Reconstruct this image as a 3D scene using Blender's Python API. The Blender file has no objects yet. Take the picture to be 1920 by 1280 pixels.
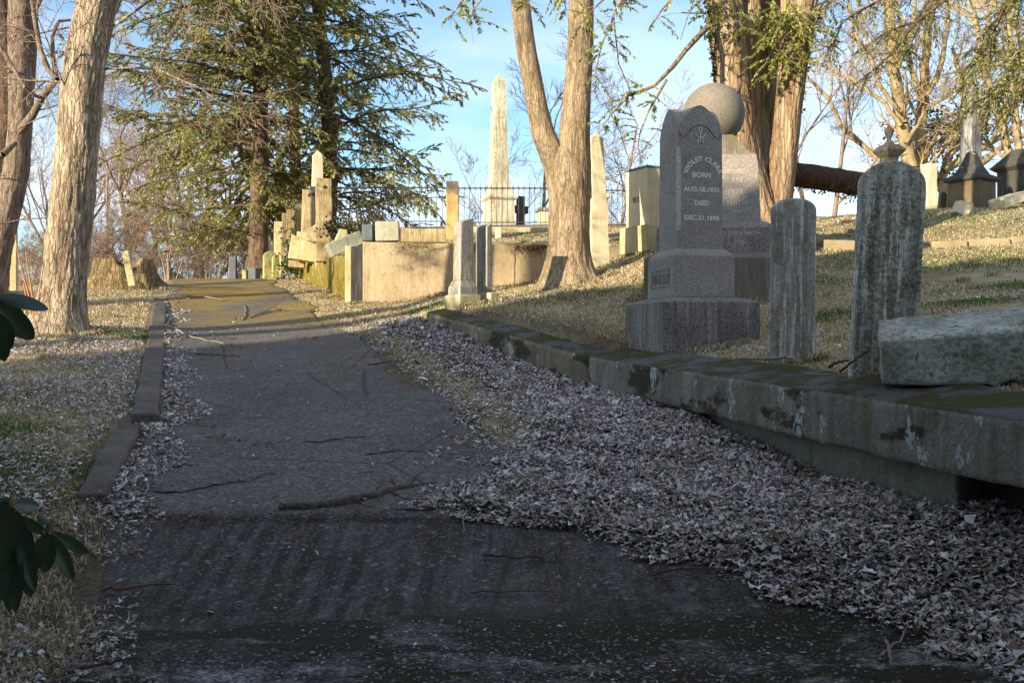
import bpy, bmesh, math, random
import numpy as np
from mathutils import Vector, Matrix, noise as mnoise

R = math.radians
scene = bpy.context.scene
COL = scene.collection

# ------------------------------------------------------------------ camera, light, exposure
EYE = 1.25
FPX = 1867.0                      # focal length in photograph pixels (1920 wide)
SUN_EL, SUN_AZ = 13.5, 225.0      # azimuth clockwise from +Y (north): sun stands behind-left
cam = bpy.data.cameras.new('camera')
cam.sensor_width = 36.0
cam.lens = 36.0 * FPX / 1920.0
cam.clip_start = 0.05
cam.clip_end = 3000
camo = bpy.data.objects.new('camera', cam)
COL.objects.link(camo)
camo.location = (0, 0, EYE)
camo.rotation_euler = (R(90), 0, 0)
scene.camera = camo

scene.view_settings.view_transform = 'Standard'
scene.view_settings.look = 'None'
scene.view_settings.gamma = 1
scene.view_settings.exposure = 1.05
scene.cycles.max_bounces = 5
scene.cycles.diffuse_bounces = 3
scene.cycles.transparent_max_bounces = 4

sl = bpy.data.lights.new('sun', 'SUN')
sl.energy = 5.0
sl.angle = R(0.5)
sl.color = (1.0, 0.86, 0.63)
so = bpy.data.objects.new('sun', sl)
COL.objects.link(so)
_az, _el = R(SUN_AZ), R(SUN_EL)
SUNV = Vector((math.sin(_az) * math.cos(_el), math.cos(_az) * math.cos(_el), math.sin(_el)))
so.rotation_euler = SUNV.to_track_quat('Z', 'Y').to_euler()
so.location = (-20, -20, 20)

world = bpy.data.worlds.new('World')
scene.world = world
world.use_nodes = True
_n = world.node_tree.nodes; _l = world.node_tree.links
_n.clear()
_out = _n.new('ShaderNodeOutputWorld'); _bg = _n.new('ShaderNodeBackground')
_sky = _n.new('ShaderNodeTexSky'); _sky.sky_type = 'NISHITA'; _sky.sun_disc = False
_sky.sun_elevation = _el; _sky.sun_rotation = _az
_sky.air_density = 1.0; _sky.dust_density = 0.3; _sky.ozone_density = 2.2; _sky.altitude = 100
_bg.inputs['Strength'].default_value = 0.13
_tc = _n.new('ShaderNodeTexCoord')
_mp = _n.new('ShaderNodeMapping'); _mp.inputs['Scale'].default_value = (1.0, 1.0, 3.2)
_mp.inputs['Location'].default_value = (3.1, 1.7, 0.35)
_cn = _n.new('ShaderNodeTexNoise'); _cn.inputs['Scale'].default_value = 2.6; _cn.inputs['Detail'].default_value = 7
_cn.inputs['Roughness'].default_value = 0.55
_cr = _n.new('ShaderNodeValToRGB')
_cr.color_ramp.elements[0].position = 0.40; _cr.color_ramp.elements[0].color = (0, 0, 0, 1)
_cr.color_ramp.elements[1].position = 0.56; _cr.color_ramp.elements[1].color = (1, 1, 1, 1)
_sep = _n.new('ShaderNodeSeparateXYZ')
_hr = _n.new('ShaderNodeMapRange'); _hr.inputs[1].default_value = 0.0; _hr.inputs[2].default_value = 0.36
_hr.inputs[3].default_value = 1.0; _hr.inputs[4].default_value = 0.25
_mu = _n.new('ShaderNodeMath'); _mu.operation = 'MULTIPLY'
_mixc = _n.new('ShaderNodeMix'); _mixc.data_type = 'RGBA'
_mixc.inputs['B'].default_value = (4.2, 4.6, 5.4, 1)       # sunlit cloud, in sky-texture units
_tint = _n.new('ShaderNodeMix'); _tint.data_type = 'RGBA'; _tint.blend_type = 'MULTIPLY'
_tint.inputs['Factor'].default_value = 1.0; _tint.inputs['B'].default_value = (0.86, 1.0, 1.08, 1)
_l.new(_tc.outputs['Generated'], _mp.inputs['Vector']); _l.new(_mp.outputs[0], _cn.inputs['Vector'])
_l.new(_cn.outputs['Fac'], _cr.inputs[0]); _l.new(_tc.outputs['Generated'], _sep.inputs[0])
_l.new(_sep.outputs['Z'], _hr.inputs[0]); _l.new(_cr.outputs[0], _mu.inputs[0]); _l.new(_hr.outputs[0], _mu.inputs[1])
_hi = _n.new('ShaderNodeMapRange'); _hi.inputs[1].default_value = 0.38; _hi.inputs[2].default_value = 0.62      # unseen high overcast, added above the frame to lift the light in shade
_hi.inputs[3].default_value = 0.0; _hi.inputs[4].default_value = 0.55; _l.new(_sep.outputs['Z'], _hi.inputs[0])
_mx = _n.new('ShaderNodeMath'); _mx.operation = 'MAXIMUM'; _l.new(_mu.outputs[0], _mx.inputs[0]); _l.new(_hi.outputs[0], _mx.inputs[1])
_l.new(_mx.outputs[0], _mixc.inputs['Factor']); _l.new(_sky.outputs[0], _tint.inputs['A'])
_l.new(_tint.outputs['Result'], _mixc.inputs['A'])
_l.new(_mixc.outputs['Result'], _bg.inputs['Color']); _l.new(_bg.outputs[0], _out.inputs['Surface'])

# ------------------------------------------------------------------ helpers
def P(px, py, d):
    """a point of the place, from its bearing and its distance ahead"""
    return Vector(((px - 960) / FPX * d, d, EYE + (640 - py) / FPX * d))

def tag(o, label=None, cat=None, group=None, kind=None):
    if label: o['label'] = label
    if cat: o['category'] = cat
    if group: o['group'] = group
    if kind: o['kind'] = kind
    return o

def empty(name, loc, rz=0, rx=0, ry=0):
    o = bpy.data.objects.new(name, None)
    COL.objects.link(o)
    o.location = loc
    o.rotation_euler = (rx, ry, rz)
    o.empty_display_size = 0.2
    return o

def link(name, me, mat, parent=None, smooth=False):
    o = bpy.data.objects.new(name, me)
    COL.objects.link(o)
    if mat is not None: me.materials.append(mat)
    if parent is not None: o.parent = parent
    if smooth:
        me.polygons.foreach_set('use_smooth', np.ones(len(me.polygons), dtype=bool))
    return o

def mesh_np(name, V, F, mat, parent=None, smooth=False, col=None, loc=None):
    """V (n,3) array, F (m,k) int array; col (n,3) optional colour per vertex"""
    V = np.asarray(V, dtype=np.float32); F = np.asarray(F, dtype=np.int32)
    me = bpy.data.meshes.new(name)
    k = F.shape[1]; m = F.shape[0]
    me.vertices.add(len(V)); me.vertices.foreach_set('co', V.ravel())
    me.loops.add(m * k); me.loops.foreach_set('vertex_index', F.ravel())
    me.polygons.add(m)
    me.polygons.foreach_set('loop_start', np.arange(0, m * k, k, dtype=np.int32))
    me.update(calc_edges=True)
    if col is not None:
        a = me.color_attributes.new('tone', 'FLOAT_COLOR', 'POINT')
        c = np.ones((len(V), 4), dtype=np.float32); c[:, :3] = col
        a.data.foreach_set('color', c.ravel())
    o = link(name, me, mat, parent, smooth)
    if loc is not None: o.location = loc
    return o

def bm_obj(name, bm, mat, parent=None, smooth=False):
    me = bpy.data.meshes.new(name)
    bm.normal_update()
    bm.to_mesh(me); bm.free()
    return link(name, me, mat, parent, smooth)

def join(parts):
    """parts: list of (V,F) with equal face size"""
    vs, fs, n = [], [], 0
    for V, F in parts:
        vs.append(V); fs.append(F + n); n += len(V)
    return np.concatenate(vs), np.concatenate(fs)

def seg_tubes(P0, P1, R0, R1, sides=4):
    P0 = np.asarray(P0, float); P1 = np.asarray(P1, float); R0 = np.asarray(R0, float); R1 = np.asarray(R1, float)
    D = P1 - P0
    D /= np.maximum(np.linalg.norm(D, axis=1, keepdims=True), 1e-9)
    ref = np.where(np.abs(D[:, 2:3]) < 0.9, np.array([[0, 0, 1.0]]), np.array([[1.0, 0, 0]]))
    A = np.cross(D, ref); A /= np.linalg.norm(A, axis=1, keepdims=True)
    B = np.cross(D, A)
    n = len(P0)
    ang = np.arange(sides) * 2 * math.pi / sides
    c = np.cos(ang)[None, :, None]; s = np.sin(ang)[None, :, None]
    ring = A[:, None, :] * c + B[:, None, :] * s
    V0 = P0[:, None, :] + ring * R0[:, None, None]
    V1 = P1[:, None, :] + ring * R1[:, None, None]
    V = np.concatenate([V0, V1], axis=1).reshape(-1, 3)
    base = (np.arange(n) * 2 * sides)[:, None]
    i = np.arange(sides); j = (i + 1) % sides
    F = np.stack([base + i, base + j, base + sides + j, base + sides + i], axis=2).reshape(-1, 4)
    return V, F

def trunk_mesh(pts, sides=26, rough=0.06, seed=0, ridges=9, step=0.12, ridge=0.035, flare=0.0, knots=0.0):
    """pts: list of (Vector, radius) -> (V,F) of a furrowed trunk, densely resampled"""
    ps = [p for p, r in pts]; rs = [r for p, r in pts]
    cum = [0]
    for a, b in zip(ps[:-1], ps[1:]): cum.append(cum[-1] + (b - a).length)
    L = cum[-1]; n = max(4, int(L / step))
    ts = np.linspace(0, L, n)
    C = np.stack([np.interp(ts, cum, [p[k] for p in ps]) for k in range(3)], axis=1)
    # light smoothing of the centre line
    for _ in range(3):
        C[1:-1] = (C[:-2] + 2 * C[1:-1] + C[2:]) / 4
    Rr = np.interp(ts, cum, rs)
    for _ in range(3): Rr[1:-1] = (Rr[:-2] + 2 * Rr[1:-1] + Rr[2:]) / 4
    D = np.gradient(C, axis=0); D /= np.linalg.norm(D, axis=1, keepdims=True)
    V = np.zeros((n, sides, 3))
    for i in range(n):
        d = D[i]
        a = np.cross(d, [0, 1, 0]) if abs(d[1]) < 0.9 else np.cross(d, [1, 0, 0])
        a /= np.linalg.norm(a); b = np.cross(d, a)
        for j in range(sides):
            an = 2 * math.pi * j / sides
            ca, sa = math.cos(an), math.sin(an)
            f = 1 + rough * mnoise.noise(Vector((ca * 1.3 + seed, sa * 1.3, ts[i] * 0.9)))
            w = 0.35 * mnoise.noise(Vector((ca * 2 + seed, sa * 2, ts[i] * 3.0)))
            q = mnoise.noise(Vector((ca * ridges + seed * 3 + w, sa * ridges + w, ts[i] * 2.6)))
            f += ridge * (0.75 - 2.2 * abs(q)) + ridge * 0.5 * mnoise.noise(Vector((ca * ridges * 2.3, sa * ridges * 2.3 + seed, ts[i] * 7.0)))
            if knots: f += knots * max(0.0, mnoise.noise(Vector((ca * 2.2 + seed * 2, sa * 2.2, ts[i] * 1.9))) - 0.33)
            if flare:
                w = max(0.0, 1 - ts[i] / 0.85) ** 2.2
                f += flare * w * (0.55 + 0.9 * max(0.0, mnoise.noise(Vector((ca * 1.9 + seed, sa * 1.9, 0.3))) + 0.25))
            V[i, j] = C[i] + (a * ca + b * sa) * Rr[i] * f
    V = V.reshape(-1, 3)
    i = np.arange(n - 1)[:, None] * sides; j = np.arange(sides)[None, :]; j2 = (j + 1) % sides
    F = np.stack([i + j, i + j2, i + sides + j2, i + sides + j], axis=2).reshape(-1, 4)
    return V, F

def diamonds(Pp, D, L, W, rng, roll=1.0):
    """leaf-sized lozenges at Pp pointing along D"""
    n = len(Pp)
    D = D / np.maximum(np.linalg.norm(D, axis=1, keepdims=True), 1e-9)
    up = np.tile(np.array([[0, 0, 1.0]]), (n, 1)) + rng.normal(0, roll * 0.6, (n, 3))
    S = np.cross(D, up); S /= np.maximum(np.linalg.norm(S, axis=1, keepdims=True), 1e-9)
    L = np.asarray(L).reshape(-1, 1); W = np.asarray(W).reshape(-1, 1)
    a = Pp; b = Pp + D * L * 0.45 + S * W * 0.5; c = Pp + D * L; d = Pp + D * L * 0.45 - S * W * 0.5
    V = np.stack([a, b, c, d], axis=1).reshape(-1, 3)
    F = np.arange(n * 4).reshape(n, 4)
    return V, F

# ------------------------------------------------------------------ materials
class NM:
    def __init__(s, name, rough=0.9, spec=0.25):
        s.m = bpy.data.materials.new(name); s.m.use_nodes = True
        s.t = s.m.node_tree; s.n = s.t.nodes; s.l = s.t.links
        s.b = s.n['Principled BSDF']; s.b.inputs['Roughness'].default_value = rough
        s.b.inputs['Specular IOR Level'].default_value = spec
        s.tc = s.n.new('ShaderNodeTexCoord')
        s.vec = s.tc.outputs['Object']
        s._bump = None
    def geo(s): s.vec = s.n.new('ShaderNodeNewGeometry').outputs['Position']; return s
    def map(s, scale=(1, 1, 1), loc=(0, 0, 0), rot=(0, 0, 0)):
        m = s.n.new('ShaderNodeMapping'); m.inputs['Scale'].default_value = scale
        m.inputs['Location'].default_value = loc; m.inputs['Rotation'].default_value = rot
        s.l.new(s.vec, m.inputs['Vector']); return m.outputs[0]
    def noise(s, scale, detail=4, rough=0.55, vec=None, dist=0.0):
        t = s.n.new('ShaderNodeTexNoise'); t.inputs['Scale'].default_value = scale
        t.inputs['Detail'].default_value = detail; t.inputs['Roughness'].default_value = rough
        t.inputs['Distortion'].default_value = dist
        s.l.new(vec or s.vec, t.inputs['Vector']); return t.outputs['Fac']
    def vor(s, scale, feature='F1', out='Distance', vec=None, rnd=1.0):
        t = s.n.new('ShaderNodeTexVoronoi'); t.feature = feature; t.inputs['Scale'].default_value = scale
        t.inputs['Randomness'].default_value = rnd
        s.l.new(vec or s.vec, t.inputs['Vector']); return t.outputs[out]
    def ramp(s, fac, *stops, interp='LINEAR'):
        r = s.n.new('ShaderNodeValToRGB'); cr = r.color_ramp; cr.interpolation = interp
        while len(cr.elements) < len(stops): cr.elements.new(0.5)
        for e, (p, c) in zip(cr.elements, stops):
            e.position = p; e.color = (c, c, c, 1) if isinstance(c, (int, float)) else (*c, 1)
        s.l.new(fac, r.inputs[0]); return r.outputs[0]
    def mix(s, fac, a, b, mode='MIX'):
        m = s.n.new('ShaderNodeMix'); m.data_type = 'RGBA'; m.blend_type = mode
        for inp, v in ((m.inputs['Factor'], fac), (m.inputs['A'], a), (m.inputs['B'], b)):
            if isinstance(v, (int, float)): inp.default_value = v if inp.type == 'VALUE' else (v, v, v, 1)
            elif isinstance(v, tuple): inp.default_value = (*v, 1)
            else: s.l.new(v, inp)
        return m.outputs['Result']
    def math(s, op, a, b=0.0, clamp=False):
        m = s.n.new('ShaderNodeMath'); m.operation = op; m.use_clamp = clamp
        for inp, v in ((m.inputs[0], a), (m.inputs[1], b)):
            if isinstance(v, (int, float)): inp.default_value = v
            else: s.l.new(v, inp)
        return m.outputs[0]
    def xyz(s, v=None):
        x = s.n.new('ShaderNodeSeparateXYZ'); s.l.new(v or s.vec, x.inputs[0]); return x.outputs
    def normal(s): return s.n.new('ShaderNodeNewGeometry').outputs['Normal']
    def attr(s, name='tone'):
        a = s.n.new('ShaderNodeAttribute'); a.attribute_name = name; return a.outputs['Color']
    def col(s, c):
        if isinstance(c, tuple): s.b.inputs['Base Color'].default_value = (*c, 1)
        else: s.l.new(c, s.b.inputs['Base Color'])
        return s
    def bump(s, h, strength=0.5, dist=0.02):
        b = s.n.new('ShaderNodeBump'); b.inputs['Strength'].default_value = strength
        b.inputs['Distance'].default_value = dist
        s.l.new(h, b.inputs['Height'])
        if s._bump is not None: s.l.new(s._bump, b.inputs['Normal'])
        s._bump = b.outputs[0]; s.l.new(s._bump, s.b.inputs['Normal']); return s

def stone(name, base, dark, streak=0.5, speck=0.3, speck_scale=90, lichen=None, lichen_amt=0.5, moss=0.0,
          moss_col=(0.055, 0.055, 0.012), bump=0.4, grime=0.5, big=2.5, off=0.0, rough=0.9):
    s = NM(name, rough)
    v = s.map((1, 1, 1), (off, off * 0.7, off * 0.3))
    big_n = s.noise(big, 6, 0.6, v)
    c = s.mix(s.ramp(big_n, (0.38, 0.0), (0.68, 1.0)), base, dark)
    if streak:
        sv = s.map((9, 9, 0.55), (off, 0, 0))
        c = s.mix(s.math('MULTIPLY', s.ramp(s.noise(2.2, 5, 0.65, sv), (0.42, 0.0), (0.62, 1.0)), streak), c, dark)
        sv2 = s.map((14, 14, 0.8), (off + 4, 2, 0))
        c = s.mix(s.math('MULTIPLY', s.ramp(s.noise(2.2, 5, 0.7, sv2), (0.51, 0.0), (0.60, 1.0)), streak * 0.75), c,
                  tuple(min(0.8, b * 1.6) for b in base))
    if speck:
        vs = s.vor(speck_scale, 'F1', 'Color')
        sx = s.xyz(vs)[0]
        c = s.mix(s.math('MULTIPLY', s.ramp(sx, (0.0, 1.0), (0.3, 0.8), (0.36, 0.0)), speck), c, tuple(b * 0.3 for b in dark))
        c = s.mix(s.math('MULTIPLY', s.ramp(sx, (0.74, 0.0), (0.8, 1.0)), speck * 0.3), c, tuple(min(0.8, b * 1.7) for b in base))
    if lichen:
        ln = s.noise(13, 6, 0.7, v, 0.4)
        c = s.mix(s.math('MULTIPLY', s.ramp(ln, (0.56, 0.0), (0.62, 1.0)), lichen_amt), c, lichen)
    if moss:
        mn = s.noise(5.5, 6, 0.65, s.map((1, 1, 0.5), (off + 7, 3, 1)))
        c = s.mix(s.math('MULTIPLY', s.ramp(mn, (0.62 - moss * 0.22, 0.0), (0.70 - moss * 0.2, 1.0)), min(1, 0.4 + moss)), c, moss_col)
    s.col(c)
    s.bump(s.noise(38, 6, 0.7, v), bump, 0.012)
    s.bump(s.noise(7, 4, 0.6, v), bump * 0.7, 0.03)
    return s.m

def bark(name, light, dark, moss=0.0, fine=1.0, furrow=1.0, stretch=0.22, red=None):
    s = NM(name, 0.95, 0.1)
    v = s.map((1, 1, stretch))
    nt = s.n.new('ShaderNodeTexNoise'); nt.inputs['Scale'].default_value = 9; nt.inputs['Detail'].default_value = 5; s.l.new(s.map((1, 1, 0.5)), nt.inputs['Vector'])
    f = s.vor(24 * fine, 'DISTANCE_TO_EDGE', 'Distance', s.mix(0.10, s.map((1, 1, stretch * 0.8)), nt.outputs['Color'], 'ADD'))
    f = s.math('ADD', f, s.math('MULTIPLY', s.math('SUBTRACT', s.noise(40, 4, 0.7), 0.5), 0.12))
    dn = s.noise(30 * fine, 6, 0.7, v, 0.6)
    n1 = s.noise(12 * fine, 7, 0.7, v, 0.8)
    c = s.mix(s.ramp(n1, (0.40, 0.0), (0.60, 1.0)), dark, light)
    c = s.mix(s.math('MULTIPLY', s.ramp(f, (0.0, 1.0), (0.06, 0.0)), 0.55), c, tuple(x * 0.45 for x in dark))
    c = s.mix(s.ramp(s.noise(2.3, 3), (0.4, 0.0), (0.7, 0.45)), c, tuple(x * 0.62 for x in light))
    if red: c = s.mix(s.ramp(s.noise(5, 4, 0.6, s.map((1, 1, 0.1))), (0.45, 0.0), (0.6, 0.7)), c, red)
    if moss: c = s.mix(s.math('MULTIPLY', s.ramp(s.noise(3.0, 5, 0.6), (0.5, 0.0), (0.62, 1.0)), moss), c, (0.10, 0.10, 0.03))
    s.col(c)
    h = s.math('ADD', s.math('MULTIPLY', s.ramp(f, (0.0, 0.0), (0.12, 1.0)), 0.45 * furrow), s.math('MULTIPLY', n1, 0.9))
    s.bump(h, 0.9, 0.035 * furrow)
    s.bump(dn, 0.5, 0.012)
    return s.m

def toned(name, rough=0.8, spec=0.2, back=None, noise_amt=0.25, transl=0.0):
    s = NM(name, rough, spec)
    c = s.attr('tone')
    c = s.mix(noise_amt, c, s.mix(1.0, c, s.ramp(s.noise(40, 3), (0.3, 0.45), (0.7, 1.35)), 'MULTIPLY'))
    s.col(c)
    if transl:
        tr = s.n.new('ShaderNodeBsdfTranslucent'); s.l.new(c, tr.inputs['Color'])
        mx = s.n.new('ShaderNodeMixShader'); mx.inputs[0].default_value = transl
        out = s.n['Material Output']
        s.l.new(s.b.outputs[0], mx.inputs[1]); s.l.new(tr.outputs[0], mx.inputs[2]); s.l.new(mx.outputs[0], out.inputs['Surface'])
    return s.m
# ------------------------------------------------------------------ terrain
def W(px, py, d):
    p = P(px, py, d); return (p.x, p.y, p.z)

_ROADZ = [(-12, -0.75), (-6, -0.5), (0, -0.2), (3.5, 0.0), (4.4, 0.06), (5.4, 0.27), (7, 0.50), (8.2, 0.66), (11, 1.03), (13.9, 1.40),
          (17, 1.86), (20.9, 2.37), (24, 2.72), (27, 2.78), (30, 2.6), (35, 1.9), (42, 0.6), (60, -2.5)]
def zroad(y): return float(np.interp(y, [a for a, b in _ROADZ], [b for a, b in _ROADZ]))
def xleft(y): return float(np.interp(y, [-12, 3.0, 4.4, 5.68, 7.5, 7.84, 12.14, 14.48, 20.8, 24, 40, 60], [-0.8, -1.45, -1.95, -2.32, -2.79, -2.79, -4.25, -5.05, -7.2, -8.3, -14, -21]))

low = []
for y, z in _ROADZ:
    for off in (0.25, 1.4, 2.6): low.append((xleft(y) + off, y, z))
for y in (-12, -6, 0, 3.5, 5.4, 8.2, 11, 13.9, 17):
    for off in (-0.35, -2.0, -5.0): low.append((xleft(y) + off, y, zroad(y) + (0.11 if off < -1 else 0.055)))
low += [W(120, 618, 12.6), W(20, 553, 17), W(235, 532, 19.6), (-14, 20, 2.15), (-11, 23, 2.2), (-16, 27, 1.5), (-20, 40, 0.8), (-10, 30, 2.2),
        (-25, 60, 4.4), (-30, 60, 4.6), (-14, 60, 2.8), (-30, 45, 2.7), (-20, 50, 2.6), (-30, 30, 1.2), (-30, 10, 0.9), (-30, -8, -0.6)]
low += [W(1100, 727, 9.75), W(1300, 787, 7.6), W(1500, 888, 6.15), W(1600, 922, 5.65), W(1760, 962, 5.0), W(1920, 1005, 4.5), (2.6, 3.4, 0.34), (3.0, 1.5, 0.25),
        W(790, 606, 13.5), W(950, 665, 11.4), W(1000, 860, 6.7), W(1300, 960, 5.4), W(1500, 1040, 4.6), W(1900, 1180, 3.9), W(1600, 1150, 4.2), W(1920, 1275, 3.4),
        (2.5, 2.4, 0.2), (3.5, 5, 0.55), (3.5, 8, 0.8), (3, 12, 1.3)]
low += [(-2.2, 16.6, 1.83), (-4.1, 21, 2.40), (-5.2, 24, 2.80), (-4.5, 27, 2.95)]
high = [(1.55, 8.9, 1.12), W(1350, 662, 8.8), W(1500, 673, 7.4), W(1700, 702, 6.2), W(1850, 714, 5.6), W(830, 582, 13.0), W(1000, 603, 11.3),
        W(1100, 640, 9.95), W(1560, 602, 9.4), W(1750, 575, 9.0), W(1900, 560, 9.2), W(1560, 500, 13.4), W(1900, 500, 12.6), W(1900, 450, 15.2), W(1560, 441, 17),
        W(1560, 412, 20), W(1700, 398, 19), W(1900, 386, 20), W(1200, 567, 11), W(1330, 567, 10.8), W(1150, 497, 16), W(1060, 537, 14.9), W(1180, 470, 18), W(1170, 427, 22),
        W(940, 560, 14.6), W(800, 572, 15.2), W(700, 576, 16.7), W(1030, 526, 17.3), W(850, 548, 17.1), W(1440, 445, 15.5),
        (2, 27, 4.15), (8, 26, 4.3), (14, 26, 4.6), (4, 34, 3.6), (12, 34, 4.0), (0, 45, 1.5), (14, 45, 2.0), (20, 20, 5.2), (22, 10, 4.0), (30, 30, 5.5), (0, 60, -2), (25, 60, 0.5),
        (4, 2, 1.2), (8, 0, 1.5), (6, 5, 1.5), (10, 8, 2.4), (20, -8, 2.5), (3.25, 3, 0.90), (12, -10, 1.3), (2, -10, 0.4)]
high += [(float(np.interp(y, [2.0, 4.4, 9.7], [2.93, 2.26, 0.73])) + 0.5, y, 0.79 + (y - 1.2) / 8.46 * 0.315 + 0.062) for y in (2.2, 3.4, 4.6, 5.8, 7.0, 8.2, 9.3)]
lot = [(-2.6, 17.2, 2.9), (0.6, 17.5, 2.92), (2.0, 17.8, 2.95), (-4.2, 21, 3.25), (-5.2, 24, 3.25), W(940, 447, 19.5), W(1010, 445, 19.6), W(900, 433, 21), W(720, 430, 21.5), W(1000, 432, 21.2),
       (3, 21, 3.65), (0, 27, 4.2), (-4, 27, 3.9), (4, 27, 4.3), (0, 36, 3.2), (-4, 36, 2.6), (6, 36, 3.4), (-6, 30, 3.2), (0, 50, 0), (6, 18, 3.2), (8, 22, 3.9)]

def _tps(pts, lam=0.02):
    A = np.array(pts, float); n = len(A)
    X = A[:, :2]; z = A[:, 2]
    r2 = ((X[:, None, :] - X[None, :, :]) ** 2).sum(-1)
    K = np.where(r2 > 0, 0.5 * r2 * np.log(np.maximum(r2, 1e-12)), 0.0) + lam * np.eye(n) * 5
    Pm = np.concatenate([np.ones((n, 1)), X], axis=1)
    M = np.block([[K, Pm], [Pm.T, np.zeros((3, 3))]])
    w = np.linalg.solve(M, np.concatenate([z, np.zeros(3)]))
    def f(x, y):
        q = np.stack([x.ravel(), y.ravel()], 1); out = np.zeros(len(q))
        for i in range(0, len(q), 20000):
            s = q[i:i + 20000]
            r2 = ((s[:, None, :] - X[None]) ** 2).sum(-1)
            out[i:i + 20000] = (0.5 * r2 * np.log(np.maximum(r2, 1e-12))) @ w[:n] + w[n] + s @ w[n + 1:]
        return out.reshape(x.shape)
    return f
f_low, f_high, f_lot = _tps(low), _tps(high), _tps(lot)

# the line of the kerb wall (front face); right of it the plot stands higher
KERB = [(3.9, -3.0), (2.93, 2.0), (2.26, 4.4), (0.73, 9.7), (-0.35, 11.9), (-1.25, 13.5)]
def _sm(t): t = np.clip(t, 0, 1); return t * t * (3 - 2 * t)
def xkerb(y):
    return np.interp(y, [-3.0, 2.0, 4.4, 9.7, 11.9, 13.5, 17.0, 20.9, 24, 27, 33, 60], [3.9, 2.93, 2.26, 0.73, -0.35, -1.25, -2.35, -4.03, -5.33, -6.8, -9.5, -14])
def xlot(y):   # left boundary of the walled lot
    return np.interp(y, [17.0, 20.9, 24, 27, 40], [-2.66, -4.03, -5.33, -6.6, -11])
def ylot(x): return 17.05 + 0.11 * (x + 2.66)

def T(x, y):
    x = np.asarray(x, float); y = np.asarray(y, float)
    x, y = np.broadcast_arrays(x, y)
    xc = np.clip(x, -30, 26); yc = np.clip(y, -11, 58)
    a = f_low(xc, yc); b = f_high(xc, yc); c = f_lot(np.clip(xc, -12, 9), np.clip(yc, 15, 48))
    w1 = np.interp(yc, [13.0, 14.5, 17, 30], [0.10, 0.9, 1.4, 2.5])
    u = (xc - xkerb(yc) - np.interp(yc, [9.6, 9.8, 13.4, 13.8], [0.345, 0.24, 0.22, 0.05])) / w1
    z = a + (b - a) * _sm(u)
    dl = np.minimum(xc - xlot(yc) - 0.12, yc - ylot(xc) - 0.10)
    wl = np.interp(yc, [24, 28], [0.12, 1.5])
    k = _sm(dl / wl) * _sm((6.5 - xc) / 5.0) * (yc > 16.9) * _sm((46 - yc) / 16)
    z = z + (c - z) * k
    far = np.maximum(0, np.hypot(x - xc, y - yc) - 20)
    return z - 0.02 * far
def Tz(x, y): return float(T(np.array([x]), np.array([y]))[0])
def G(px, d):
    """ground point ahead at distance d on the bearing px"""
    x = (px - 960) / FPX * d
    return Vector((x, d, Tz(x, d)))

def _axis(dense0, dense1, step, lo, hi, growth=1.16):
    a = list(np.arange(dense0, dense1, step)); s = step
    while a[-1] < hi: s *= growth; a.append(a[-1] + s)
    s = step
    while a[0] > lo: s *= growth; a.insert(0, a[0] - s)
    return np.array(a)
_xs = _axis(-10.5, 9.5, 0.085, -500, 500); _ys = _axis(1.5, 24, 0.085, -60, 700)
_gx, _gy = np.meshgrid(_xs, _ys)
_gz = T(_gx, _gy)
_rs = np.random.RandomState(3)
def _wob(x, y, s):  # small unevenness
    return (np.sin(x * 2.1 * s + 1.3) * np.cos(y * 1.7 * s + 0.4) + np.sin(x * 4.7 * s + y * 3.1 * s) * 0.5 + np.sin(x * 9.1 * s - y * 7.3 * s) * 0.25)
def ZG(x, y): return T(x, y) + 0.008 * _wob(np.asarray(x, float), np.asarray(y, float), 1.0)
_gz = ZG(_gx, _gy)
_V = np.stack([_gx, _gy, _gz], -1).reshape(-1, 3)
_ny, _nx = _gx.shape
_i = np.arange(_ny - 1)[:, None] * _nx; _j = np.arange(_nx - 1)[None, :]
_F = np.stack([_i + _j, _i + _j + 1, _i + _j + 1 + _nx, _i + _j + _nx], -1).reshape(-1, 4)

def xright(y): return float(np.interp(y, [-12, 1.5, 3.0, 3.4, 4.2, 4.9, 5.5, 7, 8.2, 11, 13.9, 17, 20.9, 24, 27, 33], [4.6, 2.75, 2.2, 1.95, 1.55, 1.15, 0.85, -0.05, -0.42, -1.5, -2.3, -3.5, -4.9, -5.9, -7.4, -10]))
_xl = np.vectorize(xleft)(_ys)[:, None]; _xr = np.vectorize(xright)(_ys)[:, None]
_soil = np.maximum(np.clip(1.25 - np.abs(_gx - _xl) / 0.34, 0, 1), np.clip(1.3 - np.abs(_gx - _xr - 0.1) / 0.5, 0, 1)) * (_gy < 15)
_soil = np.maximum(_soil, np.clip(1.2 - np.abs(_gx - xkerb(_gy) - 0.4) / 0.25, 0, 1) * (_gy < 13) * 0.8)
_soil = np.maximum(_soil, np.clip((5.8 - _gy) / 1.0, 0, 1) * (_gx < 0) * 0.85)
s = NM('ground_turf', 0.97, 0.1).geo()
straw = s.mix(s.ramp(s.noise(0.9, 6, 0.65), (0.38, 0.0), (0.62, 1.0)), (0.46, 0.37, 0.21), (0.29, 0.22, 0.125))
c = s.mix(s.ramp(s.noise(0.8, 5, 0.6, s.map((1, 1, 1), (9, 4, 0))), (0.56, 0.0), (0.68, 0.45)), straw, (0.12, 0.14, 0.04))
c = s.mix(s.ramp(s.noise(0.6, 5, 0.6, s.map((1, 1, 1), (2, 14, 0))), (0.55, 0.0), (0.66, 0.7)), c, (0.22, 0.12, 0.06))
sa = s.n.new('ShaderNodeAttribute'); sa.attribute_name = 'tone'
soil = s.math('MULTIPLY', s.xyz(sa.outputs['Color'])[0], s.ramp(s.noise(9, 5, 0.7), (0.25, 0.55), (0.6, 1.0)))
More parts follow.
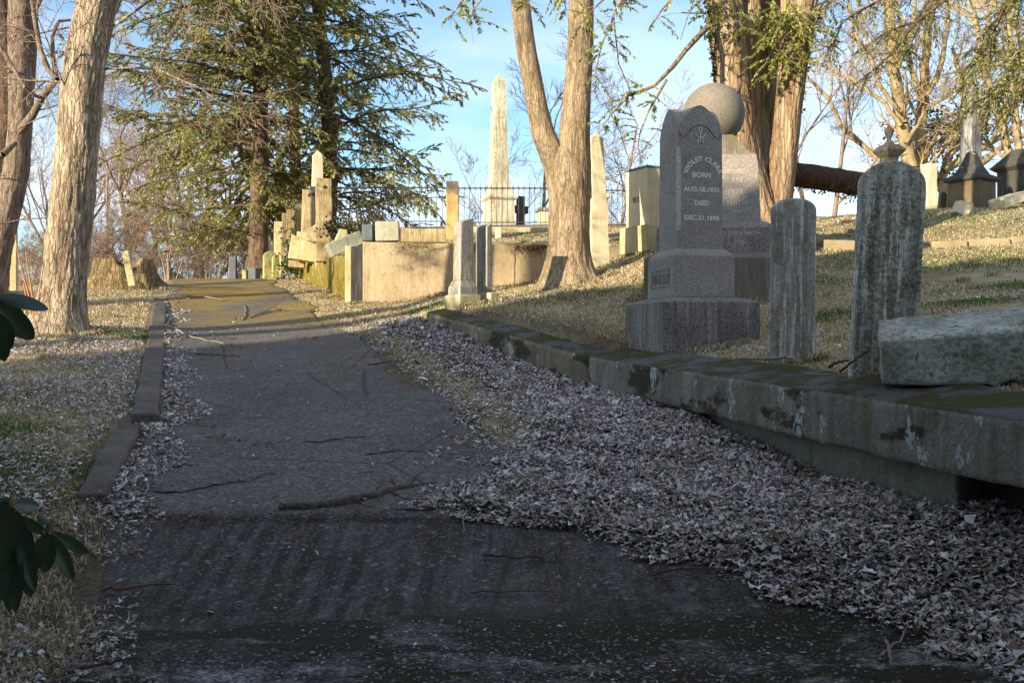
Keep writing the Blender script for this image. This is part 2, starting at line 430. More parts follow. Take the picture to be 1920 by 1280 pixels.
c = s.mix(soil, c, s.mix(s.ramp(s.noise(38, 6, 0.75), (0.4, 0.0), (0.62, 1.0)), (0.05, 0.036, 0.026), (0.17, 0.13, 0.095)))
c = s.mix(0.55, c, s.mix(1.0, c, s.ramp(s.noise(55, 5, 0.7), (0.3, 0.35), (0.7, 1.5)), 'MULTIPLY'))
s.col(c); s.bump(s.noise(60, 5, 0.7), 0.8, 0.03)
M_turf = s.m
ground = mesh_np('ground', _V, _F, M_turf, smooth=True, col=np.repeat(_soil.reshape(-1, 1), 3, axis=1))
tag(ground, kind='structure')

# leaf mould under the litter on the bank
# road: a sheet just above the ground
_ry = np.concatenate([np.arange(-8, 3, 0.5), np.arange(3, 27, 0.1), np.arange(27, 34, 0.5)])
_u = np.linspace(0, 1, 46)
_rx = np.array([[xleft(y) + 0.02 + 0.05 * math.sin(y * 3.1) + (xright(y) + 0.08 * math.sin(y * 2.3) + 0.04 * math.sin(y * 7.7) + 0.6 * (y < 3.0) - xleft(y)) * u for u in _u] for y in _ry])
_ryy = np.repeat(_ry[:, None], len(_u), 1)
def ZR(x, y): 
    e = 0.02 / (1 + np.exp(np.clip(-(np.asarray(y) - 5.42 + 0.05 * np.sin(np.asarray(x) * 3)) * 60, -50, 50)))   # lip of the newer slab
    return T(x, y) + 0.012 + e
_rz = ZR(_rx, _ryy)
_edge = np.minimum(_u, 1 - _u) < 0.001
_rz[:, 0] -= 0.03; _rz[:, -1] -= 0.03
_V = np.stack([_rx, _ryy, _rz], -1).reshape(-1, 3)
_ny, _nx = _rx.shape
_i = np.arange(_ny - 1)[:, None] * _nx; _j = np.arange(_nx - 1)[None, :]
_F = np.stack([_i + _j, _i + _j + 1, _i + _j + 1 + _nx, _i + _j + _nx], -1).reshape(-1, 4)
s = NM('old_paving', 0.85, 0.3).geo()
X = s.xyz()
def yband(a, b):
    m = s.n.new('ShaderNodeMapRange'); m.inputs[1].default_value = a; m.inputs[2].default_value = b; m.interpolation_type = 'SMOOTHSTEP'
    s.l.new(X[1], m.inputs[0]); return m.outputs[0]
base = s.mix(s.ramp(s.noise(1.1, 6, 0.6), (0.35, 0.0), (0.65, 1.0)), (0.070, 0.064, 0.056), (0.115, 0.105, 0.092))
# aggregate: small stones showing
agg = s.vor(62, 'F1', 'Color'); ax = s.xyz(agg)
base = s.mix(s.math('MULTIPLY', s.ramp(ax[0], (0.72, 0.0), (0.9, 1.0)), 0.6), base, (0.25, 0.235, 0.215))
base = s.mix(s.math('MULTIPLY', s.ramp(ax[1], (0.0, 1.0), (0.35, 0.0)), 0.8), base, (0.020, 0.018, 0.016))
# wheel-polished dark streaks running up the hill
rot = s.map((9.5, 0.30, 1), (0, 0, 0), (0, 0, R(-12)))
st = s.ramp(s.noise(1.3, 6, 0.7, rot), (0.47, 0.0), (0.56, 1.0))
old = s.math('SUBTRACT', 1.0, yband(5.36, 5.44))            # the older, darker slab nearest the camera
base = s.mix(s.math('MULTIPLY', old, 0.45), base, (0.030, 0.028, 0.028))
patchy = s.ramp(s.noise(0.9, 5, 0.65, s.map((1, 1, 1), (5.2, 1, 0))), (0.42, 0.0), (0.60, 1.0))
base = s.mix(s.math('MULTIPLY', s.math('MULTIPLY', st, old), s.math('ADD', 0.25, s.math('MULTIPLY', patchy, 0.6))), base, (0.020, 0.016, 0.010))
wv = s.n.new('ShaderNodeTexWave'); wv.inputs['Scale'].default_value = 2.6; wv.inputs['Distortion'].default_value = 2.5; wv.inputs['Detail'].default_value = 3; wv.inputs['Detail Scale'].default_value = 2.0
s.l.new(s.map((1, 0.25, 1), (0, 0, 0), (0, 0, R(-10))), wv.inputs['Vector'])
ribs = s.math('MULTIPLY', s.ramp(wv.outputs['Fac'], (0.35, 0.0), (0.75, 1.0)), old)
ribs = s.math('MULTIPLY', ribs, s.ramp(s.noise(0.8, 4, 0.6, s.map((1, 1, 1), (3, 0, 0))), (0.36, 0.0), (0.52, 1.0)))
base = s.mix(s.math('MULTIPLY', ribs, 0.8), base, (0.018, 0.014, 0.009))
seam = s.math('MULTIPLY', yband(5.33, 5.40), s.math('SUBTRACT', 1.0, yband(5.42, 5.50)))
base = s.mix(s.math('MULTIPLY', seam, 0.9), base, (0.012, 0.010, 0.008))
base = s.mix(s.math('MULTIPLY', yband(9.5, 14.0), 0.5), base, (0.17, 0.14, 0.105))  # sun patch on the far road, painted as paler warm paving
base = s.mix(s.math('MULTIPLY', s.ramp(s.noise(2.6, 6, 0.7, s.map((2.5, 0.5, 1), (1, 8, 0), (0, 0, R(-14)))), (0.52, 0.0), (0.66, 1.0)), s.math('MULTIPLY', old, 0.5)), base, (0.16, 0.16, 0.165))
# worn brownish film and pale scuffs on the newer paving
base = s.mix(s.math('MULTIPLY', s.ramp(s.noise(0.7, 6, 0.7), (0.45, 0.0), (0.62, 1.0)), 0.5), base, (0.060, 0.048, 0.036))
base = s.mix(s.math('MULTIPLY', s.ramp(s.noise(7, 6, 0.75, s.map((1, 0.5, 1))), (0.56, 0.0), (0.66, 1.0)), 0.35), base, (0.19, 0.185, 0.18))
spk = s.xyz(s.vor(90, 'F1', 'Color'))
base = s.mix(s.math('MULTIPLY', s.ramp(spk[0], (0.84, 0.0), (0.90, 1.0)), 0.5), base, (0.21, 0.205, 0.20))
base = s.mix(s.math('MULTIPLY', s.ramp(s.xyz(s.vor(38, 'F1', 'Color'))[1], (0.965, 0.0), (0.98, 1.0)), 0.5), base, (0.26, 0.26, 0.26))
# pebbly old surface at the near end
pb = s.vor(42, 'F1', 'Color'); px_ = s.xyz(pb); pd = s.vor(42, 'F1', 'Distance')
peb = s.ramp(px_[2], (0.0, (0.05, 0.048, 0.045)), (0.55, (0.11, 0.105, 0.10)), (1.0, (0.32, 0.31, 0.30)))
peb = s.mix(s.ramp(pd, (0.25, 0.0), (0.48, 1.0)), peb, (0.02, 0.017, 0.012))
nb = s.math('SUBTRACT', 1.0, yband(3.75, 4.35))
base = s.mix(s.math('MULTIPLY', nb, s.ramp(s.noise(2.4, 4), (0.40, 0.35), (0.55, 1.0))), base, peb)
# moss: dark cushions near, golden film far on the right
mn = s.ramp(s.noise(1.7, 7, 0.62, s.map((0.8, 1.7, 1), (3.7, 0.4, 0))), (0.485, 0.0), (0.52, 1.0))
pale = s.ramp(s.noise(2.1, 7, 0.72, s.map((1, 1.5, 1), (8.7, 2.4, 0))), (0.50, 0.0), (0.60, 1.0))
base = s.mix(s.math('MULTIPLY', s.math('MULTIPLY', pale, s.ramp(s.noise(45, 4, 0.7), (0.4, 0.2), (0.6, 1.0))), s.math('MULTIPLY', nb, 0.9)), base, (0.40, 0.40, 0.40))
mnear = s.math('MULTIPLY', mn, s.math('SUBTRACT', 1.0, yband(4.15, 4.6)))
base = s.mix(mnear, base, (0.016, 0.017, 0.004))
mf = s.ramp(s.noise(0.55, 6, 0.65, s.map((1, 1, 1), (1.1, 8.3, 0))), (0.42, 0.0), (0.56, 1.0))
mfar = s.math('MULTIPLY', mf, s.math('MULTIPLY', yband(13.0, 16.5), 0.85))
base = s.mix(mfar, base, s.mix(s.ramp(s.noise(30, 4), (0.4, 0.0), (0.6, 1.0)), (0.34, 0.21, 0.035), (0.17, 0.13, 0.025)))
# faint cracks
ck = s.vor(0.55, 'DISTANCE_TO_EDGE', 'Distance', s.mix(0.12, s.vec, s.n.new('ShaderNodeTexNoise').outputs['Color'], 'ADD'))
base = s.mix(s.math('MULTIPLY', s.ramp(ck, (0.0, 1.0), (0.010, 0.0)), 0.85), base, (0.03, 0.028, 0.024))
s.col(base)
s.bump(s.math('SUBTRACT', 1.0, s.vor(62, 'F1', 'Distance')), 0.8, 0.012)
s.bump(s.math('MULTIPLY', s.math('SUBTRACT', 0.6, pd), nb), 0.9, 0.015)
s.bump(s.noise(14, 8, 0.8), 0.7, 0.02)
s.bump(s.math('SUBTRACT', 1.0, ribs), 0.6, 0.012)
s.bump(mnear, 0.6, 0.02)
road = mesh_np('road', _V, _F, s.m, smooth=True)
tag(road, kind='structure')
# ------------------------------------------------------------------ stone building blocks
def rough_box(w, d, h, bev=0.015, amp=0.006, seed=0, seg=0.08, top=None, tilt=0.0, freq=3.0, taper=0.0, loc=(0, 0, 0)):
    """a worked stone with its base centre at the origin; top(x,y)->dz reshapes the upper face"""
    bm = bmesh.new()
    bmesh.ops.create_cube(bm, size=1.0)
    for v in bm.verts:
        k = 1 - taper * (v.co.z + 0.5)
        v.co = Vector((v.co.x * w * k, v.co.y * d * k, (v.co.z + 0.5) * h))
        if top and v.co.z > h * 0.5: v.co.z += top(v.co.x, v.co.y)
    if bev: bmesh.ops.bevel(bm, geom=list(bm.edges), offset=bev, segments=2, profile=0.6, affect='EDGES')
    if seg:
        for ax in range(3):
            lo = min(v.co[ax] for v in bm.verts); hi = max(v.co[ax] for v in bm.verts)
            n = int((hi - lo) / seg); n = min(n, 40)
            for i in range(1, n):
                co = Vector((0, 0, 0)); co[ax] = lo + (hi - lo) * i / n
                no = Vector((0, 0, 0)); no[ax] = 1
                g = list(bm.verts) + list(bm.edges) + list(bm.faces)
                bmesh.ops.bisect_plane(bm, geom=g, plane_co=co, plane_no=no)
    if amp:
        bm.normal_update()
        for v in bm.verts:
            p = v.co * freq + Vector((seed * 7.3, seed * 3.1, seed))
            v.co += v.normal * amp * (mnoise.noise(p) + 0.5 * mnoise.noise(p * 3.1))
    for v in bm.verts: v.co += Vector(loc)
    return bm

def prism(outline, y0, y1, bev=0.008, amp=0.003, seed=0, loc=(0, 0, 0), seg=0.0):
    """outline in x,z extruded from y0 to y1"""
    bm = bmesh.new()
    a = [bm.verts.new((x, y0, z)) for x, z in outline]; b = [bm.verts.new((x, y1, z)) for x, z in outline]
    n = len(outline)
    f1 = bm.faces.new(a); f2 = bm.faces.new(b[::-1])
    for i in range(n): bm.faces.new((a[i], b[i], b[(i + 1) % n], a[(i + 1) % n]))
    bmesh.ops.recalc_face_normals(bm, faces=list(bm.faces))
    if bev:
        es = [e for e in bm.edges if len(e.link_faces) == 2 and e.calc_face_angle(0) > 0.6]
        bmesh.ops.bevel(bm, geom=es, offset=bev, segments=2, profile=0.6, affect='EDGES')
    if seg:
        for ax in (0, 2):
            lo = min(v.co[ax] for v in bm.verts); hi = max(v.co[ax] for v in bm.verts)
            m = min(30, int((hi - lo) / seg))
            for i in range(1, m):
                co = Vector((0, 0, 0)); co[ax] = lo + (hi - lo) * i / m
                no = Vector((0, 0, 0)); no[ax] = 1
                bmesh.ops.bisect_plane(bm, geom=list(bm.verts) + list(bm.edges) + list(bm.faces), plane_co=co, plane_no=no)
    if amp:
        bm.normal_update()
        for v in bm.verts:
            p = v.co * 4 + Vector((seed * 5.3, seed, seed * 2.2))
            v.co += v.normal * amp * (mnoise.noise(p) + 0.6 * mnoise.noise(p * 3))
    for v in bm.verts: v.co += Vector(loc)
    return bm

def frustum(bm, w0, d0, w1, d1, z0, z1, cx=0.0, cy=0.0):
    lo = [bm.verts.new((cx + sx * w0 / 2, cy + sy * d0 / 2, z0)) for sx, sy in ((-1, -1), (1, -1), (1, 1), (-1, 1))]
    hi = [bm.verts.new((cx + sx * w1 / 2, cy + sy * d1 / 2, z1)) for sx, sy in ((-1, -1), (1, -1), (1, 1), (-1, 1))]
    bm.faces.new(lo[::-1]); bm.faces.new(hi)
    for i in range(4): bm.faces.new((lo[i], lo[(i + 1) % 4], hi[(i + 1) % 4], hi[i]))

def tiers(spec, bev=0.008, cx=0.0, cy=0.0, amp=0.0, seed=0, loc=(0, 0, 0)):
    """one welded stone of stacked square sections: spec = [(z, half width, half depth), ...]"""
    bm = bmesh.new(); rings = []
    for z, hx, hy in spec:
        rings.append([bm.verts.new((cx + sx * hx, cy + sy * hy, z)) for sx, sy in ((-1, -1), (1, -1), (1, 1), (-1, 1))])
    bm.faces.new(rings[0][::-1]); bm.faces.new(rings[-1])
    for a, b in zip(rings[:-1], rings[1:]):
        for i in range(4): bm.faces.new((a[i], a[(i + 1) % 4], b[(i + 1) % 4], b[i]))
    if bev:
        es = [e for e in bm.edges if e.calc_face_angle(0) > 0.5]
        bmesh.ops.bevel(bm, geom=es, offset=bev, segments=1, affect='EDGES', clamp_overlap=True)
    if amp:
        bmesh.ops.subdivide_edges(bm, edges=list(bm.edges), cuts=3, use_grid_fill=True)
        bm.normal_update()
        for v in bm.verts: v.co += v.normal * amp * mnoise.noise(v.co * 5 + Vector((seed, 0, 0)))
    for v in bm.verts: v.co += Vector(loc)
    return bm

def lathe(prof, sides=28, loc=(0, 0, 0)):
    bm = bmesh.new(); rings = []
    for r, z in prof:
        rings.append([bm.verts.new((loc[0] + max(r, 1e-4) * math.cos(2 * math.pi * i / sides), loc[1] + max(r, 1e-4) * math.sin(2 * math.pi * i / sides), loc[2] + z)) for i in range(sides)])
    for a, b in zip(rings[:-1], rings[1:]):
        for i in range(sides): bm.faces.new((a[i], a[(i + 1) % sides], b[(i + 1) % sides], b[i]))
    bm.faces.new(rings[0][::-1]); bm.faces.new(rings[-1])
    return bm

def writing(lines, mat, parent, name='inscription', extrude=0.002, arc=None, bold=0.0, face=None, shift=0.0, rz=0.0, loc=(0, 0, 0)):
    """lines: (text, size, x centre, z baseline); letters stand on the plane y=0 facing -y; each line is an object; face(z) gives the stone's y"""
    for k, (txt, size, cx, z) in enumerate(lines):
        cu = bpy.data.curves.new('w', 'FONT'); cu.body = txt; cu.size = size; cu.align_x = 'CENTER'
        cu.extrude = extrude; cu.resolution_u = 3; cu.offset = bold; cu.space_character = 1.08
        ob = bpy.data.objects.new('w', cu); COL.objects.link(ob)
        dg = bpy.context.evaluated_depsgraph_get()
        me = bpy.data.meshes.new_from_object(ob.evaluated_get(dg))
        co = np.zeros(len(me.vertices) * 3); me.vertices.foreach_get('co', co); co = co.reshape(-1, 3)
        if arc and k in arc:
            rad = arc[k]; a = co[:, 0] / rad; r = rad + co[:, 1]
            x = np.sin(a) * r; zz = np.cos(a) * r - rad
        else: x, zz = co[:, 0], co[:, 1]
        V = [(cx + shift + x[i], -co[i, 2] + (face(z + zz[i]) if face else 0), z + zz[i]) for i in range(len(co))]
        F = [tuple(p.vertices) for p in me.polygons]
        bpy.data.objects.remove(ob); bpy.data.meshes.remove(me); bpy.data.curves.remove(cu)
        m2 = bpy.data.meshes.new(name); m2.from_pydata(V, [], F); m2.update()
        o = link(name, m2, mat, parent); o.rotation_euler.z = rz; o.location = loc

# ------------------------------------------------------------------ stone kinds
M_granite_dark = stone('grey_granite', (0.26, 0.225, 0.19), (0.15, 0.13, 0.11), streak=0.45, speck=0.75, speck_scale=120, bump=0.25, big=1.6)
M_granite_polish = stone('steeled_granite', (0.33, 0.288, 0.245), (0.235, 0.203, 0.175), streak=0.08, speck=0.6, speck_scale=170, bump=0.22, big=2)
M_granite_base = stone('weathered_granite', (0.25, 0.222, 0.19), (0.11, 0.096, 0.082), streak=0.75, speck=0.55, speck_scale=110, bump=0.3, big=1.6)
M_granite_warm = stone('buff_granite', (0.25, 0.215, 0.165), (0.18, 0.155, 0.12), streak=0.1, speck=0.45, speck_scale=150, bump=0.15)
M_granite_old = stone('mossy_granite', (0.19, 0.17, 0.125), (0.12, 0.105, 0.07), streak=0.6, speck=0.3, speck_scale=110, moss=0.35, moss_col=(0.16, 0.14, 0.03), bump=0.3)
M_letters = NM('frosted_letters', 0.9).col((0.66, 0.615, 0.57)).m
M_letters_warm = NM('frosted_letters_warm', 0.9).col((0.44, 0.395, 0.34)).m
M_marble_dirty = stone('weathered_marble', (0.52, 0.475, 0.41), (0.22, 0.19, 0.15), streak=0.95, speck=0.25, speck_scale=70, lichen=(0.20, 0.17, 0.07), lichen_amt=0.45, bump=0.6, big=2.2)
M_marble_lichen = stone('lichened_marble', (0.50, 0.48, 0.42), (0.19, 0.18, 0.125), streak=1.0, speck=0.5, speck_scale=60, lichen=(0.14, 0.145, 0.06), lichen_amt=0.55, moss=0.2, moss_col=(0.07, 0.07, 0.02), bump=0.8, big=3.5, off=3)
M_block = stone('lichened_sandstone', (0.48, 0.48, 0.42), (0.22, 0.225, 0.165), streak=0.15, speck=0.4, speck_scale=55, lichen=(0.13, 0.12, 0.035), lichen_amt=0.8, bump=1.0, big=4, off=5)
M_obelisk = stone('white_marble', (0.62, 0.54, 0.42), (0.25, 0.215, 0.12), streak=0.6, speck=0.0, lichen=(0.17, 0.16, 0.08), lichen_amt=0.7, moss=0.15, moss_col=(0.24, 0.21, 0.10), bump=0.2, big=1.0, off=2)
M_marble_clean = stone('cream_marble', (0.62, 0.53, 0.36), (0.48, 0.40, 0.25), streak=0.4, speck=0.0, bump=0.2, big=1.4, off=8)
M_sandstone = stone('ochre_sandstone', (0.47, 0.36, 0.19), (0.26, 0.19, 0.10), streak=0.8, speck=0.0, lichen=(0.16, 0.14, 0.08), lichen_amt=0.6, bump=0.8, big=2.0, off=11)
M_sand_pale = stone('pale_sandstone', (0.52, 0.45, 0.26), (0.36, 0.30, 0.15), streak=0.3, speck=0.0, moss=0.2, moss_col=(0.20, 0.18, 0.05), bump=0.7, off=13)
M_wall = stone('wall_sandstone', (0.44, 0.345, 0.21), (0.28, 0.21, 0.12), streak=0.3, speck=0.0, lichen=(0.2, 0.16, 0.09), lichen_amt=0.5, bump=0.6, big=1.3, off=17)
M_wall_moss = stone('mossy_wall_stone', (0.42, 0.37, 0.23), (0.20, 0.17, 0.07), streak=0.7, speck=0.0, moss=1.25, moss_col=(0.165, 0.125, 0.018), bump=0.7, big=2, off=19)
M_board_and_shade = stone('stained_board_and_recess_shade', (0.06, 0.055, 0.055), (0.025, 0.023, 0.022), streak=0.9, speck=0.0, bump=0.5, off=23)  # also colours the strip that stands for recess shade
M_dark = stone('sooty_sandstone', (0.085, 0.075, 0.06), (0.035, 0.034, 0.03), streak=0.7, speck=0.0, moss=0.2, bump=0.6, off=29)
M_dark_warm = stone('brown_sandstone', (0.19, 0.135, 0.075), (0.07, 0.052, 0.034), streak=0.3, speck=0.0, bump=0.6, big=1.5, off=31)
M_blue_slab = stone('blue_slate', (0.14, 0.17, 0.17), (0.08, 0.10, 0.10), streak=0.3, speck=0.0, bump=0.4, off=37)
M_obelisk_grey = stone('grey_marble', (0.30, 0.28, 0.27), (0.06, 0.06, 0.06), streak=0.95, speck=0.0, bump=0.3, big=1.2, off=41)
M_kerb_l = stone('sandstone_kerb', (0.125, 0.11, 0.092), (0.065, 0.056, 0.046), streak=0.0, speck=0.35, speck_scale=70, bump=0.7, big=3, off=43)

# kerb wall slab stone: grey with moss and white lichen runs
def kerb_mat(name, off, tint=(0.29, 0.275, 0.23)):
    s = NM(name, 0.92)
    v = s.map((1, 1, 1), (off, 0, 0))
    nz = s.xyz(s.normal())[2]
    c = s.mix(s.ramp(s.noise(2.2, 6, 0.65, v), (0.36, 0.0), (0.66, 1.0)), tint, tuple(t * 0.5 for t in tint))
    sv = s.map((7, 7, 0.8), (off, 0, 0))
    c = s.mix(s.math('MULTIPLY', s.ramp(s.noise(2.0, 5, 0.6, sv), (0.45, 0.0), (0.62, 1.0)), 0.65), c, (0.13, 0.12, 0.055))
    dk = s.ramp(s.noise(1.35, 5, 0.6, s.map((1.2, 1.2, 2.6), (off + 3.6, 2, 0))), (0.53, 0.0), (0.575, 1.0))
    c = s.mix(s.math('MULTIPLY', dk, 0.92), c, (0.040, 0.034, 0.014))
    wl = s.ramp(s.noise(3.1, 6, 0.72, s.map((1.7, 1.7, 0.9), (off + 11, 5, 2))), (0.585, 0.0), (0.61, 1.0))
    wl = s.math('MULTIPLY', wl, s.ramp(s.noise(28, 4, 0.7), (0.4, 0.0), (0.5, 1.0)))
    c = s.mix(s.math('MULTIPLY', wl, 0.8), c, (0.50, 0.54, 0.52))
    sp = s.vor(26, 'F1', 'Distance', s.map((1, 1, 0.6), (off, 0, 0)))
    c = s.mix(s.math('MULTIPLY', s.ramp(sp, (0.0, 1.0), (0.11, 1.0), (0.13, 0.0)), s.ramp(s.noise(3, 3, 0.5, v), (0.5, 0.0), (0.56, 0.7))), c, (0.36, 0.40, 0.37))
    # top: slate grey with moss cushions
    tm = s.ramp(s.noise(3.0, 6, 0.65, s.map((1, 1, 1), (off + 6, 1, 0))), (0.46, 0.0), (0.52, 1.0))
    top = s.mix(tm, (0.095, 0.09, 0.09), (0.050, 0.050, 0.010))
    tz = s.n.new('ShaderNodeMapRange'); tz.inputs[1].default_value = 0.45; tz.inputs[2].default_value = 0.75
    s.l.new(nz, tz.inputs[0])
    c = s.mix(tz.outputs[0], c, top)
    c = s.mix(0.5, c, s.mix(1.0, c, s.ramp(s.noise(70, 5, 0.7), (0.3, 0.4), (0.7, 1.5)), 'MULTIPLY'))
    s.col(c)
    s.bump(s.noise(24, 6, 0.75, v), 0.8, 0.02); s.bump(s.noise(6, 4, 0.6, v), 0.6, 0.04)
    s.bump(wl, 0.4, 0.01)
    return s.m
M_kerb = kerb_mat('kerb_stone', 0.0)
M_kerb_b = kerb_mat('kerb_stone_far', 4.7, (0.30, 0.24, 0.165))
M_plinth = stone('footing_stone', (0.22, 0.22, 0.165), (0.11, 0.11, 0.08), streak=0.2, speck=0.2, speck_scale=60, lichen=(0.16, 0.14, 0.03), lichen_amt=0.5, bump=0.8, off=3)

# ------------------------------------------------------------------ kerb wall along the bank
def bar_along(p0, p1, w, h0, h1, zt0, zt1, tilt=0.05, bev=0.03, amp=0.012, seed=0, name='coping', mat=None, parent=None, step=0.09, droop=0.0):
    """long stone from p0 to p1 (front lower edge line in plan), w deep to the right, hi thick"""
    a = Vector((p0[0], p0[1], 0)); b = Vector((p1[0], p1[1], 0)); L = (b - a).length
    bm = rough_box(L, w, 1.0, bev=0, amp=0, seg=0)
    bm.free()
    bm = bmesh.new(); bmesh.ops.create_cube(bm, size=1.0)
    for v in bm.verts:
        v.co = Vector((v.co.x * L, v.co.y * w, v.co.z * ((h0 + h1) / 2)))
    bmesh.ops.bevel(bm, geom=list(bm.edges), offset=bev, segments=3, profile=0.55, affect='EDGES')
    n = int(L / step)
    for i in range(1, n):
        bmesh.ops.bisect_plane(bm, geom=list(bm.verts) + list(bm.edges) + list(bm.faces), plane_co=(-L / 2 + L * i / n, 0, 0), plane_no=(1, 0, 0))
    for i in range(1, 5):
        bmesh.ops.bisect_plane(bm, geom=list(bm.verts) + list(bm.edges) + list(bm.faces), plane_co=(0, -w / 2 + w * i / 5, 0), plane_no=(0, 1, 0))
    hm = (h0 + h1) / 2
    for i in range(1, 5):
        bmesh.ops.bisect_plane(bm, geom=list(bm.verts) + list(bm.edges) + list(bm.faces), plane_co=(0, 0, -hm / 2 + hm * i / 5), plane_no=(0, 0, 1))
    d = (b - a) / L; r = Vector((d.y, -d.x, 0))
    bm.normal_update()
    for v in bm.verts:
        p = v.co * 2.2 + Vector((seed * 3.7, 1, seed))
        v.co += v.normal * amp * (mnoise.noise(p) + 0.7 * mnoise.noise(p * 2.7) + 0.35 * mnoise.noise(p * 7))
        t = v.co.x / L + 0.5; hh = h0 + (h1 - h0) * t; zt = zt0 + (zt1 - zt0) * t
        u = v.co.y / w + 0.5
        z = zt + (v.co.z / hm - 0.5) * hh + tilt * u * (0.5 + v.co.z / hm) * 1.0
        q = a + d * (t * L) + r * (u * w)
        v.co = Vector((q.x, q.y, z))
    return bm_obj(name, bm, mat, parent, True)

kw = empty('kerb_wall', (0, 0, 0))
tag(kw, 'long low mossy stone kerb wall that holds the plot above the leaf bank', 'kerb wall')
def _ks(y): return float(xkerb(y))
bar_along((_ks(1.2), 1.2), (_ks(9.66), 9.66), 0.48, 0.31, 0.30, 0.79, 1.105, tilt=0.085, seed=1, name='coping_slab', mat=M_kerb, parent=kw)
bar_along((_ks(9.68), 9.68), (_ks(13.35), 13.35), 0.36, 0.33, 0.36, 1.11, 1.66, tilt=0.05, seed=4, name='coping_slab', mat=M_kerb_b, parent=kw, bev=0.06)
tag(kw.children[-1], 'far length of the kerb wall, worn round and brown')
# footing blocks showing under the near slab
for k, (y0, y1, dz, dx) in enumerate([(7.6, 6.13, 0.0, 0.10), (6.11, 4.9, -0.01, 0.07), (9.3, 7.62, 0.0, 0.12)]):
    z0 = 0.79 + (y0 - 1.2) / 8.46 * 0.315 - 0.31; z1 = 0.79 + (y1 - 1.2) / 8.46 * 0.315 - 0.31
    bar_along((_ks(y1) + dx, y1), (_ks(y0) + dx, y0), 0.30, 0.34, 0.34, z1 + 0.005, z0 + 0.005, tilt=0.0, seed=8 + k, amp=0.02, name='footing_block', mat=M_plinth, parent=kw)
# rubble bank behind the overhanging slab
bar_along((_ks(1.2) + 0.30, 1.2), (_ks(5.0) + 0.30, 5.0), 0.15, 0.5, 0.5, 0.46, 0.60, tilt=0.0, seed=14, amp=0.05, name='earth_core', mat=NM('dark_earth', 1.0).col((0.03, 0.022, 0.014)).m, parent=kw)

# ------------------------------------------------------------------ left kerb stones
def kerb_stone(name, near, far, w, h, label, seed, sink=0.0, mat=None):
    # near/far = right-hand top edge positions (x,y,z)
    a = Vector(near); b = Vector(far)
    e = empty('kerb_stone', (0, 0, 0))
    o = bar_along((a.x - w, a.y), (b.x - w, b.y), w, h, h, a.z, b.z, tilt=0.0, bev=0.022, amp=0.014, seed=seed, name='kerb_stone', mat=mat or M_kerb_l)
    bpy.data.objects.remove(e)
    tag(o, label, 'kerb stone', 'kerb stones edging the left lawn')
    return o
def KP(px, py, d, dz=0.0):
    x = (px - 960) / FPX * d
    return (x, d, EYE + (640 - py) / FPX * d + dz)
def KS(px, py, h):
    for d in np.arange(4, 26, 0.01):
        if EYE + (640 - py) / FPX * d <= zroad(d) + h: return KP(px, py, float(d))
kerb_stone('k', KS(197, 925, 0.10), KS(265, 792, 0.10), 0.17, 0.22, 'nearest dark kerb stone, sunk and skewed at the lawn edge', 1)
kerb_stone('k', KS(296, 775, 0.12), KS(307, 640, 0.11), 0.20, 0.24, 'long grey kerb stone, second from the camera, a twig lying over it', 2)
kerb_stone('k', KS(307, 637, 0.11), KS(309, 601, 0.10), 0.20, 0.24, 'third kerb stone up the slope, partly in sunlight', 3)
kerb_stone('k', KS(310, 599, 0.10), KS(313, 534, 0.09), 0.21, 0.24, 'farthest sunlit kerb stone, ending beside the hollow stump', 4)

# ------------------------------------------------------------------ the tall inscribed monument on three tiers
c0 = Vector((1.70, 9.49, 1.091))
mon = empty('monument', c0, R(14))
tag(mon, 'tall grey granite monument on three tiers, a round-headed shaft reading BORN and DIED', 'grave monument')
def put(name, bm, mat, par, smooth=False): return bm_obj(name, bm, mat, par, smooth)
put('plinth', tiers([(-0.15, 0.455, 0.455), (0.485, 0.448, 0.448), (0.505, 0.425, 0.425), (0.535, 0.30, 0.30)], 0.010), M_granite_base, mon)
put('die', tiers([(0.538, 0.292, 0.292), (0.895, 0.287, 0.287), (0.915, 0.275, 0.275), (0.965, 0.222, 0.222)], 0.007), M_granite_polish, mon)
# shaft: four faces each ending in a round arch (cross-vaulted head)
def arched_shaft(hw, z0, z1, rise, n=14, taper=0.012):
    bm = bmesh.new()
    N = 24
    g = {}
    for i in range(N + 1):
        for j in range(N + 1):
            x = -1 + 2 * i / N; y = -1 + 2 * j / N
            ax = max(0.0, 1 - abs(x) ** 1.55) ** 0.75; ay = max(0.0, 1 - abs(y) ** 1.55) ** 0.75
            # intersecting barrel heads
            h = 1 - (1 - ax) * (1 - ay)
            g[i, j] = bm.verts.new((x * hw * (1 - taper * 2), y * hw * (1 - taper * 2), z1 + rise * h))
    for i in range(N):
        for j in range(N): bm.faces.new((g[i, j], g[i + 1, j], g[i + 1, j + 1], g[i, j + 1]))
    lowr = {}
    for i in range(N + 1):
        for j in range(N + 1):
            if i in (0, N) or j in (0, N):
                v = g[i, j]; lowr[i, j] = bm.verts.new((v.co.x / (1 - taper * 2), v.co.y / (1 - taper * 2), z0))
    rim = [(i, 0) for i in range(N)] + [(N, j) for j in range(N)] + [(i, N) for i in range(N, 0, -1)] + [(0, j) for j in range(N, 0, -1)]
    for k in range(len(rim)):
        a, b = rim[k], rim[(k + 1) % len(rim)]
        bm.faces.new((lowr[a], lowr[b], g[b], g[a]))
    bm.faces.new([lowr[r] for r in rim][::-1])
    bmesh.ops.recalc_face_normals(bm, faces=list(bm.faces))
    return bm
M_corner_highlight = stone('corner_highlight_granite', (0.52, 0.48, 0.44), (0.38, 0.35, 0.32), 0.0, 0.6, 150, bump=0.5)  # paler granite paints the highlight along the chamfered near corner
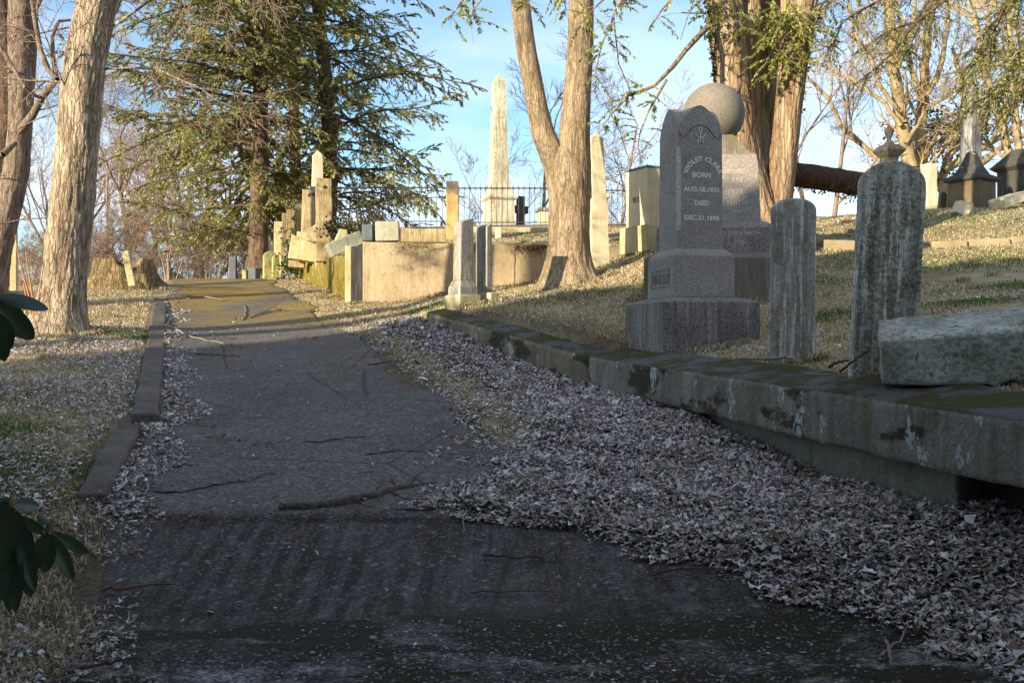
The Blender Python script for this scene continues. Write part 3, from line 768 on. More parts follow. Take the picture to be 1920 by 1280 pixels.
shaft = put('shaft', arched_shaft(0.213, 0.967, 1.99, 0.235), M_granite_polish, mon)
put('corner_highlight_roll', lathe([(0.014, 1.12), (0.020, 1.16), (0.020, 1.80), (0.010, 1.85), (0.0, 1.86)], 12, (-0.200, -0.200, 0)), M_corner_highlight, mon)
def onface(hy, tiltx=0.0, z=0.0, rz=0.0, name='front_face', par=None):
    pass
writing([('VIOLET CLARK', 0.057, 0.018, 1.735), ('BORN', 0.062, 0.004, 1.59), ('AUG.18,1835', 0.057, 0.004, 1.465), ('DIED', 0.058, 0.004, 1.345), ('DEC.21,1898', 0.057, 0.004, 1.215)],
        M_letters, mon, arc={0: 0.15}, bold=0.002, shift=0.008, face=lambda z: -(0.213 - 0.005 * (z - 0.967) / 1.023) - 0.0015)
# carved scroll line and flower under the arch
V, F = seg_tubes(*[np.array(a) for a in (lambda pts: ([p for p, q in zip(pts[:-1], pts[1:])], [q for p, q in zip(pts[:-1], pts[1:])], [0.004] * (len(pts) - 1), [0.004] * (len(pts) - 1)))(
    [(-0.20, 0, 1.985), (-0.19, 0, 1.955), (-0.165, 0, 1.94), (-0.14, 0, 1.95), (-0.115, 0, 1.98), (-0.08, 0, 2.02), (-0.04, 0, 2.045), (0, 0, 2.05), (0.04, 0, 2.045), (0.08, 0, 2.02), (0.115, 0, 1.98), (0.14, 0, 1.95), (0.165, 0, 1.94), (0.19, 0, 1.955), (0.20, 0, 1.985)])], sides=5)
cv = mesh_np('carved_scroll', V, F, M_granite_base, mon); cv.location = (0, -0.211, 0)
fl = [((0, 0, 1.90), (0, 0, 1.985)), ((0, 0, 1.93), (-0.03, 0, 1.945)), ((0, 0, 1.93), (0.03, 0, 1.945)), ((-0.03, 0, 1.945), (-0.05, 0, 1.975)), ((0.03, 0, 1.945), (0.05, 0, 1.975)),
      ((0, 0, 1.985), (-0.018, 0, 2.01)), ((0, 0, 1.985), (0.018, 0, 2.01)), ((-0.018, 0, 2.01), (0, 0, 2.03)), ((0.018, 0, 2.01), (0, 0, 2.03)), ((-0.022, 0, 1.93), (-0.026, 0, 1.89)), ((0.022, 0, 1.93), (0.026, 0, 1.89))]
V, F = seg_tubes([a for a, b in fl], [b for a, b in fl], [0.0045] * len(fl), [0.0045] * len(fl), 5)
cf = mesh_np('carved_flower', V, F, M_letters, mon); cf.location = (0, -0.212, 0)
# family name panel on the left face of the die: a recess frame with raised letters
pn = empty('name_panel', (-0.289, 0, 0), R(-90)); pn.parent = mon
bmq = bmesh.new()
for (x0, x1, z0, z1) in [(-0.21, 0.21, 0.625, 0.635), (-0.21, 0.21, 0.775, 0.787), (-0.21, -0.20, 0.635, 0.775), (0.20, 0.21, 0.635, 0.775)]:
    vs = [bmq.verts.new((x, y, z)) for y in (-0.004, 0.001) for x, z in ((x0, z0), (x1, z0), (x1, z1), (x0, z1))]
    for q in ((0, 1, 2, 3), (7, 6, 5, 4), (0, 4, 5, 1), (1, 5, 6, 2), (2, 6, 7, 3), (3, 7, 4, 0)): bmq.faces.new([vs[i] for i in q])
bm_obj('panel_rim', bmq, M_granite_base, pn)
writing([('FINLEY', 0.125, 0.0, 0.662)], M_granite_base, pn, extrude=0.006, bold=0.004)

# ------------------------------------------------------------------ globe monument
mon.scale = (1.06, 1.06, 1.06)
c1 = Vector((2.30, 11.35, 1.62))
glb = empty('globe_monument', c1, R(-7.5))
tag(glb, 'granite monument crowned by a large polished stone ball, behind the round-headed monument', 'grave monument')
put('plinth', tiers([(-0.1, 0.80, 0.62), (0.53, 0.79, 0.61), (0.56, 0.76, 0.58), (0.60, 0.665, 0.49)], 0.008), M_granite_old, glb)
put('base_tier', tiers([(0.602, 0.655, 0.48), (0.87, 0.65, 0.475), (0.90, 0.62, 0.45), (0.955, 0.50, 0.34)], 0.008), M_granite_dark, glb)
put('die', tiers([(0.957, 0.488, 0.33), (1.62, 0.452, 0.30), (1.70, 0.44, 0.29)], 0.008), M_granite_polish, glb)
prof = [(0.44, 0), (0.44, 0.03), (0.38, 0.045), (0.33, 0.09), (0.31, 0.15), (0.24, 0.19), (0.2, 0.24)]
outl = [(x, 1.70 + z) for x, z in prof] + [(-x, 1.70 + z) for x, z in prof[::-1]]
put('scroll_neck', prism(outl, -0.22, 0.22, 0.012, 0), M_granite_old, glb)
bms = bmesh.new(); bmesh.ops.create_uvsphere(bms, u_segments=64, v_segments=40, radius=0.348)
for v in bms.verts: v.co.z += 2.215
ball = put('stone_ball', bms, M_granite_warm, glb, True)
writing([('THEODORE', 0.062, 0.13, 1.49), ('DERN', 0.085, 0.17, 1.385), ('1850 - 1928', 0.082, 0.08, 1.26), ('ALICE SMITH', 0.075, 0.11, 1.135), ('1947', 0.062, 0.22, 1.04)], M_letters_warm, glb, bold=0.0005, extrude=0.001,
        face=lambda z: -0.332 + (z - 0.957) * 0.0452)
writing([('ALBERT DERN SMITH', 0.055, 0.18, 0.79), ('1946', 0.055, 0.24, 0.70)], M_letters_warm, glb, bold=0.0004, extrude=0.001, face=lambda z: -0.481 + (z - 0.6) * 0.018)

# ------------------------------------------------------------------ the two tall weathered slabs and the fallen block
def slab_outline(w, h, kind, n=14, t=0.0, rise=0.27):
    if kind == 'arch':       # low segmental head with small shoulders
        pts = [(-w / 2, 0), (w / 2, 0), (w / 2 * (1 - t), h * 0.955)]
        for i in range(1, n): 
            a = math.pi * i / n; pts.append((math.cos(a) * w / 2 * (1 - t) * 0.985, h * 0.955 + math.sin(a) ** 0.85 * h * 0.045))
        pts.append((-w / 2 * (1 - t), h * 0.955)); return pts
    if kind == 'round':
        pts = [(-w / 2, 0), (w / 2, 0), (w / 2 * (1 - t), h - w * rise)]
        for i in range(1, n):
            a = math.pi * i / n; pts.append((math.cos(a) * w / 2 * (1 - t), h - w * rise + math.sin(a) * w * rise))
        pts.append((-w / 2 * (1 - t), h - w * rise)); return pts
    if kind == 'full':
        pts = [(-w / 2, 0), (w / 2, 0), (w / 2, h - w / 2)]
        for i in range(1, n):
            a = math.pi * i / n; pts.append((math.cos(a) * w / 2, h - w / 2 + math.sin(a) * w / 2))
        pts.append((-w / 2, h - w / 2)); return pts
    return [(-w / 2, 0), (w / 2, 0), (w / 2, h), (-w / 2, h)]
h1 = put('headstone', prism(slab_outline(0.318, 1.29, 'round'), -0.05, 0.05, 0.016, 0.006, 1, seg=0.04), M_marble_dirty, None, True)
h1.location = (2.045, 7.27, 1.0); h1.rotation_euler = (0, R(0.3), R(-13))
tag(h1, 'pale streaked headstone with a rounded top, between the grey monument and the tallest slab', 'headstone')
h2 = put('headstone', prism(slab_outline(0.385, 1.42, 'round', n=20, rise=0.38), -0.06, 0.06, 0.014, 0.006, 2, seg=0.05), M_marble_lichen, None, True)
h2.location = (2.275, 6.14, 0.93); h2.rotation_euler = (R(1), R(2.6), R(-2))
tag(h2, 'tallest lichen-stained headstone slab, leaning a little right above the fallen block', 'headstone')
# broken block lying at the right
bmx = rough_box(1.05, 0.42, 0.33, 0.02, 0.016, 5, 0.04, top=lambda x, y: 0.05 * (x / 1.05) + 0.11 * (y / 0.42), freq=4)
for v in bmx.verts:   # spalled lower right front
    if v.co.y < -0.15 and v.co.z < 0.2 and v.co.x > 0.0:
        v.co.y += 0.09 * min(1, (v.co.x) * 3) * (0.5 + mnoise.noise(v.co * 7)) * (1 - v.co.z / 0.2)
        v.co.z += 0.03 * mnoise.noise(v.co * 9)
fb = put('fallen_block', bmx, M_block, None, True)
_rz = R(-20); _cn = P(1652, 706, 5.45)
fb.location = (_cn.x + 0.525 * math.cos(_rz) - 0.21 * math.sin(_rz), _cn.y + 0.525 * math.sin(_rz) + 0.21 * math.cos(_rz), 1.03); fb.rotation_euler = (R(2), R(-2), _rz)
tag(fb, 'broken thick stone block fallen flat beside the tallest headstone', 'stone block')

# ------------------------------------------------------------------ pair of slanting posts on the near left of the plot
def slant_stone(loc, rz, w, d, h, slope, label, lean, mat, base_h=0.17, collar=True):
    e = empty('slant_stone', loc, rz)
    tag(e, label, 'gravestone', 'pair of slant-topped gravestones')
    put('base', rough_box(w * 1.75, d * 2.0, base_h + 0.1, 0.02, 0.006, 3, 0.1, loc=(0, 0, -0.1)), M_sand_pale, e)
    z = base_h
    if collar:
        put('collar', tiers([(z, w * 0.70, d * 0.8), (z + 0.10, w * 0.68, d * 0.78), (z + 0.19, w * 0.52, d * 0.56)], 0.02, amp=0.004), mat, e, False); z += 0.19
    b = rough_box(w, d, h - z, 0.012, 0.005, 7, 0.1, top=lambda x, y: slope * (x / w + 0.5))
    o = put('shaft', b, mat, e); o.location = (0, 0, z); o.rotation_euler = (0, R(lean), 0)
    return e
M_slant = stone('grey_shale', (0.36, 0.33, 0.28), (0.22, 0.20, 0.17), streak=0.7, speck=0.2, speck_scale=60, moss=0.3, moss_col=(0.13, 0.125, 0.03), bump=0.6, off=51)
slant_stone((-0.66, 13.35, 1.70), R(38), 0.20, 0.18, 1.14, 0.07, 'left of two slant-topped grey stones, thick collar at its foot', 1.2, M_slant)
slant_stone((-0.385, 13.62, 1.79), R(40), 0.09, 0.25, 1.02, 0.06, 'right of two slant-topped grey stones, standing straight on a low base', 0.0, M_slant, base_h=0.12, collar=False)

# ------------------------------------------------------------------ retaining wall of the lot
rw = empty('retaining_wall', (0, 0, 0))
tag(rw, 'ochre stone retaining wall facing the camera below the iron fence', 'retaining wall')
def wall_run(x0, y0, x1, y1, zt0, zt1, th, name, mat, seed, par, zb=None, bev=0.02, amp=0.018):
    a = Vector((x0, y0, 0)); b = Vector((x1, y1, 0)); L = (b - a).length
    bm = rough_box(L, th, 1.0, bev, 0, 0, 0.12)
    d = (b - a) / L; r = Vector((-d.y, d.x, 0))
    for v in bm.verts:
        v.co += Vector((0, v.normal.y, 0)) * 0 
    bm.normal_update()
    for v in bm.verts:
        p = v.co * Vector((2.2, 2.2, 2.2)).x + Vector((seed * 5, 0, seed)); am = amp * (mnoise.noise(p) + 0.6 * mnoise.noise(p * 3))
        t = v.co.x / L + 0.5; q = a + d * t * L + r * (v.co.y + (am if v.co.y < 0 else 0) + th / 2)
        zt = zt0 + (zt1 - zt0) * t; bot = (Tz((x0 + (x1 - x0) * t) - d.y * 0, (y0 + (y1 - y0) * t) - 0.15) - 0.35) if zb is None else zb
        v.co = Vector((q.x, q.y, bot + (zt - bot) * v.co.z))
    return bm_obj(name, bm, mat, par)
wall_run(-2.55, 17.0, -0.92, 17.17, 2.95, 2.94, 0.30, 'wall_stone', M_wall, 1, rw)
wall_run(-0.915, 17.17, 0.05, 17.28, 2.94, 2.93, 0.30, 'wall_stone', M_wall, 2, rw)
wall_run(0.055, 17.28, 1.35, 17.44, 2.93, 2.93, 0.30, 'wall_stone', M_wall, 3, rw)
# mossy side wall running up the road
mw = empty('mossy_wall', (0, 0, 0))
tag(mw, 'low side wall thick with golden moss climbing beside the road', 'retaining wall')
wall_run(-5.25, 24.0, -4.03, 20.9, 3.18, 2.98, 0.28, 'wall_stone', M_wall_moss, 4, mw)
wall_run(-4.028, 20.895, -2.86, 17.55, 2.98, 2.80, 0.28, 'wall_stone', M_wall_moss, 5, mw)
cp = put('corner_post', rough_box(0.16, 0.30, 1.35, 0.015, 0.006, 2, 0.12), M_sand_pale, mw); cp.location = (-2.80, 17.32, 1.55)
dp = put('recess_shade_strip', rough_box(0.20, 0.12, 1.16, 0.01, 0.004, 3, 0.2), M_board_and_shade, None); dp.location = (-2.665, 17.13, 1.72)  # dark strip put in for the shade of the corner recess
tag(dp, 'narrow dark strip standing in for the shaded recess between the two walls', 'stone post')
# capping stones and broken slabs on the walls
def loose(name, px, py0, py1, w_px, d, rz, ry, mat, label, cat='stone slab', depth=0.25, group='broken stones on the lot wall', top=None, seed=0, rx=0, taper=0.0):
    h = (py1 - py0) / FPX * d; w = w_px / FPX * d
    o = put(name, rough_box(w, depth, h, min(0.02, h * 0.1), 0.014, seed + px, 0.09, top=top, taper=taper), mat, None)
    p = P(px, py1, d); o.location = p; o.rotation_euler = (rx, R(ry), R(rz))
    tag(o, label, cat, group); return o
loose('capstone', 652, 444, 470, 66, 17.5, 20, -24, stone('grey_green_cap', (0.34, 0.34, 0.25), (0.2, 0.2, 0.15), 0.1, 0, bump=0.8, off=63), 'grey-green capstone slanting down onto the mossy wall corner', depth=0.34, seed=1)
loose('dark_slab', 692, 422, 453, 20, 17.35, -5, 0, M_blue_slab, 'small dark blue slab wedged on the wall corner', depth=0.3, top=lambda x, y: 0.1 * x, seed=2)
loose('pale_block', 727, 416, 453, 44, 17.25, 3, -1.5, stone('grey_green_stone', (0.42, 0.40, 0.30), (0.28, 0.27, 0.19), 0.1, 0, bump=0.8, off=61), 'pale squared block on top of the wall, left of the long block', depth=0.28, seed=3)
loose('long_block', 791, 430, 456, 90, 17.35, 5.5, 0.5, M_sandstone, 'long low ochre block lying on the wall top against the tall post', depth=0.3, seed=4)
loose('pointed_slab', 634, 428, 476, 30, 18.0, 20, 12, M_sand_pale, 'pale slab with a pointed top leaning beside the tall drilled post', depth=0.14, seed=5, taper=0.5)
loose('pointed_slab', 652, 442, 478, 30, 17.9, 20, 20, M_sand_pale, 'low pale slab leaning behind the wall capstone', depth=0.12, seed=15, taper=0.4)
loose('broken_block', 567, 450, 489, 52, 21.6, 10, 8, M_sand_pale, 'big pale yellow broken block tilted on the mossy wall', depth=0.35, seed=6, top=lambda x, y: -0.25 * x)
loose('broken_block', 596, 424, 452, 32, 21.8, 10, -22, M_sandstone, 'yellow broken block perched highest against the drilled post', depth=0.3, seed=7, top=lambda x, y: 0.2 * x)
loose('broken_block', 570, 436, 452, 26, 22.6, 10, 4, M_sand_pale, 'flat dull block between the two tilted broken blocks', depth=0.3, seed=8)
loose('broken_block', 556, 489, 502, 30, 22.0, 10, 3, M_sandstone, 'thin yellow chip of stone under the big tilted block', depth=0.25, seed=9)

# posts of the lot fence
def post(px, py0, py1, w_px, d, mat, label, name='stone_post', rz=12, ry=0, seed=0, taper=0.0, depth=None, top=None, group='stone posts of the walled lot', amp=0.014):
    h = (py1 - py0) / FPX * d; w = w_px / FPX * d
    bm = rough_box(w, depth or w * 0.95, h + 0.12, 0.02, amp, seed + 3, 0.08, taper=taper, top=top, loc=(0, 0, -0.12))
    o = put(name, bm, mat, None); p = P(px, py1, d)
    o.location = p; o.rotation_euler = (0, R(ry), R(rz)); tag(o, label, 'stone post', group); return o
pa = post(607, 336, 480, 29, 20.2, M_sandstone, 'tallest squared ochre post, with drilled holes near its top', seed=1, amp=0.02)
for zz in (0.62, 1.38):
    hb = lathe([(0.028, 0), (0.022, 0.012), (0.0, 0.013)], 12)
    ho = bm_obj('drilled_hole', hb, NM('hole_black').col((0.03, 0.02, 0.01)).m, pa); ho.location = (0.02, -0.155, zz); ho.rotation_euler = (R(90), 0, 0)
_m = NM('stained_head_sandstone', 0.9)
_z = _m.xyz()[2]
_h = _m.ramp(_m.math('ADD', _z, _m.math('MULTIPLY', _m.noise(6, 4), 0.35)), (0.0, 0.0), (1.0, 1.0))
_k = _m.n.new('ShaderNodeMapRange'); _k.inputs[1].default_value = 1.10; _k.inputs[2].default_value = 1.22; _m.l.new(_m.math('ADD', _z, _m.math('MULTIPLY', _m.noise(6, 4), 0.35)), _k.inputs[0])
_c = _m.mix(_m.ramp(_m.noise(3, 6, 0.65), (0.4, 0.0), (0.65, 1.0)), (0.52, 0.37, 0.15), (0.38, 0.25, 0.10))
_m.col(_m.mix(_k.outputs[0], _c, (0.15, 0.12, 0.09))); _m.bump(_m.noise(14, 6, 0.7), 0.8, 0.04)
post(848, 340, 458, 23, 18.9, _m.m, 'squared ochre post with a dark stained head on the long block end', seed=2, rz=5, amp=0.015)
post(574, 356, 432, 17, 22.6, M_sandstone, 'split ochre post with a broken face, next to the dark plank', seed=3, ry=1)
M_post_brown = stone('brown_post_stone', (0.30, 0.22, 0.12), (0.14, 0.10, 0.055), 0.7, 0, bump=0.8, off=91)
post(545, 394, 455, 15, 24.4, M_post_brown, 'thin brown post, middle of the receding lot posts', seed=4)
post(534, 400, 470, 10, 25.0, M_post_brown, 'slender dark post between the thin brown post and the farthest pale one', seed=16)
post(522, 416, 478, 16, 26.0, M_sand_pale, 'farthest short post of the lot with a squared pale head', seed=5)
pb_ = post(560, 392, 438, 12, 23.6, M_post_brown, 'brown post capped with a stone ball', seed=6)
bmb = bmesh.new(); bmesh.ops.create_uvsphere(bmb, u_segments=20, v_segments=14, radius=0.085)
bo = bm_obj('ball_cap', bmb, M_sand_pale, pb_, True); bo.location = (0, 0, 0.62)
pk = loose('dark_plank', 590, 350, 428, 14, 22.0, 10, 0, M_board_and_shade, 'dark upright plank between the split post and the drilled post', 'plank', depth=0.06, group=None, seed=11)
# rails between the far posts
for k, (a, b, lab) in enumerate([(P(528, 428, 25.8), P(556, 402, 23.8), 'weathered rail between the far lot posts'), (P(532, 436, 25.8), P(556, 434, 24.0), 'lower weathered rail between the far lot posts'), (P(580, 366, 22.4), P(600, 350, 20.7), 'short dark rail let into the drilled post')]):
    V, F = seg_tubes([a], [b], [0.05], [0.05], 4)
    tag(mesh_np('rail', V, F, M_board_and_shade), lab, 'rail', 'rails of the walled lot')
ob = put('slim_obelisk', tiers([(0, 0.12, 0.12), (1.75, 0.085, 0.085), (1.87, 0.0, 0.0)], 0.0), M_marble_clean, None)
ob.scale = (1.2, 1.2, 1.0); ob.location = P(595, 430, 23.5); ob.rotation_euler = (0, 0, R(20)); tag(ob, 'slim pale obelisk rising behind the tall drilled post', 'obelisk')
# mossy round-topped stones at the far end
def head(px, py0, py1, w_px, d, mat, label, kind='full', rz=10, th=0.09, ry=0, cat='headstone', group='small far headstones', rx=0):
    h = (py1 - py0) / FPX * d; w = w_px / FPX * d
    o = put('headstone', prism(slab_outline(w, h + 0.1, kind), -th / 2, th / 2, min(0.012, th * 0.2), 0.004, px), mat, None, False)
    p = P(px, py1, d); p.z -= 0.1; o.location = p; o.rotation_euler = (R(rx), R(ry), R(rz)); tag(o, label, cat, group); return o
M_mossy_pale = stone('mossy_pale_stone', (0.42, 0.38, 0.18), (0.24, 0.23, 0.08), 0.3, 0, moss=0.5, moss_col=(0.2, 0.19, 0.04), bump=0.6, off=71)
head(506, 471, 518, 24, 25.2, M_mossy_pale, 'mossy round-topped stone at the far left end of the lot', rz=25, th=0.2)
head(519, 478, 513, 17, 24.6, M_mossy_pale, 'smaller mossy round-topped stone beside the ivy', rz=25, th=0.15)
head(531, 456, 508, 13, 24.2, M_sandstone, 'narrow yellow upright stone behind the ivy clump', kind='flat', rz=20, th=0.2)
head(505, 450, 474, 12, 27.0, M_marble_clean, 'tiny pale stone with a rounded top among the far posts', rz=5)
head(437, 481, 524, 13, 27.0, stone('blue_grey_stone', (0.13, 0.14, 0.16), (0.09, 0.10, 0.11), 0.3, 0, off=81), 'upright dark blue-grey stone alone on the road crest', kind='flat', rz=0, th=0.15)
head(475, 503, 523, 18, 26.5, M_blue_slab, 'low blue-grey stone at the crest right of the dark upright one', kind='flat', rz=-10, th=0.3)
head(459, 506, 524, 8, 26.4, M_mossy_pale, 'small greenish stone end beside the low blue-grey stone', kind='flat', rz=0, th=0.15)

# ------------------------------------------------------------------ main obelisk and its neighbours beyond the fence
e = empty('obelisk', (-0.36, 27.0, 3.9), R(18)); tag(e, 'tall white marble obelisk on a stepped pedestal beyond the iron fence', 'obelisk')
zb = EYE + (640 - 425) / FPX * 27 - 3.9
zc = lambda py: EYE + (640 - py) / FPX * 27 - 3.9
put('pedestal', tiers([(-0.1, 0.36, 0.36), (zc(425), 0.36, 0.36), (zc(378), 0.335, 0.335)], 0.006), M_obelisk, e)
put('cornice', tiers([(zc(378), 0.34, 0.34), (zc(374), 0.41, 0.41), (zc(370), 0.41, 0.41), (zc(366), 0.31, 0.31), (zc(352), 0.275, 0.275)], 0.004), M_obelisk, e)
put('shaft', tiers([(zc(352), 0.235, 0.235), (zc(153), 0.145, 0.145), (zc(138), 0.0, 0.0)], 0.0), M_obelisk, e)
e = empty('stone_cross', P(976, 426, 27.5), R(35)); tag(e, 'short black stone cross right beside the obelisk pedestal', 'cross')
put('upright', rough_box(0.19, 0.15, 0.85, 0.008, 0.003, 1, 0), M_dark, e)
for sx in (-1, 1): put('arm', rough_box(0.12, 0.149, 0.20, 0.008, 0.003, 1, 0, loc=(sx * 0.156, 0, 0.38)), M_dark, e)
e = empty('low_tomb', P(1024, 426, 26.5), R(8)); tag(e, 'pale box-shaped tomb with a grey lid left of the twin-trunk tree', 'tomb')
put('body', rough_box(0.42, 0.42, 0.40, 0.01, 0.003, 1, 0), M_marble_clean, e)
put('lid', rough_box(0.52, 0.52, 0.09, 0.01, 0.003, 1, 0, loc=(0, 0, 0.402)), M_obelisk_grey, e)
# white obelisk right of the twin tree
sp = put('marble_shaft', tiers([(-0.2, 0.150, 0.150), (0.15, 0.148, 0.148), (2.08, 0.095, 0.095), (2.19, 0.0, 0.0)], 0.004, amp=0.004), M_marble_clean, None)
sp.location = P(1121, 497, 16.4); sp.rotation_euler = (0, R(-1), R(15)); tag(sp, 'leaning cream marble shaft with a pointed tip right of the twin-trunk tree', 'obelisk')
e = empty('capped_pillar', P(1128, 424, 21.5), R(10)); tag(e, 'cream pillar with a moulded cap half hidden behind the marble shaft', 'pillar')
put('pillar_shaft', rough_box(0.24, 0.24, 0.58, 0.01, 0.002, 1, 0), M_marble_clean, e)
put('pillar_cap', tiers([(0.58, 0.13, 0.13), (0.61, 0.16, 0.16), (0.66, 0.16, 0.16), (0.70, 0.10, 0.10)], 0.004), M_marble_clean, e)
# big squared pale monument
e = empty('block_monument', P(1225, 468, 17.2), R(28)); tag(e, 'massive plain squared pale monument on a broad base, left of the globe monument', 'grave monument')
put('base', rough_box(0.86, 0.80, 0.46, 0.02, 0.006, 2, 0.15, loc=(0, 0, -0.08)), M_sand_pale, e)
put('block', rough_box(0.70, 0.62, 0.96, 0.006, 0.0, 2, 0, taper=-0.02, loc=(0, 0, 0.382)), M_marble_clean, e)
tv = rough_box(0.73, 0.65, 0.04, 0.008, 0, 1, 0, loc=(0, 0, 1.344)); put('top_slab', tv, M_blue_slab, e)
writing([('ELY', 0.12, 0.05, 0.80)], M_blue_slab, e, bold=0.002, rz=R(-90), loc=(-0.362, 0.05, 0))

# ------------------------------------------------------------------ tombs on the right hill
dR = 20.5
e = empty('urn_monument', P(1667, 398, 21.0), R(20)); tag(e, 'dark monument topped with a stone urn, its head showing above the tallest slab', 'grave monument')
zz = lambda py, d=21.0: (398 - py) / FPX * d
put('shaft', tiers([(-0.2, 0.19, 0.19), (zz(295), 0.13, 0.13)], 0.005), M_dark, e)
put('cornice', tiers([(zz(295), 0.15, 0.15), (zz(284), 0.235, 0.235), (zz(281), 0.235, 0.235), (zz(272), 0.14, 0.14)], 0.004), M_dark, e)
put('urn', lathe([(0.09, 0), (0.10, 0.03), (0.05, 0.09), (0.04, 0.14), (0.075, 0.2), (0.10, 0.28), (0.095, 0.33), (0.06, 0.35), (0.05, 0.38), (0.02, 0.40), (0.01, 0.44)], 18, (0, 0, zz(272))), M_dark, e, True)
e = empty('roofed_tomb', P(1822, 392, 19.5), R(36)); tag(e, 'dark squat tomb with a steep pyramid roof on the right hill', 'tomb')
put('body', rough_box(0.64, 0.64, 0.66, 0.012, 0.01, 4, 0.12, loc=(0, 0, -0.15)), M_dark_warm, e)
put('cornice', tiers([(0.511, 0.33, 0.33), (0.54, 0.38, 0.38), (0.59, 0.38, 0.38), (0.66, 0.27, 0.27)], 0.006), M_dark, e)
put('pyramid_roof', tiers([(0.655, 0.25, 0.25), (0.85, 0.15, 0.15), (1.09, 0.07, 0.07), (1.12, 0.05, 0.05)], 0.004), M_dark, e)
e = empty('tall_obelisk', P(1820, 390, 25.0), R(30)); tag(e, 'tall stained grey obelisk rising behind the pyramid-roofed tomb', 'obelisk')
z2 = lambda py: (390 - py) / FPX * 25.0
put('pedestal', tiers([(-0.3, 0.36, 0.36), (z2(335), 0.34, 0.34)], 0.005), M_obelisk_grey, e)
put('shaft', tiers([(z2(335), 0.20, 0.20), (z2(172), 0.135, 0.135), (z2(145), 0.0, 0.0)], 0.0), M_obelisk_grey, e)
e = empty('hipped_tomb', P(1912, 384, 21.0), R(25)); tag(e, 'dark hip-roofed tomb cut by the right edge of the picture', 'tomb')
put('body', rough_box(0.62, 0.62, 0.80, 0.012, 0.008, 6, 0.15, loc=(0, 0, -0.1)), M_dark, e)
put('hipped_roof', tiers([(0.70, 0.33, 0.33), (0.76, 0.40, 0.40), (0.80, 0.40, 0.40), (1.08, 0.16, 0.16), (1.16, 0.10, 0.10)], 0.006), M_dark, e)
cs = loose('cream_column', 1742, 308, 392, 22, 20.5, 15, 0, M_marble_clean, 'broken cream marble column behind the tallest slab on the right hill', 'column', depth=0.22, group=None, seed=21)
loose('column_base', 1738, 388, 402, 46, 20.2, 15, 0, M_sand_pale, 'low mossy base stone under the cream column', 'stone slab', depth=0.35, group=None, seed=22)
head(1764, 360, 398, 14, 20.0, M_dark_warm, 'small brown round-topped headstone between the column and the dark tomb', rz=15, ry=6, group='headstones on the right hill')
loose('tilted_stone', 1797, 378, 404, 26, 18.0, 10, 26, M_marble_clean, 'white tilted stone fallen before the pyramid-roofed tomb', 'stone slab', depth=0.2, group=None, seed=23)
loose('stub_stone', 1814, 380, 402, 12, 18.3, 10, 0, M_sand_pale, 'small upright ochre stub propping the white tilted stone', 'stone slab', depth=0.2, group=None, seed=24)
loose('white_slab', 1892, 366, 386, 52, 18.6, 15, -18, M_marble_clean, 'long white slab lying tilted before the hip-roofed tomb', 'stone slab', depth=0.4, group=None, seed=25)
head(1592, 403, 412, 16, 21.0, M_dark, 'tiny dark stone on the skyline below the fallen trunk', kind='flat', rz=0, group='headstones on the right hill')
head(1700, 380, 402, 12, 21.5, M_dark_warm, 'brown stub of stone left of the cream column', rz=10, group='headstones on the right hill')
# stone edging across the hillside
M_edge = stone('worn_edging_stone', (0.40, 0.32, 0.20), (0.27, 0.21, 0.12), 0.1, 0, bump=0.8, off=93)
for k, (xa, xb, ya, yb, dd, lab) in enumerate([(1725, 1790, 448, 446, 15.2, 'left length of pale stone edging across the right hillside'), (1791, 1868, 446, 444, 15.25, 'middle length of pale stone edging across the right hillside'), (1869, 1990, 444, 441, 15.3, 'right length of pale stone edging across the right hillside'), (1525, 1612, 455, 451, 15.0, 'pale stone edging seen between the two tall slabs')]):
    a = G(xa, dd); b = G(xb, dd)
    o = bar_along((a.x, a.y), (b.x, b.y), 0.45, 0.30, 0.30, a.z + 0.005, b.z + 0.005, tilt=0.0, seed=30 + k, amp=0.012, name='edging_stone', mat=M_edge)
    tag(o, lab, 'edging stone', 'stone edging on the right hillside')

# left side: white posts and stump
e = empty('marker_post', G(24, 16.0), R(10)); e.location = P(26, 548, 16.0)
tag(e, 'slim white square marker post on a stone foot, far left', 'marker post')
put('post', rough_box(0.095, 0.095, 1.05, 0.006, 0.003, 1, 0, taper=0.06), M_sand_pale, e)
put('foot', rough_box(0.42, 0.34, 0.22, 0.012, 0.004, 2, 0, loc=(0.05, 0, -0.2)), M_marble_clean, e)
lp = put('marker_post', rough_box(0.115, 0.09, 0.64, 0.006, 0.003, 2, 0), M_sand_pale, None)
lp.location = P(248, 536, 18.1); lp.rotation_euler = (0, R(-11), R(10)); tag(lp, 'short white post leaning against the hollow stump', 'marker post')
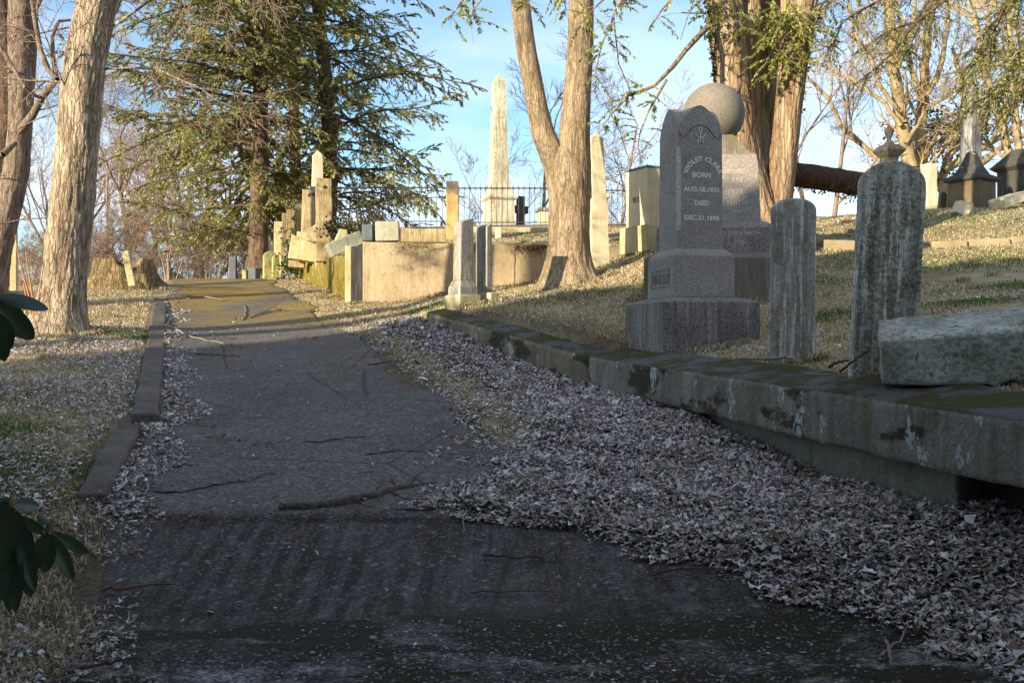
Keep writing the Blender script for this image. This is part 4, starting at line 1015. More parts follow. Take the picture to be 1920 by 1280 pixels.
# ------------------------------------------------------------------ iron fence
M_iron = NM('rusted_iron', 0.7, 0.4).col((0.085, 0.068, 0.055)).m
M_iron_grey = NM('old_iron', 0.6, 0.4).col((0.10, 0.09, 0.08)).m
def iron_fence(px0, px1, d0, d1, y_tip, y_rail, y_low, y_bot, sp, label, mat, arch=False):
    e = empty('iron_fence', P(px0, y_bot, d0)); tag(e, label, 'iron fence', 'iron railings round the lot')
    o = Vector(e.location); n = int((px1 - px0) / sp)
    pk = None
    for k in range(n + 1):
        px = px0 + sp * k; d = d0 + (d1 - d0) * k / max(1, n)
        a = P(px, y_bot, d) - o; t = P(px, y_tip + random.Random(k).uniform(-1.5, 1.5), d) - o; r = P(px, y_rail, d) - o
        segs = [(a, r, 0.006, 0.006), (r, t, 0.006, 0.002)]
        # curl under the top rail
        c = []
        for q in range(7):
            an = q / 6 * math.pi * 1.5; c.append(r + Vector((0.028 * math.sin(an), 0, -0.035 - 0.028 * math.cos(an) + 0.028)))
        segs += [(c[i], c[i + 1], 0.006, 0.006) for i in range(6)]
        V, F = seg_tubes([s[0] for s in segs], [s[1] for s in segs], [s[2] for s in segs], [s[3] for s in segs], 5)
        mesh_np('picket', V, F, mat, e)
    for yy, r in ((y_rail, 0.013), (y_low, 0.010)):
        V, F = seg_tubes([P(px0 - 3, yy, d0) - o], [P(px1 + 3, yy, d1) - o], [r], [r], 4); mesh_np('rail', V, F, mat, e)
    if arch:
        pts = [P(px0 + (px1 - px0) * i / 16, y_rail - 4 - 17 * math.sin(math.pi * (i / 16 * 0.75 + 0.2)), d0 + (d1 - d0) * i / 16) - o for i in range(17)]
        V, F = seg_tubes(pts[:-1], pts[1:], [0.009] * 16, [0.009] * 16, 5); mesh_np('arched_rail', V, F, mat, e)
    return e
iron_fence(628, 834, 20.3, 20.6, 339, 352, 415, 430, 10.6, 'iron fence length between the drilled post and the dark-headed post', M_iron)
iron_fence(860, 1036, 20.6, 20.9, 341, 353, 417, 429, 10.2, 'iron fence length in front of the tall white obelisk', M_iron)
iron_fence(1106, 1172, 21.0, 21.2, 345, 357, 421, 434, 10.2, 'iron fence length with an arched top rail behind the marble shaft', M_iron, arch=True)
# plinth under the fence
a = P(868, 432, 20.7); b = P(1045, 434, 21.0)
o = bar_along((a.x, a.y), (b.x, b.y), 0.3, 0.5, 0.5, P(868, 428, 20.7).z, P(1045, 429, 21.0).z, tilt=0.0, seed=50, name='fence_plinth', mat=M_sand_pale)
tag(o, 'low pale stone plinth carrying the iron fence before the obelisk', 'plinth')
o = loose('small_post', 934, 426, 452, 11, 19.4, 10, 0, M_marble_clean, 'small pale stone stub on the grass below the fence plinth', 'stone post', depth=0.1, group=None, seed=33)

# ------------------------------------------------------------------ barks
M_bark_maple = bark('maple_bark', (0.60, 0.475, 0.335), (0.22, 0.16, 0.105), moss=0.25, fine=0.8, furrow=1.2, stretch=0.2)
M_bark_grey = bark('grey_bark', (0.36, 0.28, 0.22), (0.13, 0.09, 0.065), moss=0.3, fine=1.0, furrow=0.8, stretch=0.2)
M_bark_twin = bark('ridged_bark', (0.46, 0.345, 0.225), (0.20, 0.14, 0.085), moss=0.35, fine=1.1, furrow=0.8, stretch=0.16)
M_bark_red = bark('fibrous_red_bark', (0.50, 0.38, 0.24), (0.18, 0.12, 0.07), fine=0.8, furrow=1.0, stretch=0.05, red=(0.24, 0.135, 0.075))
M_bark_hem = bark('hemlock_bark', (0.22, 0.15, 0.10), (0.055, 0.038, 0.026), fine=1.0, furrow=0.8, stretch=0.25)
M_bark_pale = bark('pale_smooth_bark', (0.42, 0.33, 0.18), (0.25, 0.18, 0.10), fine=0.7, furrow=0.4, stretch=0.4)
M_log = bark('bare_red_wood', (0.13, 0.068, 0.042), (0.035, 0.021, 0.014), fine=0.9, furrow=0.7, stretch=0.9)
M_twig_red = NM('reddish_twigs', 0.8).col((0.28, 0.195, 0.14)).m
M_twig_grey = NM('grey_twigs', 0.85).col((0.24, 0.18, 0.125)).m
M_twig_pale = NM('pale_twigs', 0.85).col((0.40, 0.29, 0.15)).m
M_twig_dark = NM('dark_twigs', 0.85).col((0.07, 0.05, 0.035)).m

def trunk_obj(name, spec, mat, parent, seed=0, sides=26, rough=0.07, ridge=0.04, flare=0.0, step=0.11, ridges=9, knots=0.0):
    """spec rows: (px, py, width_px, d)"""
    pts = [(P(px, py, d), w / 2 / FPX * d) for px, py, w, d in spec]
    V, F = trunk_mesh(pts, sides, rough, seed, ridges, step, ridge, flare, knots)
    return mesh_np(name, V, F, mat, parent, True)

class Limbs:
    def __init__(s): s.a = []; s.b = []; s.r = []; s.q = []; s.m = []
    def mark(s): s.m.append(len(s.a))
    def build_split(s, names, mat, parent, sides=6):
        ms = sorted(set([0] + s.m + [len(s.a)]))
        for k, (i, j) in enumerate(zip(ms[:-1], ms[1:])):
            V, F = seg_tubes(s.a[i:j], s.b[i:j], s.r[i:j], s.q[i:j], sides); mesh_np(names[min(k, len(names) - 1)], V, F, mat, parent, True)
    def add(s, a, b, r, q): s.a.append(tuple(a)); s.b.append(tuple(b)); s.r.append(r); s.q.append(q)
    def build(s, name, mat, parent, sides=4):
        V, F = seg_tubes(s.a, s.b, s.r, s.q, sides); return mesh_np(name, V, F, mat, parent, True)

def grow(thick, thin, p, d, L, r, lev, rng, droop=0.0, up=0.0, wig=0.22, thr=0.008, nsub=None, spread=(30, 60), minr=0.0028):
    n = max(3, int(6 - lev * 0.3)); p = Vector(p); d = Vector(d).normalized()
    seg = L / n
    for i in range(n):
        r1 = r * (1 - (i + 1) / n * 0.62)
        d = (d + Vector((rng.uniform(-wig, wig), rng.uniform(-wig, wig), rng.uniform(-wig, wig) + up - droop * (i / n)))).normalized()
        q = p + d * seg
        rr = r * (1 - i / n * 0.62)
        (thick if rr > thr else thin).add(p, q, max(rr, minr), max(r1, minr))
        if lev > 0 and i >= 0:
            k = nsub if nsub else (2 if rng.random() < 0.55 else 1)
            for _ in range(k):
                ax = d.cross(Vector((rng.gauss(0, 1), rng.gauss(0, 1), rng.gauss(0, 1)))).normalized()
                nd = Matrix.Rotation(R(rng.uniform(*spread)), 3, ax) @ d
                if rng.random() < (0.85 if i else 0.4):
                    grow(thick, thin, q, nd, L * rng.uniform(0.42, 0.66) * (1 - i / n * 0.35), max(r1 * 0.62, minr), lev - 1, rng, droop, up, wig, thr, nsub, spread, minr)
        p = q

# big lit tree on the left
t1 = empty('left_tree', P(112, 622, 12.5)); o1 = Vector(t1.location)
tag(t1, 'big sunlit maple trunk leaning right at the left lawn, roots flaring', 'tree')
def child_at_parent(o): o.location = o.location - Vector(o.parent.location); return o
tr = trunk_obj('trunk', [(110, 645, 112, 12.5), (110, 620, 106, 12.5), (113, 590, 92, 12.5), (117, 560, 84, 12.5), (122, 510, 77, 12.5), (135, 400, 77, 12.5), (143, 300, 74, 12.5), (150, 200, 73, 12.5), (162, 100, 72, 12.5), (183, 0, 68, 12.5),
                         (212, -110, 70, 12.5), (250, -330, 58, 12.3), (280, -600, 44, 12.2), (290, -900, 28, 12.1)], M_bark_maple, t1, 3, 120, 0.06, 0.045, 0.30, 0.035, 7, 0.25)
child_at_parent(tr)
rng = random.Random(11); A = Limbs(); B = Limbs()
def off(l, o):   # shift limb lists into the parent's frame
    l.a = [(x - o.x, y - o.y, z - o.z) for x, y, z in l.a]; l.b = [(x - o.x, y - o.y, z - o.z) for x, y, z in l.b]
for px, py, ang, L, r, yd in [(215, 25, 55, 1.5, 0.035, -0.3), (190, -60, 70, 3.2, 0.05, 0.2), (230, -150, 60, 3.0, 0.05, 0.4), (195, -120, 115, 2.8, 0.045, -0.4), (260, -330, 50, 3.4, 0.05, 0.2), (240, -420, 130, 3.0, 0.05, 0.1), (150, 215, 100, 1.6, 0.014, -0.5),
                              (205, 55, 30, 2.2, 0.018, -0.4), (195, 130, 10, 2.0, 0.014, -0.4), (120, 155, 170, 1.0, 0.018, -0.2), (275, -500, 60, 3.5, 0.05, 0.5)]:
    a = R(ang); A.mark(); grow(A, B, P(px, py, 12.5), (math.cos(a), yd, math.sin(a)), L, r, 3, rng, droop=0.22, up=0.02, spread=(25, 60), minr=0.0032)
off(A, o1); off(B, o1)
A.build_split(['branch'], M_bark_maple, t1); B.build('crown', M_twig_red, t1, 3)

# second trunk at the far left, with crossing limbs
t2 = empty('left_tree', P(5, 560, 15.5)); o2 = Vector(t2.location)
tag(t2, 'grey trunk at the left edge, forking, in front of the reddish brush', 'tree')
tr = trunk_obj('trunk', [(-22, 590, 66, 15.5), (-16, 540, 54, 15.5), (-4, 470, 48, 15.5), (18, 380, 46, 15.5), (31, 320, 44, 15.5), (38, 240, 42, 15.5), (40, 170, 44, 15.5), (42, 90, 50, 15.5), (44, 0, 52, 15.5), (44, -150, 48, 15.5), (60, -450, 36, 15.5), (70, -800, 20, 15.5)], M_bark_grey, t2, 5, 70, 0.06, 0.045, 0.2, 0.06, 6, 0.2)
child_at_parent(tr)
A = Limbs(); B = Limbs()
def poly_limb(L, pts, r0, r1):
    L.mark()
    for i in range(len(pts) - 1):
        t = i / (len(pts) - 1); u = (i + 1) / (len(pts) - 1)
        L.add(pts[i], pts[i + 1], r0 + (r1 - r0) * t, r0 + (r1 - r0) * u)
poly_limb(A, [P(35, 250, 15.4), P(62, 215, 15.2), (P(80, 180, 15.0)), P(97, 160, 14.9), P(106, 148, 14.8)], 0.07, 0.05)
poly_limb(A, [P(106, 148, 14.8), P(90, 130, 14.8), P(76, 95, 14.8), P(66, 40, 14.8), P(58, -20, 14.8), P(50, -120, 14.8)], 0.045, 0.03)
poly_limb(A, [P(106, 148, 14.8), P(100, 110, 14.9), P(98, 70, 15), P(110, 40, 15), P(132, 38, 15.1)], 0.035, 0.02)
poly_limb(A, [P(0, 88, 14), P(20, 120, 14), P(48, 165, 14), P(66, 180, 14.1), P(84, 185, 14.2)], 0.035, 0.02)
poly_limb(A, [P(-20, 300, 15), P(5, 290, 15), P(28, 268, 15.2)], 0.06, 0.04)
for px, py, ang, L, r, yd in [(62, 30, 60, 2.5, 0.03, -0.3), (55, -60, 40, 3, 0.04, -0.2), (30, -50, 140, 2.5, 0.03, 0), (20, 130, 160, 2.0, 0.02, -0.3), (60, 210, 20, 1.4, 0.012, -0.2), (10, 330, 170, 1.5, 0.012, 0), (0, 420, 30, 1.6, 0.012, 0.3), (60, -300, 70, 3.5, 0.04, 0), (45, 70, 15, 2.0, 0.015, -0.3), (20, 250, 10, 1.6, 0.012, -.4)]:
    a = R(ang); A.mark(); grow(A, B, P(px, py, 15.2), (math.cos(a), yd, math.sin(a)), L, r, 3, rng, droop=0.12, spread=(25, 65), minr=0.004)
off(A, o2); off(B, o2)
A.build_split(['branch'], M_bark_grey, t2); B.build('crown', M_twig_red, t2, 3)
t2b = empty('left_tree', P(-6, 560, 19)); o = Vector(t2b.location); tag(t2b, 'darker trunk behind the grey one at the far left edge', 'tree')
tr = trunk_obj('trunk', [(-8, 590, 62, 19), (-6, 430, 46, 19), (-2, 300, 42, 19), (10, 220, 40, 19), (14, 150, 44, 19), (6, 60, 40, 19), (-6, -50, 34, 19), (-20, -300, 26, 19)], M_bark_hem, t2b, 7, 18, 0.1, 0.05, 0.1, 0.14)
child_at_parent(tr)

# twin-stemmed tree in the middle
t3 = empty('twin_trunk_tree', G(1066, 15.0)); o3 = Vector(t3.location); tag(t3, 'twin-stemmed sunlit tree rising in front of the iron fence, forked at mid height', 'tree')
tr = trunk_obj('trunk', [(1068, 560, 120, 15), (1068, 535, 112, 15), (1067, 505, 92, 15), (1067, 470, 80, 15), (1067, 430, 76, 15), (1068, 380, 76, 15), (1066, 330, 78, 15), (1064, 300, 70, 15), (1066, 280, 50, 15)], M_bark_twin, t3, 2, 110, 0.05, 0.035, 0.36, 0.035, 8)
child_at_parent(tr)
st = trunk_obj('stem', [(1054, 372, 50, 15), (1047, 320, 50, 15), (1033, 285, 45, 15), (1018, 250, 42, 15), (1007, 200, 39, 15), (998, 150, 37, 15), (988, 100, 36, 15), (981, 50, 35, 15), (975, 0, 34, 15), (962, -120, 30, 15), (945, -350, 24, 15), (930, -600, 16, 15)], M_bark_twin, t3, 4, 64, 0.03, 0.035, 0, 0.05, 6)
child_at_parent(st)
st = trunk_obj('stem', [(1078, 372, 62, 15), (1077, 320, 62, 15), (1077, 285, 60, 15), (1077, 250, 58, 15), (1081, 200, 52, 15), (1084, 150, 49, 15), (1088, 100, 49, 15), (1089, 50, 47, 15), (1090, 0, 46, 15), (1094, -120, 42, 15), (1100, -350, 34, 15), (1104, -600, 24, 15)], M_bark_twin, t3, 6, 72, 0.03, 0.035, 0, 0.05, 6)
child_at_parent(st)
A = Limbs(); B = Limbs()
for px, py, ang, L, r in [(975, -150, 120, 2.5, 0.04), (1095, -200, 60, 2.6, 0.05), (950, -350, 80, 3, 0.04), (1100, -420, 100, 3, 0.05), (1110, -60, 20, 1.4, 0.02)]:
    a = R(ang); A.mark(); grow(A, B, P(px, py, 15), (math.cos(a), 0.1, math.sin(a)), L, r, 3, rng, droop=0.1)
off(A, o3); off(B, o3); A.build_split(['branch'], M_bark_twin, t3); B.build('crown', M_twig_grey, t3, 3)

# needles: hanging sprays for conifers
def needle_tone(n, rng, cols, w=None):
    c = np.array(cols); k = rng.choice(len(c), n, p=w); t = c[k] * rng.uniform(0.75, 1.25, (n, 1)); return t
M_needles = toned('conifer_needles', 0.6, 0.25, noise_amt=0.3, transl=0.4)
HEM = [(0.30, 0.32, 0.11), (0.46, 0.42, 0.15), (0.15, 0.19, 0.08), (0.52, 0.42, 0.20), (0.34, 0.36, 0.12)]
BRIGHT = [(0.32, 0.37, 0.08), (0.42, 0.46, 0.12), (0.22, 0.27, 0.07), (0.42, 0.37, 0.15)]

def spray(points_dirs, nrng, per=14, L=(0.05, 0.12), W=0.022, cols=HEM, droop=0.25):
    """leaf cards along twigs; points_dirs = list of (a, b) twig ends"""
    A = np.array([p for p, q in points_dirs]); Bq = np.array([q for p, q in points_dirs])
    n = len(A); t = nrng.uniform(0.0, 1.02, (n, per, 1))
    pos = (A[:, None] + (Bq - A)[:, None] * t).reshape(-1, 3)
    d = np.repeat((Bq - A)[:, None], per, 1).reshape(-1, 3); d /= np.maximum(np.linalg.norm(d, axis=1, keepdims=True), 1e-6)
    side = np.cross(d, [0, 0, 1.0]); side /= np.maximum(np.linalg.norm(side, axis=1, keepdims=True), 1e-6)
    sg = nrng.choice([-1, 1], (len(d), 1))
    dd = d * nrng.uniform(0.5, 1.0, (len(d), 1)) + side * sg * nrng.uniform(0.3, 0.9, (len(d), 1)) + nrng.normal(0, 0.22, d.shape); dd[:, 2] -= droop
    ln = nrng.uniform(L[0], L[1], len(d)); w = ln * nrng.uniform(0.2, 0.4, len(d)) + W * 0.2
    V, F = diamonds(pos, dd, ln, w, nrng)
    tone = needle_tone(len(d), nrng, cols) * np.repeat(0.8 + 0.45 * np.sin(A[:, 2] * 2.1 + A[:, 0] * 1.7)[:, None] ** 2, per, axis=0)
    tone = np.repeat(tone, 4, axis=0)
    return V, F, tone

def conifer(name, spec, d, z0, z1, rad, nb, seed, label, bias=None, per=34, size=(0.045, 0.115), cols=HEM, clip=None, group='tall evergreens beyond the road crest', bark_m=None):
    base = P(spec[0][0], spec[0][1], d); e = empty(name, base); tag(e, label, 'evergreen tree', group); o = Vector(base)
    tr = trunk_obj('trunk', [(a, b, w, d) for a, b, w in spec], bark_m or M_bark_hem, e, seed, 20, 0.1, 0.06, 0.1, 0.15); child_at_parent(tr)
    rg = random.Random(seed); nr = np.random.RandomState(seed); Lb = Limbs(); tw = []
    zs = [P(a, b, d).z for a, b, w in spec]; xs = [P(a, b, d).x for a, b, w in spec]; ws = [w / 2 / FPX * d for a, b, w in spec]
    for k in range(nb):
        z = z0 + (z1 - z0) * (k + rg.random()) / nb
        x = float(np.interp(z, zs, xs)); az = rg.uniform(0, 2 * math.pi)
        L = rad(z) * rg.uniform(0.55, 1.1)
        if bias: L *= bias(az, z)
        if L < 0.4: continue
        ca, sa = math.cos(az), math.sin(az)
        p = Vector((x, d, z)); n = 7; rise = rg.uniform(-0.1, 0.45); dr = rg.uniform(0.1, 0.8); lift = rg.uniform(0, 0.35); pts = []
        wv = rg.uniform(-0.25, 0.25)
        for i in range(n + 1):
            t = i / n; a2 = az + wv * t
            pts.append(p + Vector((math.cos(a2) * L * t, math.sin(a2) * L * t, L * (rise * t - dr * t * t * 0.8 + lift * max(0, t - 0.65)) + 0.08 * math.sin(t * 7 + wv * 9))))
        r0 = 0.010 + 0.008 * L; bt = rg.uniform(0.7, 1.25); gold = rg.random()
        for i in range(n):
            Lb.add(pts[i] - o, pts[i + 1] - o, r0 * (1 - i / n * 0.8), r0 * (1 - (i + 1) / n * 0.8))
        ns = int(L * 6.5)
        for j in range(ns):
            t = 0.16 + 0.84 * (j + rg.random()) / ns
            i = min(n - 1, int(t * n)); f = t * n - i
            q = pts[i].lerp(pts[i + 1], f); dl = (pts[i + 1] - pts[i]).normalized(); sd = Vector((-dl.y, dl.x, 0)) * rg.choice((-1, 1))
            l2 = (0.25 + (1 - t) * 0.42 * L) * rg.uniform(0.5, 1.1)
            dd = (sd * rg.uniform(0.2, 1) + dl * rg.uniform(0.3, 0.9) + Vector((0, 0, rg.uniform(-0.75, 0.5)))).normalized()
            m = q + dd * l2 * 0.5; q2 = m + (dd + Vector((0, 0, -0.35))).normalized() * l2 * 0.5
            Lb.add(q - o, m - o, 0.009, 0.006); Lb.add(m - o, q2 - o, 0.006, 0.003)
            tw.append((q - o, m - o)); tw.append((m - o, q2 - o))
            if l2 > 0.7:
                for sgn in (-1, 1):
                    s2 = (dd + sd.cross(Vector((0, 0, 1))) * sgn * 0.8 + Vector((0, 0, -0.25))).normalized()
                    tw.append((m - o, m - o + s2 * l2 * 0.4))
    Lb.build('branches', M_bark_hem, e, 3)
    V, F, c = spray(tw, nr, per, size, 0.03, cols)
    mesh_np('crown', V, F, M_needles, e, False, c)
    print(label, len(F))
    return e
conifer('hemlock_tree', [(484, 505, 46), (485, 470, 38), (485, 400, 32), (487, 250, 28), (490, 100, 26), (492, 0, 23), (494, -300, 18), (497, -900, 8)], 27.0, 4.2, 20, lambda z: 3.9 * min(1, (z - 1.5) / 4) * (1 - max(0, z - 12.5) / 9), 245, 3,
        'left evergreen with a thick dark trunk at the road crest', bias=lambda a, z: 1.2 if math.cos(a) < 0.2 else 0.6)
conifer('hemlock_tree', [(612, 470, 32), (616, 400, 30), (619, 320, 28), (617, 240, 27), (612, 160, 25), (600, 60, 23), (595, 0, 22), (590, -300, 17), (586, -900, 8)], 28.5, 4.9, 20, lambda z: 4.4 * (1 - max(0, z - 12.5) / 10), 205, 8,
        'right evergreen with long drooping boughs reaching toward the obelisk', bias=lambda a, z: (1.0 if math.cos(a) > 0 else 0.75) * (0.5 if math.sin(a) < -0.5 else 1))
conifer('hemlock_tree', [(556, 475, 26), (556, 400, 24), (552, 250, 20), (548, 100, 18), (546, -100, 12), (545, -500, 6)], 32.0, 5.5, 15, lambda z: 2.7 * (1 - max(0, z - 8) / 14), 80, 13,
        'darker evergreen standing between and behind the other two')

# big red-barked tree on the right with several stems
t4 = empty('cedar_tree', G(1430, 14.0)); o4 = Vector(t4.location); tag(t4, 'huge reddish many-stemmed tree behind the globe monument', 'tree')
for nm, sp, sd in [('trunk', [(1418, 490, 130, 14), (1416, 440, 104, 14), (1406, 380, 84, 14), (1392, 300, 74, 14), (1378, 220, 70, 14), (1372, 150, 66, 14), (1364, 80, 66, 14), (1358, 0, 66, 14), (1352, -120, 70, 14), (1340, -400, 54, 14), (1330, -700, 34, 14)], 3),
                   ('stem', [(1440, 490, 90, 14.05), (1450, 420, 66, 14.05), (1461, 350, 52, 14.0), (1470, 280, 48, 14), (1478, 200, 48, 14), (1486, 130, 52, 14), (1494, 60, 58, 14), (1500, 0, 66, 14), (1512, -120, 60, 14), (1530, -400, 48, 14), (1545, -700, 30, 14)], 5),
                   ('stem', [(1434, 470, 60, 14.7), (1434, 380, 52, 14.9), (1434, 260, 50, 15.0), (1434, 130, 56, 15.0), (1432, 0, 66, 14.7), (1436, -200, 56, 14.7), (1440, -600, 34, 14.7)], 7),
                   ('stem', [(1394, 300, 36, 14.15), (1400, 200, 40, 14.1), (1400, 120, 40, 14.1), (1404, 40, 40, 14.1), (1408, -60, 40, 14.1), (1420, -400, 30, 14.2)], 9)]:
    ob = trunk_obj(nm, sp, M_bark_red, t4, sd, 90, 0.08, 0.075, 0.15 if nm == 'trunk' else 0.0, 0.05, 5); child_at_parent(ob)
A = Limbs(); B = Limbs()
# broken limb on its left side
poly_limb(A, [P(1330, 48, 13.7), P(1310, 68, 13.4), P(1285, 95, 13.2), (P(1262, 125, 13.1)), P(1240, 148, 13.0), P(1226, 162, 13.0)], 0.042, 0.022)
poly_limb(A, [P(1226, 162, 13), P(1208, 172, 13), P(1180, 180, 13), P(1150, 190, 13)], 0.012, 0.005)
poly_limb(A, [P(1226, 162, 13), P(1240, 172, 12.9), P(1266, 194, 12.8)], 0.010, 0.004)
poly_limb(A, [P(1325, 25, 13.7), P(1290, 25, 13.5), P(1278, 24, 13.4)], 0.012, 0.007)
poly_limb(A, [P(1305, -10, 13), P(1290, 30, 13), P(1276, 75, 13)], 0.010, 0.005)
frond = []     # (start, end) twigs that carry needles, hanging in front of sky
rg = random.Random(5)
def hanging(px, py, d, L, n, spread=0.8, down=0.9, lateral=0.0):
    """a drooping bough ending: n twigs fanning from a point"""
    p = P(px, py, d)
    for _ in range(n):
        dd = Vector((rg.uniform(-spread, spread) + lateral, rg.uniform(-spread, spread) * 0.7, -down * rg.uniform(0.2, 1.0))).normalized()
        q = p + Vector((rg.uniform(-0.25, 0.25), rg.uniform(-0.2, 0.2), rg.uniform(-0.15, 0.15)))
        l = L * rg.uniform(0.4, 1.0); m = q + dd * l * 0.5; e2 = m + (dd + Vector((rg.uniform(-.2, .2), 0, -0.35))).normalized() * l * 0.5
        B.add(q, m, 0.004, 0.003); B.add(m, e2, 0.003, 0.002); frond.append((q, m)); frond.append((m, e2))
# along the left stem and right stem
for px, py, n in [(1340, 20, 8), (1350, 40, 6), (1395, 45, 6), (1345, -10, 8), (1420, 10, 8), (1445, 30, 12), (1470, 20, 14), (1430, 70, 8), (1485, 60, 12), (1455, 90, 12), (1440, 50, 10), (1478, 110, 12), (1500, 40, 12), (1462, 125, 6), (1498, 90, 7), (1425, 110, 5), (1510, 10, 10)]:
    hanging(px, py, 13.55, 0.42, n, 0.9, 0.55)
# loose limbs reaching left over the sky, toward the twin tree
for path, n in [([P(1330, -60, 13.5), P(1250, -70, 12.5), P(1180, -40, 12), P(1120, 10, 11.6), P(1075, 60, 11.5)], 26), ([P(1330, -80, 13.5), P(1230, -60, 13), P(1160, 10, 12.6), P(1130, 80, 12.5), P(1112, 150, 12.5)], 26),
                ([P(1320, -20, 13.5), P(1270, -15, 13.2), P(1240, 20, 13), P(1215, 60, 13)], 8), ([P(1300, -90, 13), P(1200, -60, 12.8), P(1150, 30, 12.8), P(1160, 120, 12.9), P(1190, 190, 13)], 16),
                ([P(1226, 162, 13), P(1180, 178, 13), P(1150, 210, 13), P(1120, 250, 13.1)], 8), ([P(1250, 150, 13), P(1215, 210, 13), P(1200, 250, 13), P(1195, 280, 13)], 5),
                ([P(1000, -60, 12.5), P(985, -20, 12.5), P(978, 20, 12.6)], 8), ([P(940, -90, 12), P(900, -40, 12), P(860, 10, 12), P(840, 40, 12)], 12), ([P(940, -90, 12), P(925, -30, 12), P(890, 15, 12), P(880, 40, 12)], 8), ([P(1040, -80, 12), P(1060, -20, 12), P(1060, 30, 12)], 12)]:
    poly_limb(A, path, 0.022, 0.005)
    n = int(n * 0.6)
    for i in range(n):
        t = (i + rg.random()) / n * (len(path) - 1); k = min(len(path) - 2, int(t)); q = path[k].lerp(path[k + 1], t - k)
        for _ in range(3):
            dd = Vector((rg.uniform(-0.9, 0.9), rg.uniform(-0.8, 0.8), rg.uniform(-0.9, 0.25))).normalized(); l = rg.uniform(0.12, 0.42)
            m = q + dd * l * 0.6; e2 = m + (dd + Vector((0, 0, -0.3))).normalized() * l * 0.5
            B.add(q, m, 0.0035, 0.003); B.add(m, e2, 0.003, 0.002)
            if rg.random() < 0.75: frond.append((q.lerp(m, 0.4), m)); frond.append((m, e2))
off(A, o4); off(B, o4)
A.build_split(['branch'], M_bark_red, t4); B.build('sprays', M_twig_red, t4, 3)
nr = np.random.RandomState(9)
V, F, c = spray([(a - o4, b - o4) for a, b in frond], nr, 22, (0.03, 0.075), 0.008, BRIGHT, 0.2)
mesh_np('crown', V, F, M_needles, t4, False, c); print('t4 fronds', len(F))
# ivy up the edges of the red tree
def ivy(name, label, centres, n, seed, parent=None, size=(0.03, 0.06), cols=((0.03, 0.055, 0.012), (0.05, 0.085, 0.02), (0.10, 0.13, 0.04))):
    nr = np.random.RandomState(seed); pos = []
    for (c, sx, sy, sz, k) in centres:
        pos.append(np.array(c)[None] + nr.normal(0, 1, (int(n * k), 3)) * np.array([[sx, sy, sz]]))
    pos = np.concatenate(pos); d = nr.normal(0, 1, pos.shape); d[:, 2] -= 0.7; d[:, 1] -= 0.4
    L = nr.uniform(*size, len(pos)); V, F = diamonds(pos, d, L, L * 0.9, nr)
    t = np.repeat(needle_tone(len(pos), nr, cols), 4, axis=0)
    o = mesh_np(name, V, F, M_needles, parent, False, t)
    if parent is None: tag(o, label, 'ivy')
    return o
cs = []
for i in range(16):
    t = i / 15; p = P(1516 - 22 * t + rg.uniform(-4, 4), 20 + 200 * t, 13.95) - o4; cs.append((p, 0.03 + 0.03 * (1 - t), 0.05, 0.09, 0.06 * (1.3 - t)))
for i in range(12):
    t = i / 11; p = P(1326 + 14 * t, -10 + 160 * t, 13.9) - o4; cs.append((p, 0.02, 0.04, 0.1, 0.03))
ivy('ivy', None, cs, 900, 3, t4)

# fallen trunk lying across the hill to the right of the red tree
ft = empty('fallen_tree', P(1480, 330, 14.2)); of = Vector(ft.location)
tag(ft, 'dark red-brown fallen trunk reaching from the red-barked tree to behind the tallest slab', 'fallen trunk')
tk = trunk_obj('trunk', [(1462, 326, 40, 14.2), (1500, 328, 44, 14.5), (1550, 335, 44, 15.2), (1610, 344, 44, 16.2), (1640, 348, 40, 16.8), (1672, 352, 30, 17.3)], M_log, ft, 11, 24, 0.12, 0.06, 0, 0.12); child_at_parent(tk)
cs = [(P(1590, 352, 15.8) - of, 0.14, 0.10, 0.08, 0.5), (P(1606, 356, 16.1) - of, 0.1, 0.10, 0.09, 0.5), (P(1560, 352, 15.4) - of, 0.22, 0.08, 0.04, 0.35), (P(1520, 348, 14.9) - of, 0.2, 0.08, 0.03, 0.2)]
ivy('ivy', None, cs, 500, 5, ft, cols=((0.07, 0.09, 0.02), (0.12, 0.13, 0.03), (0.04, 0.05, 0.012)))

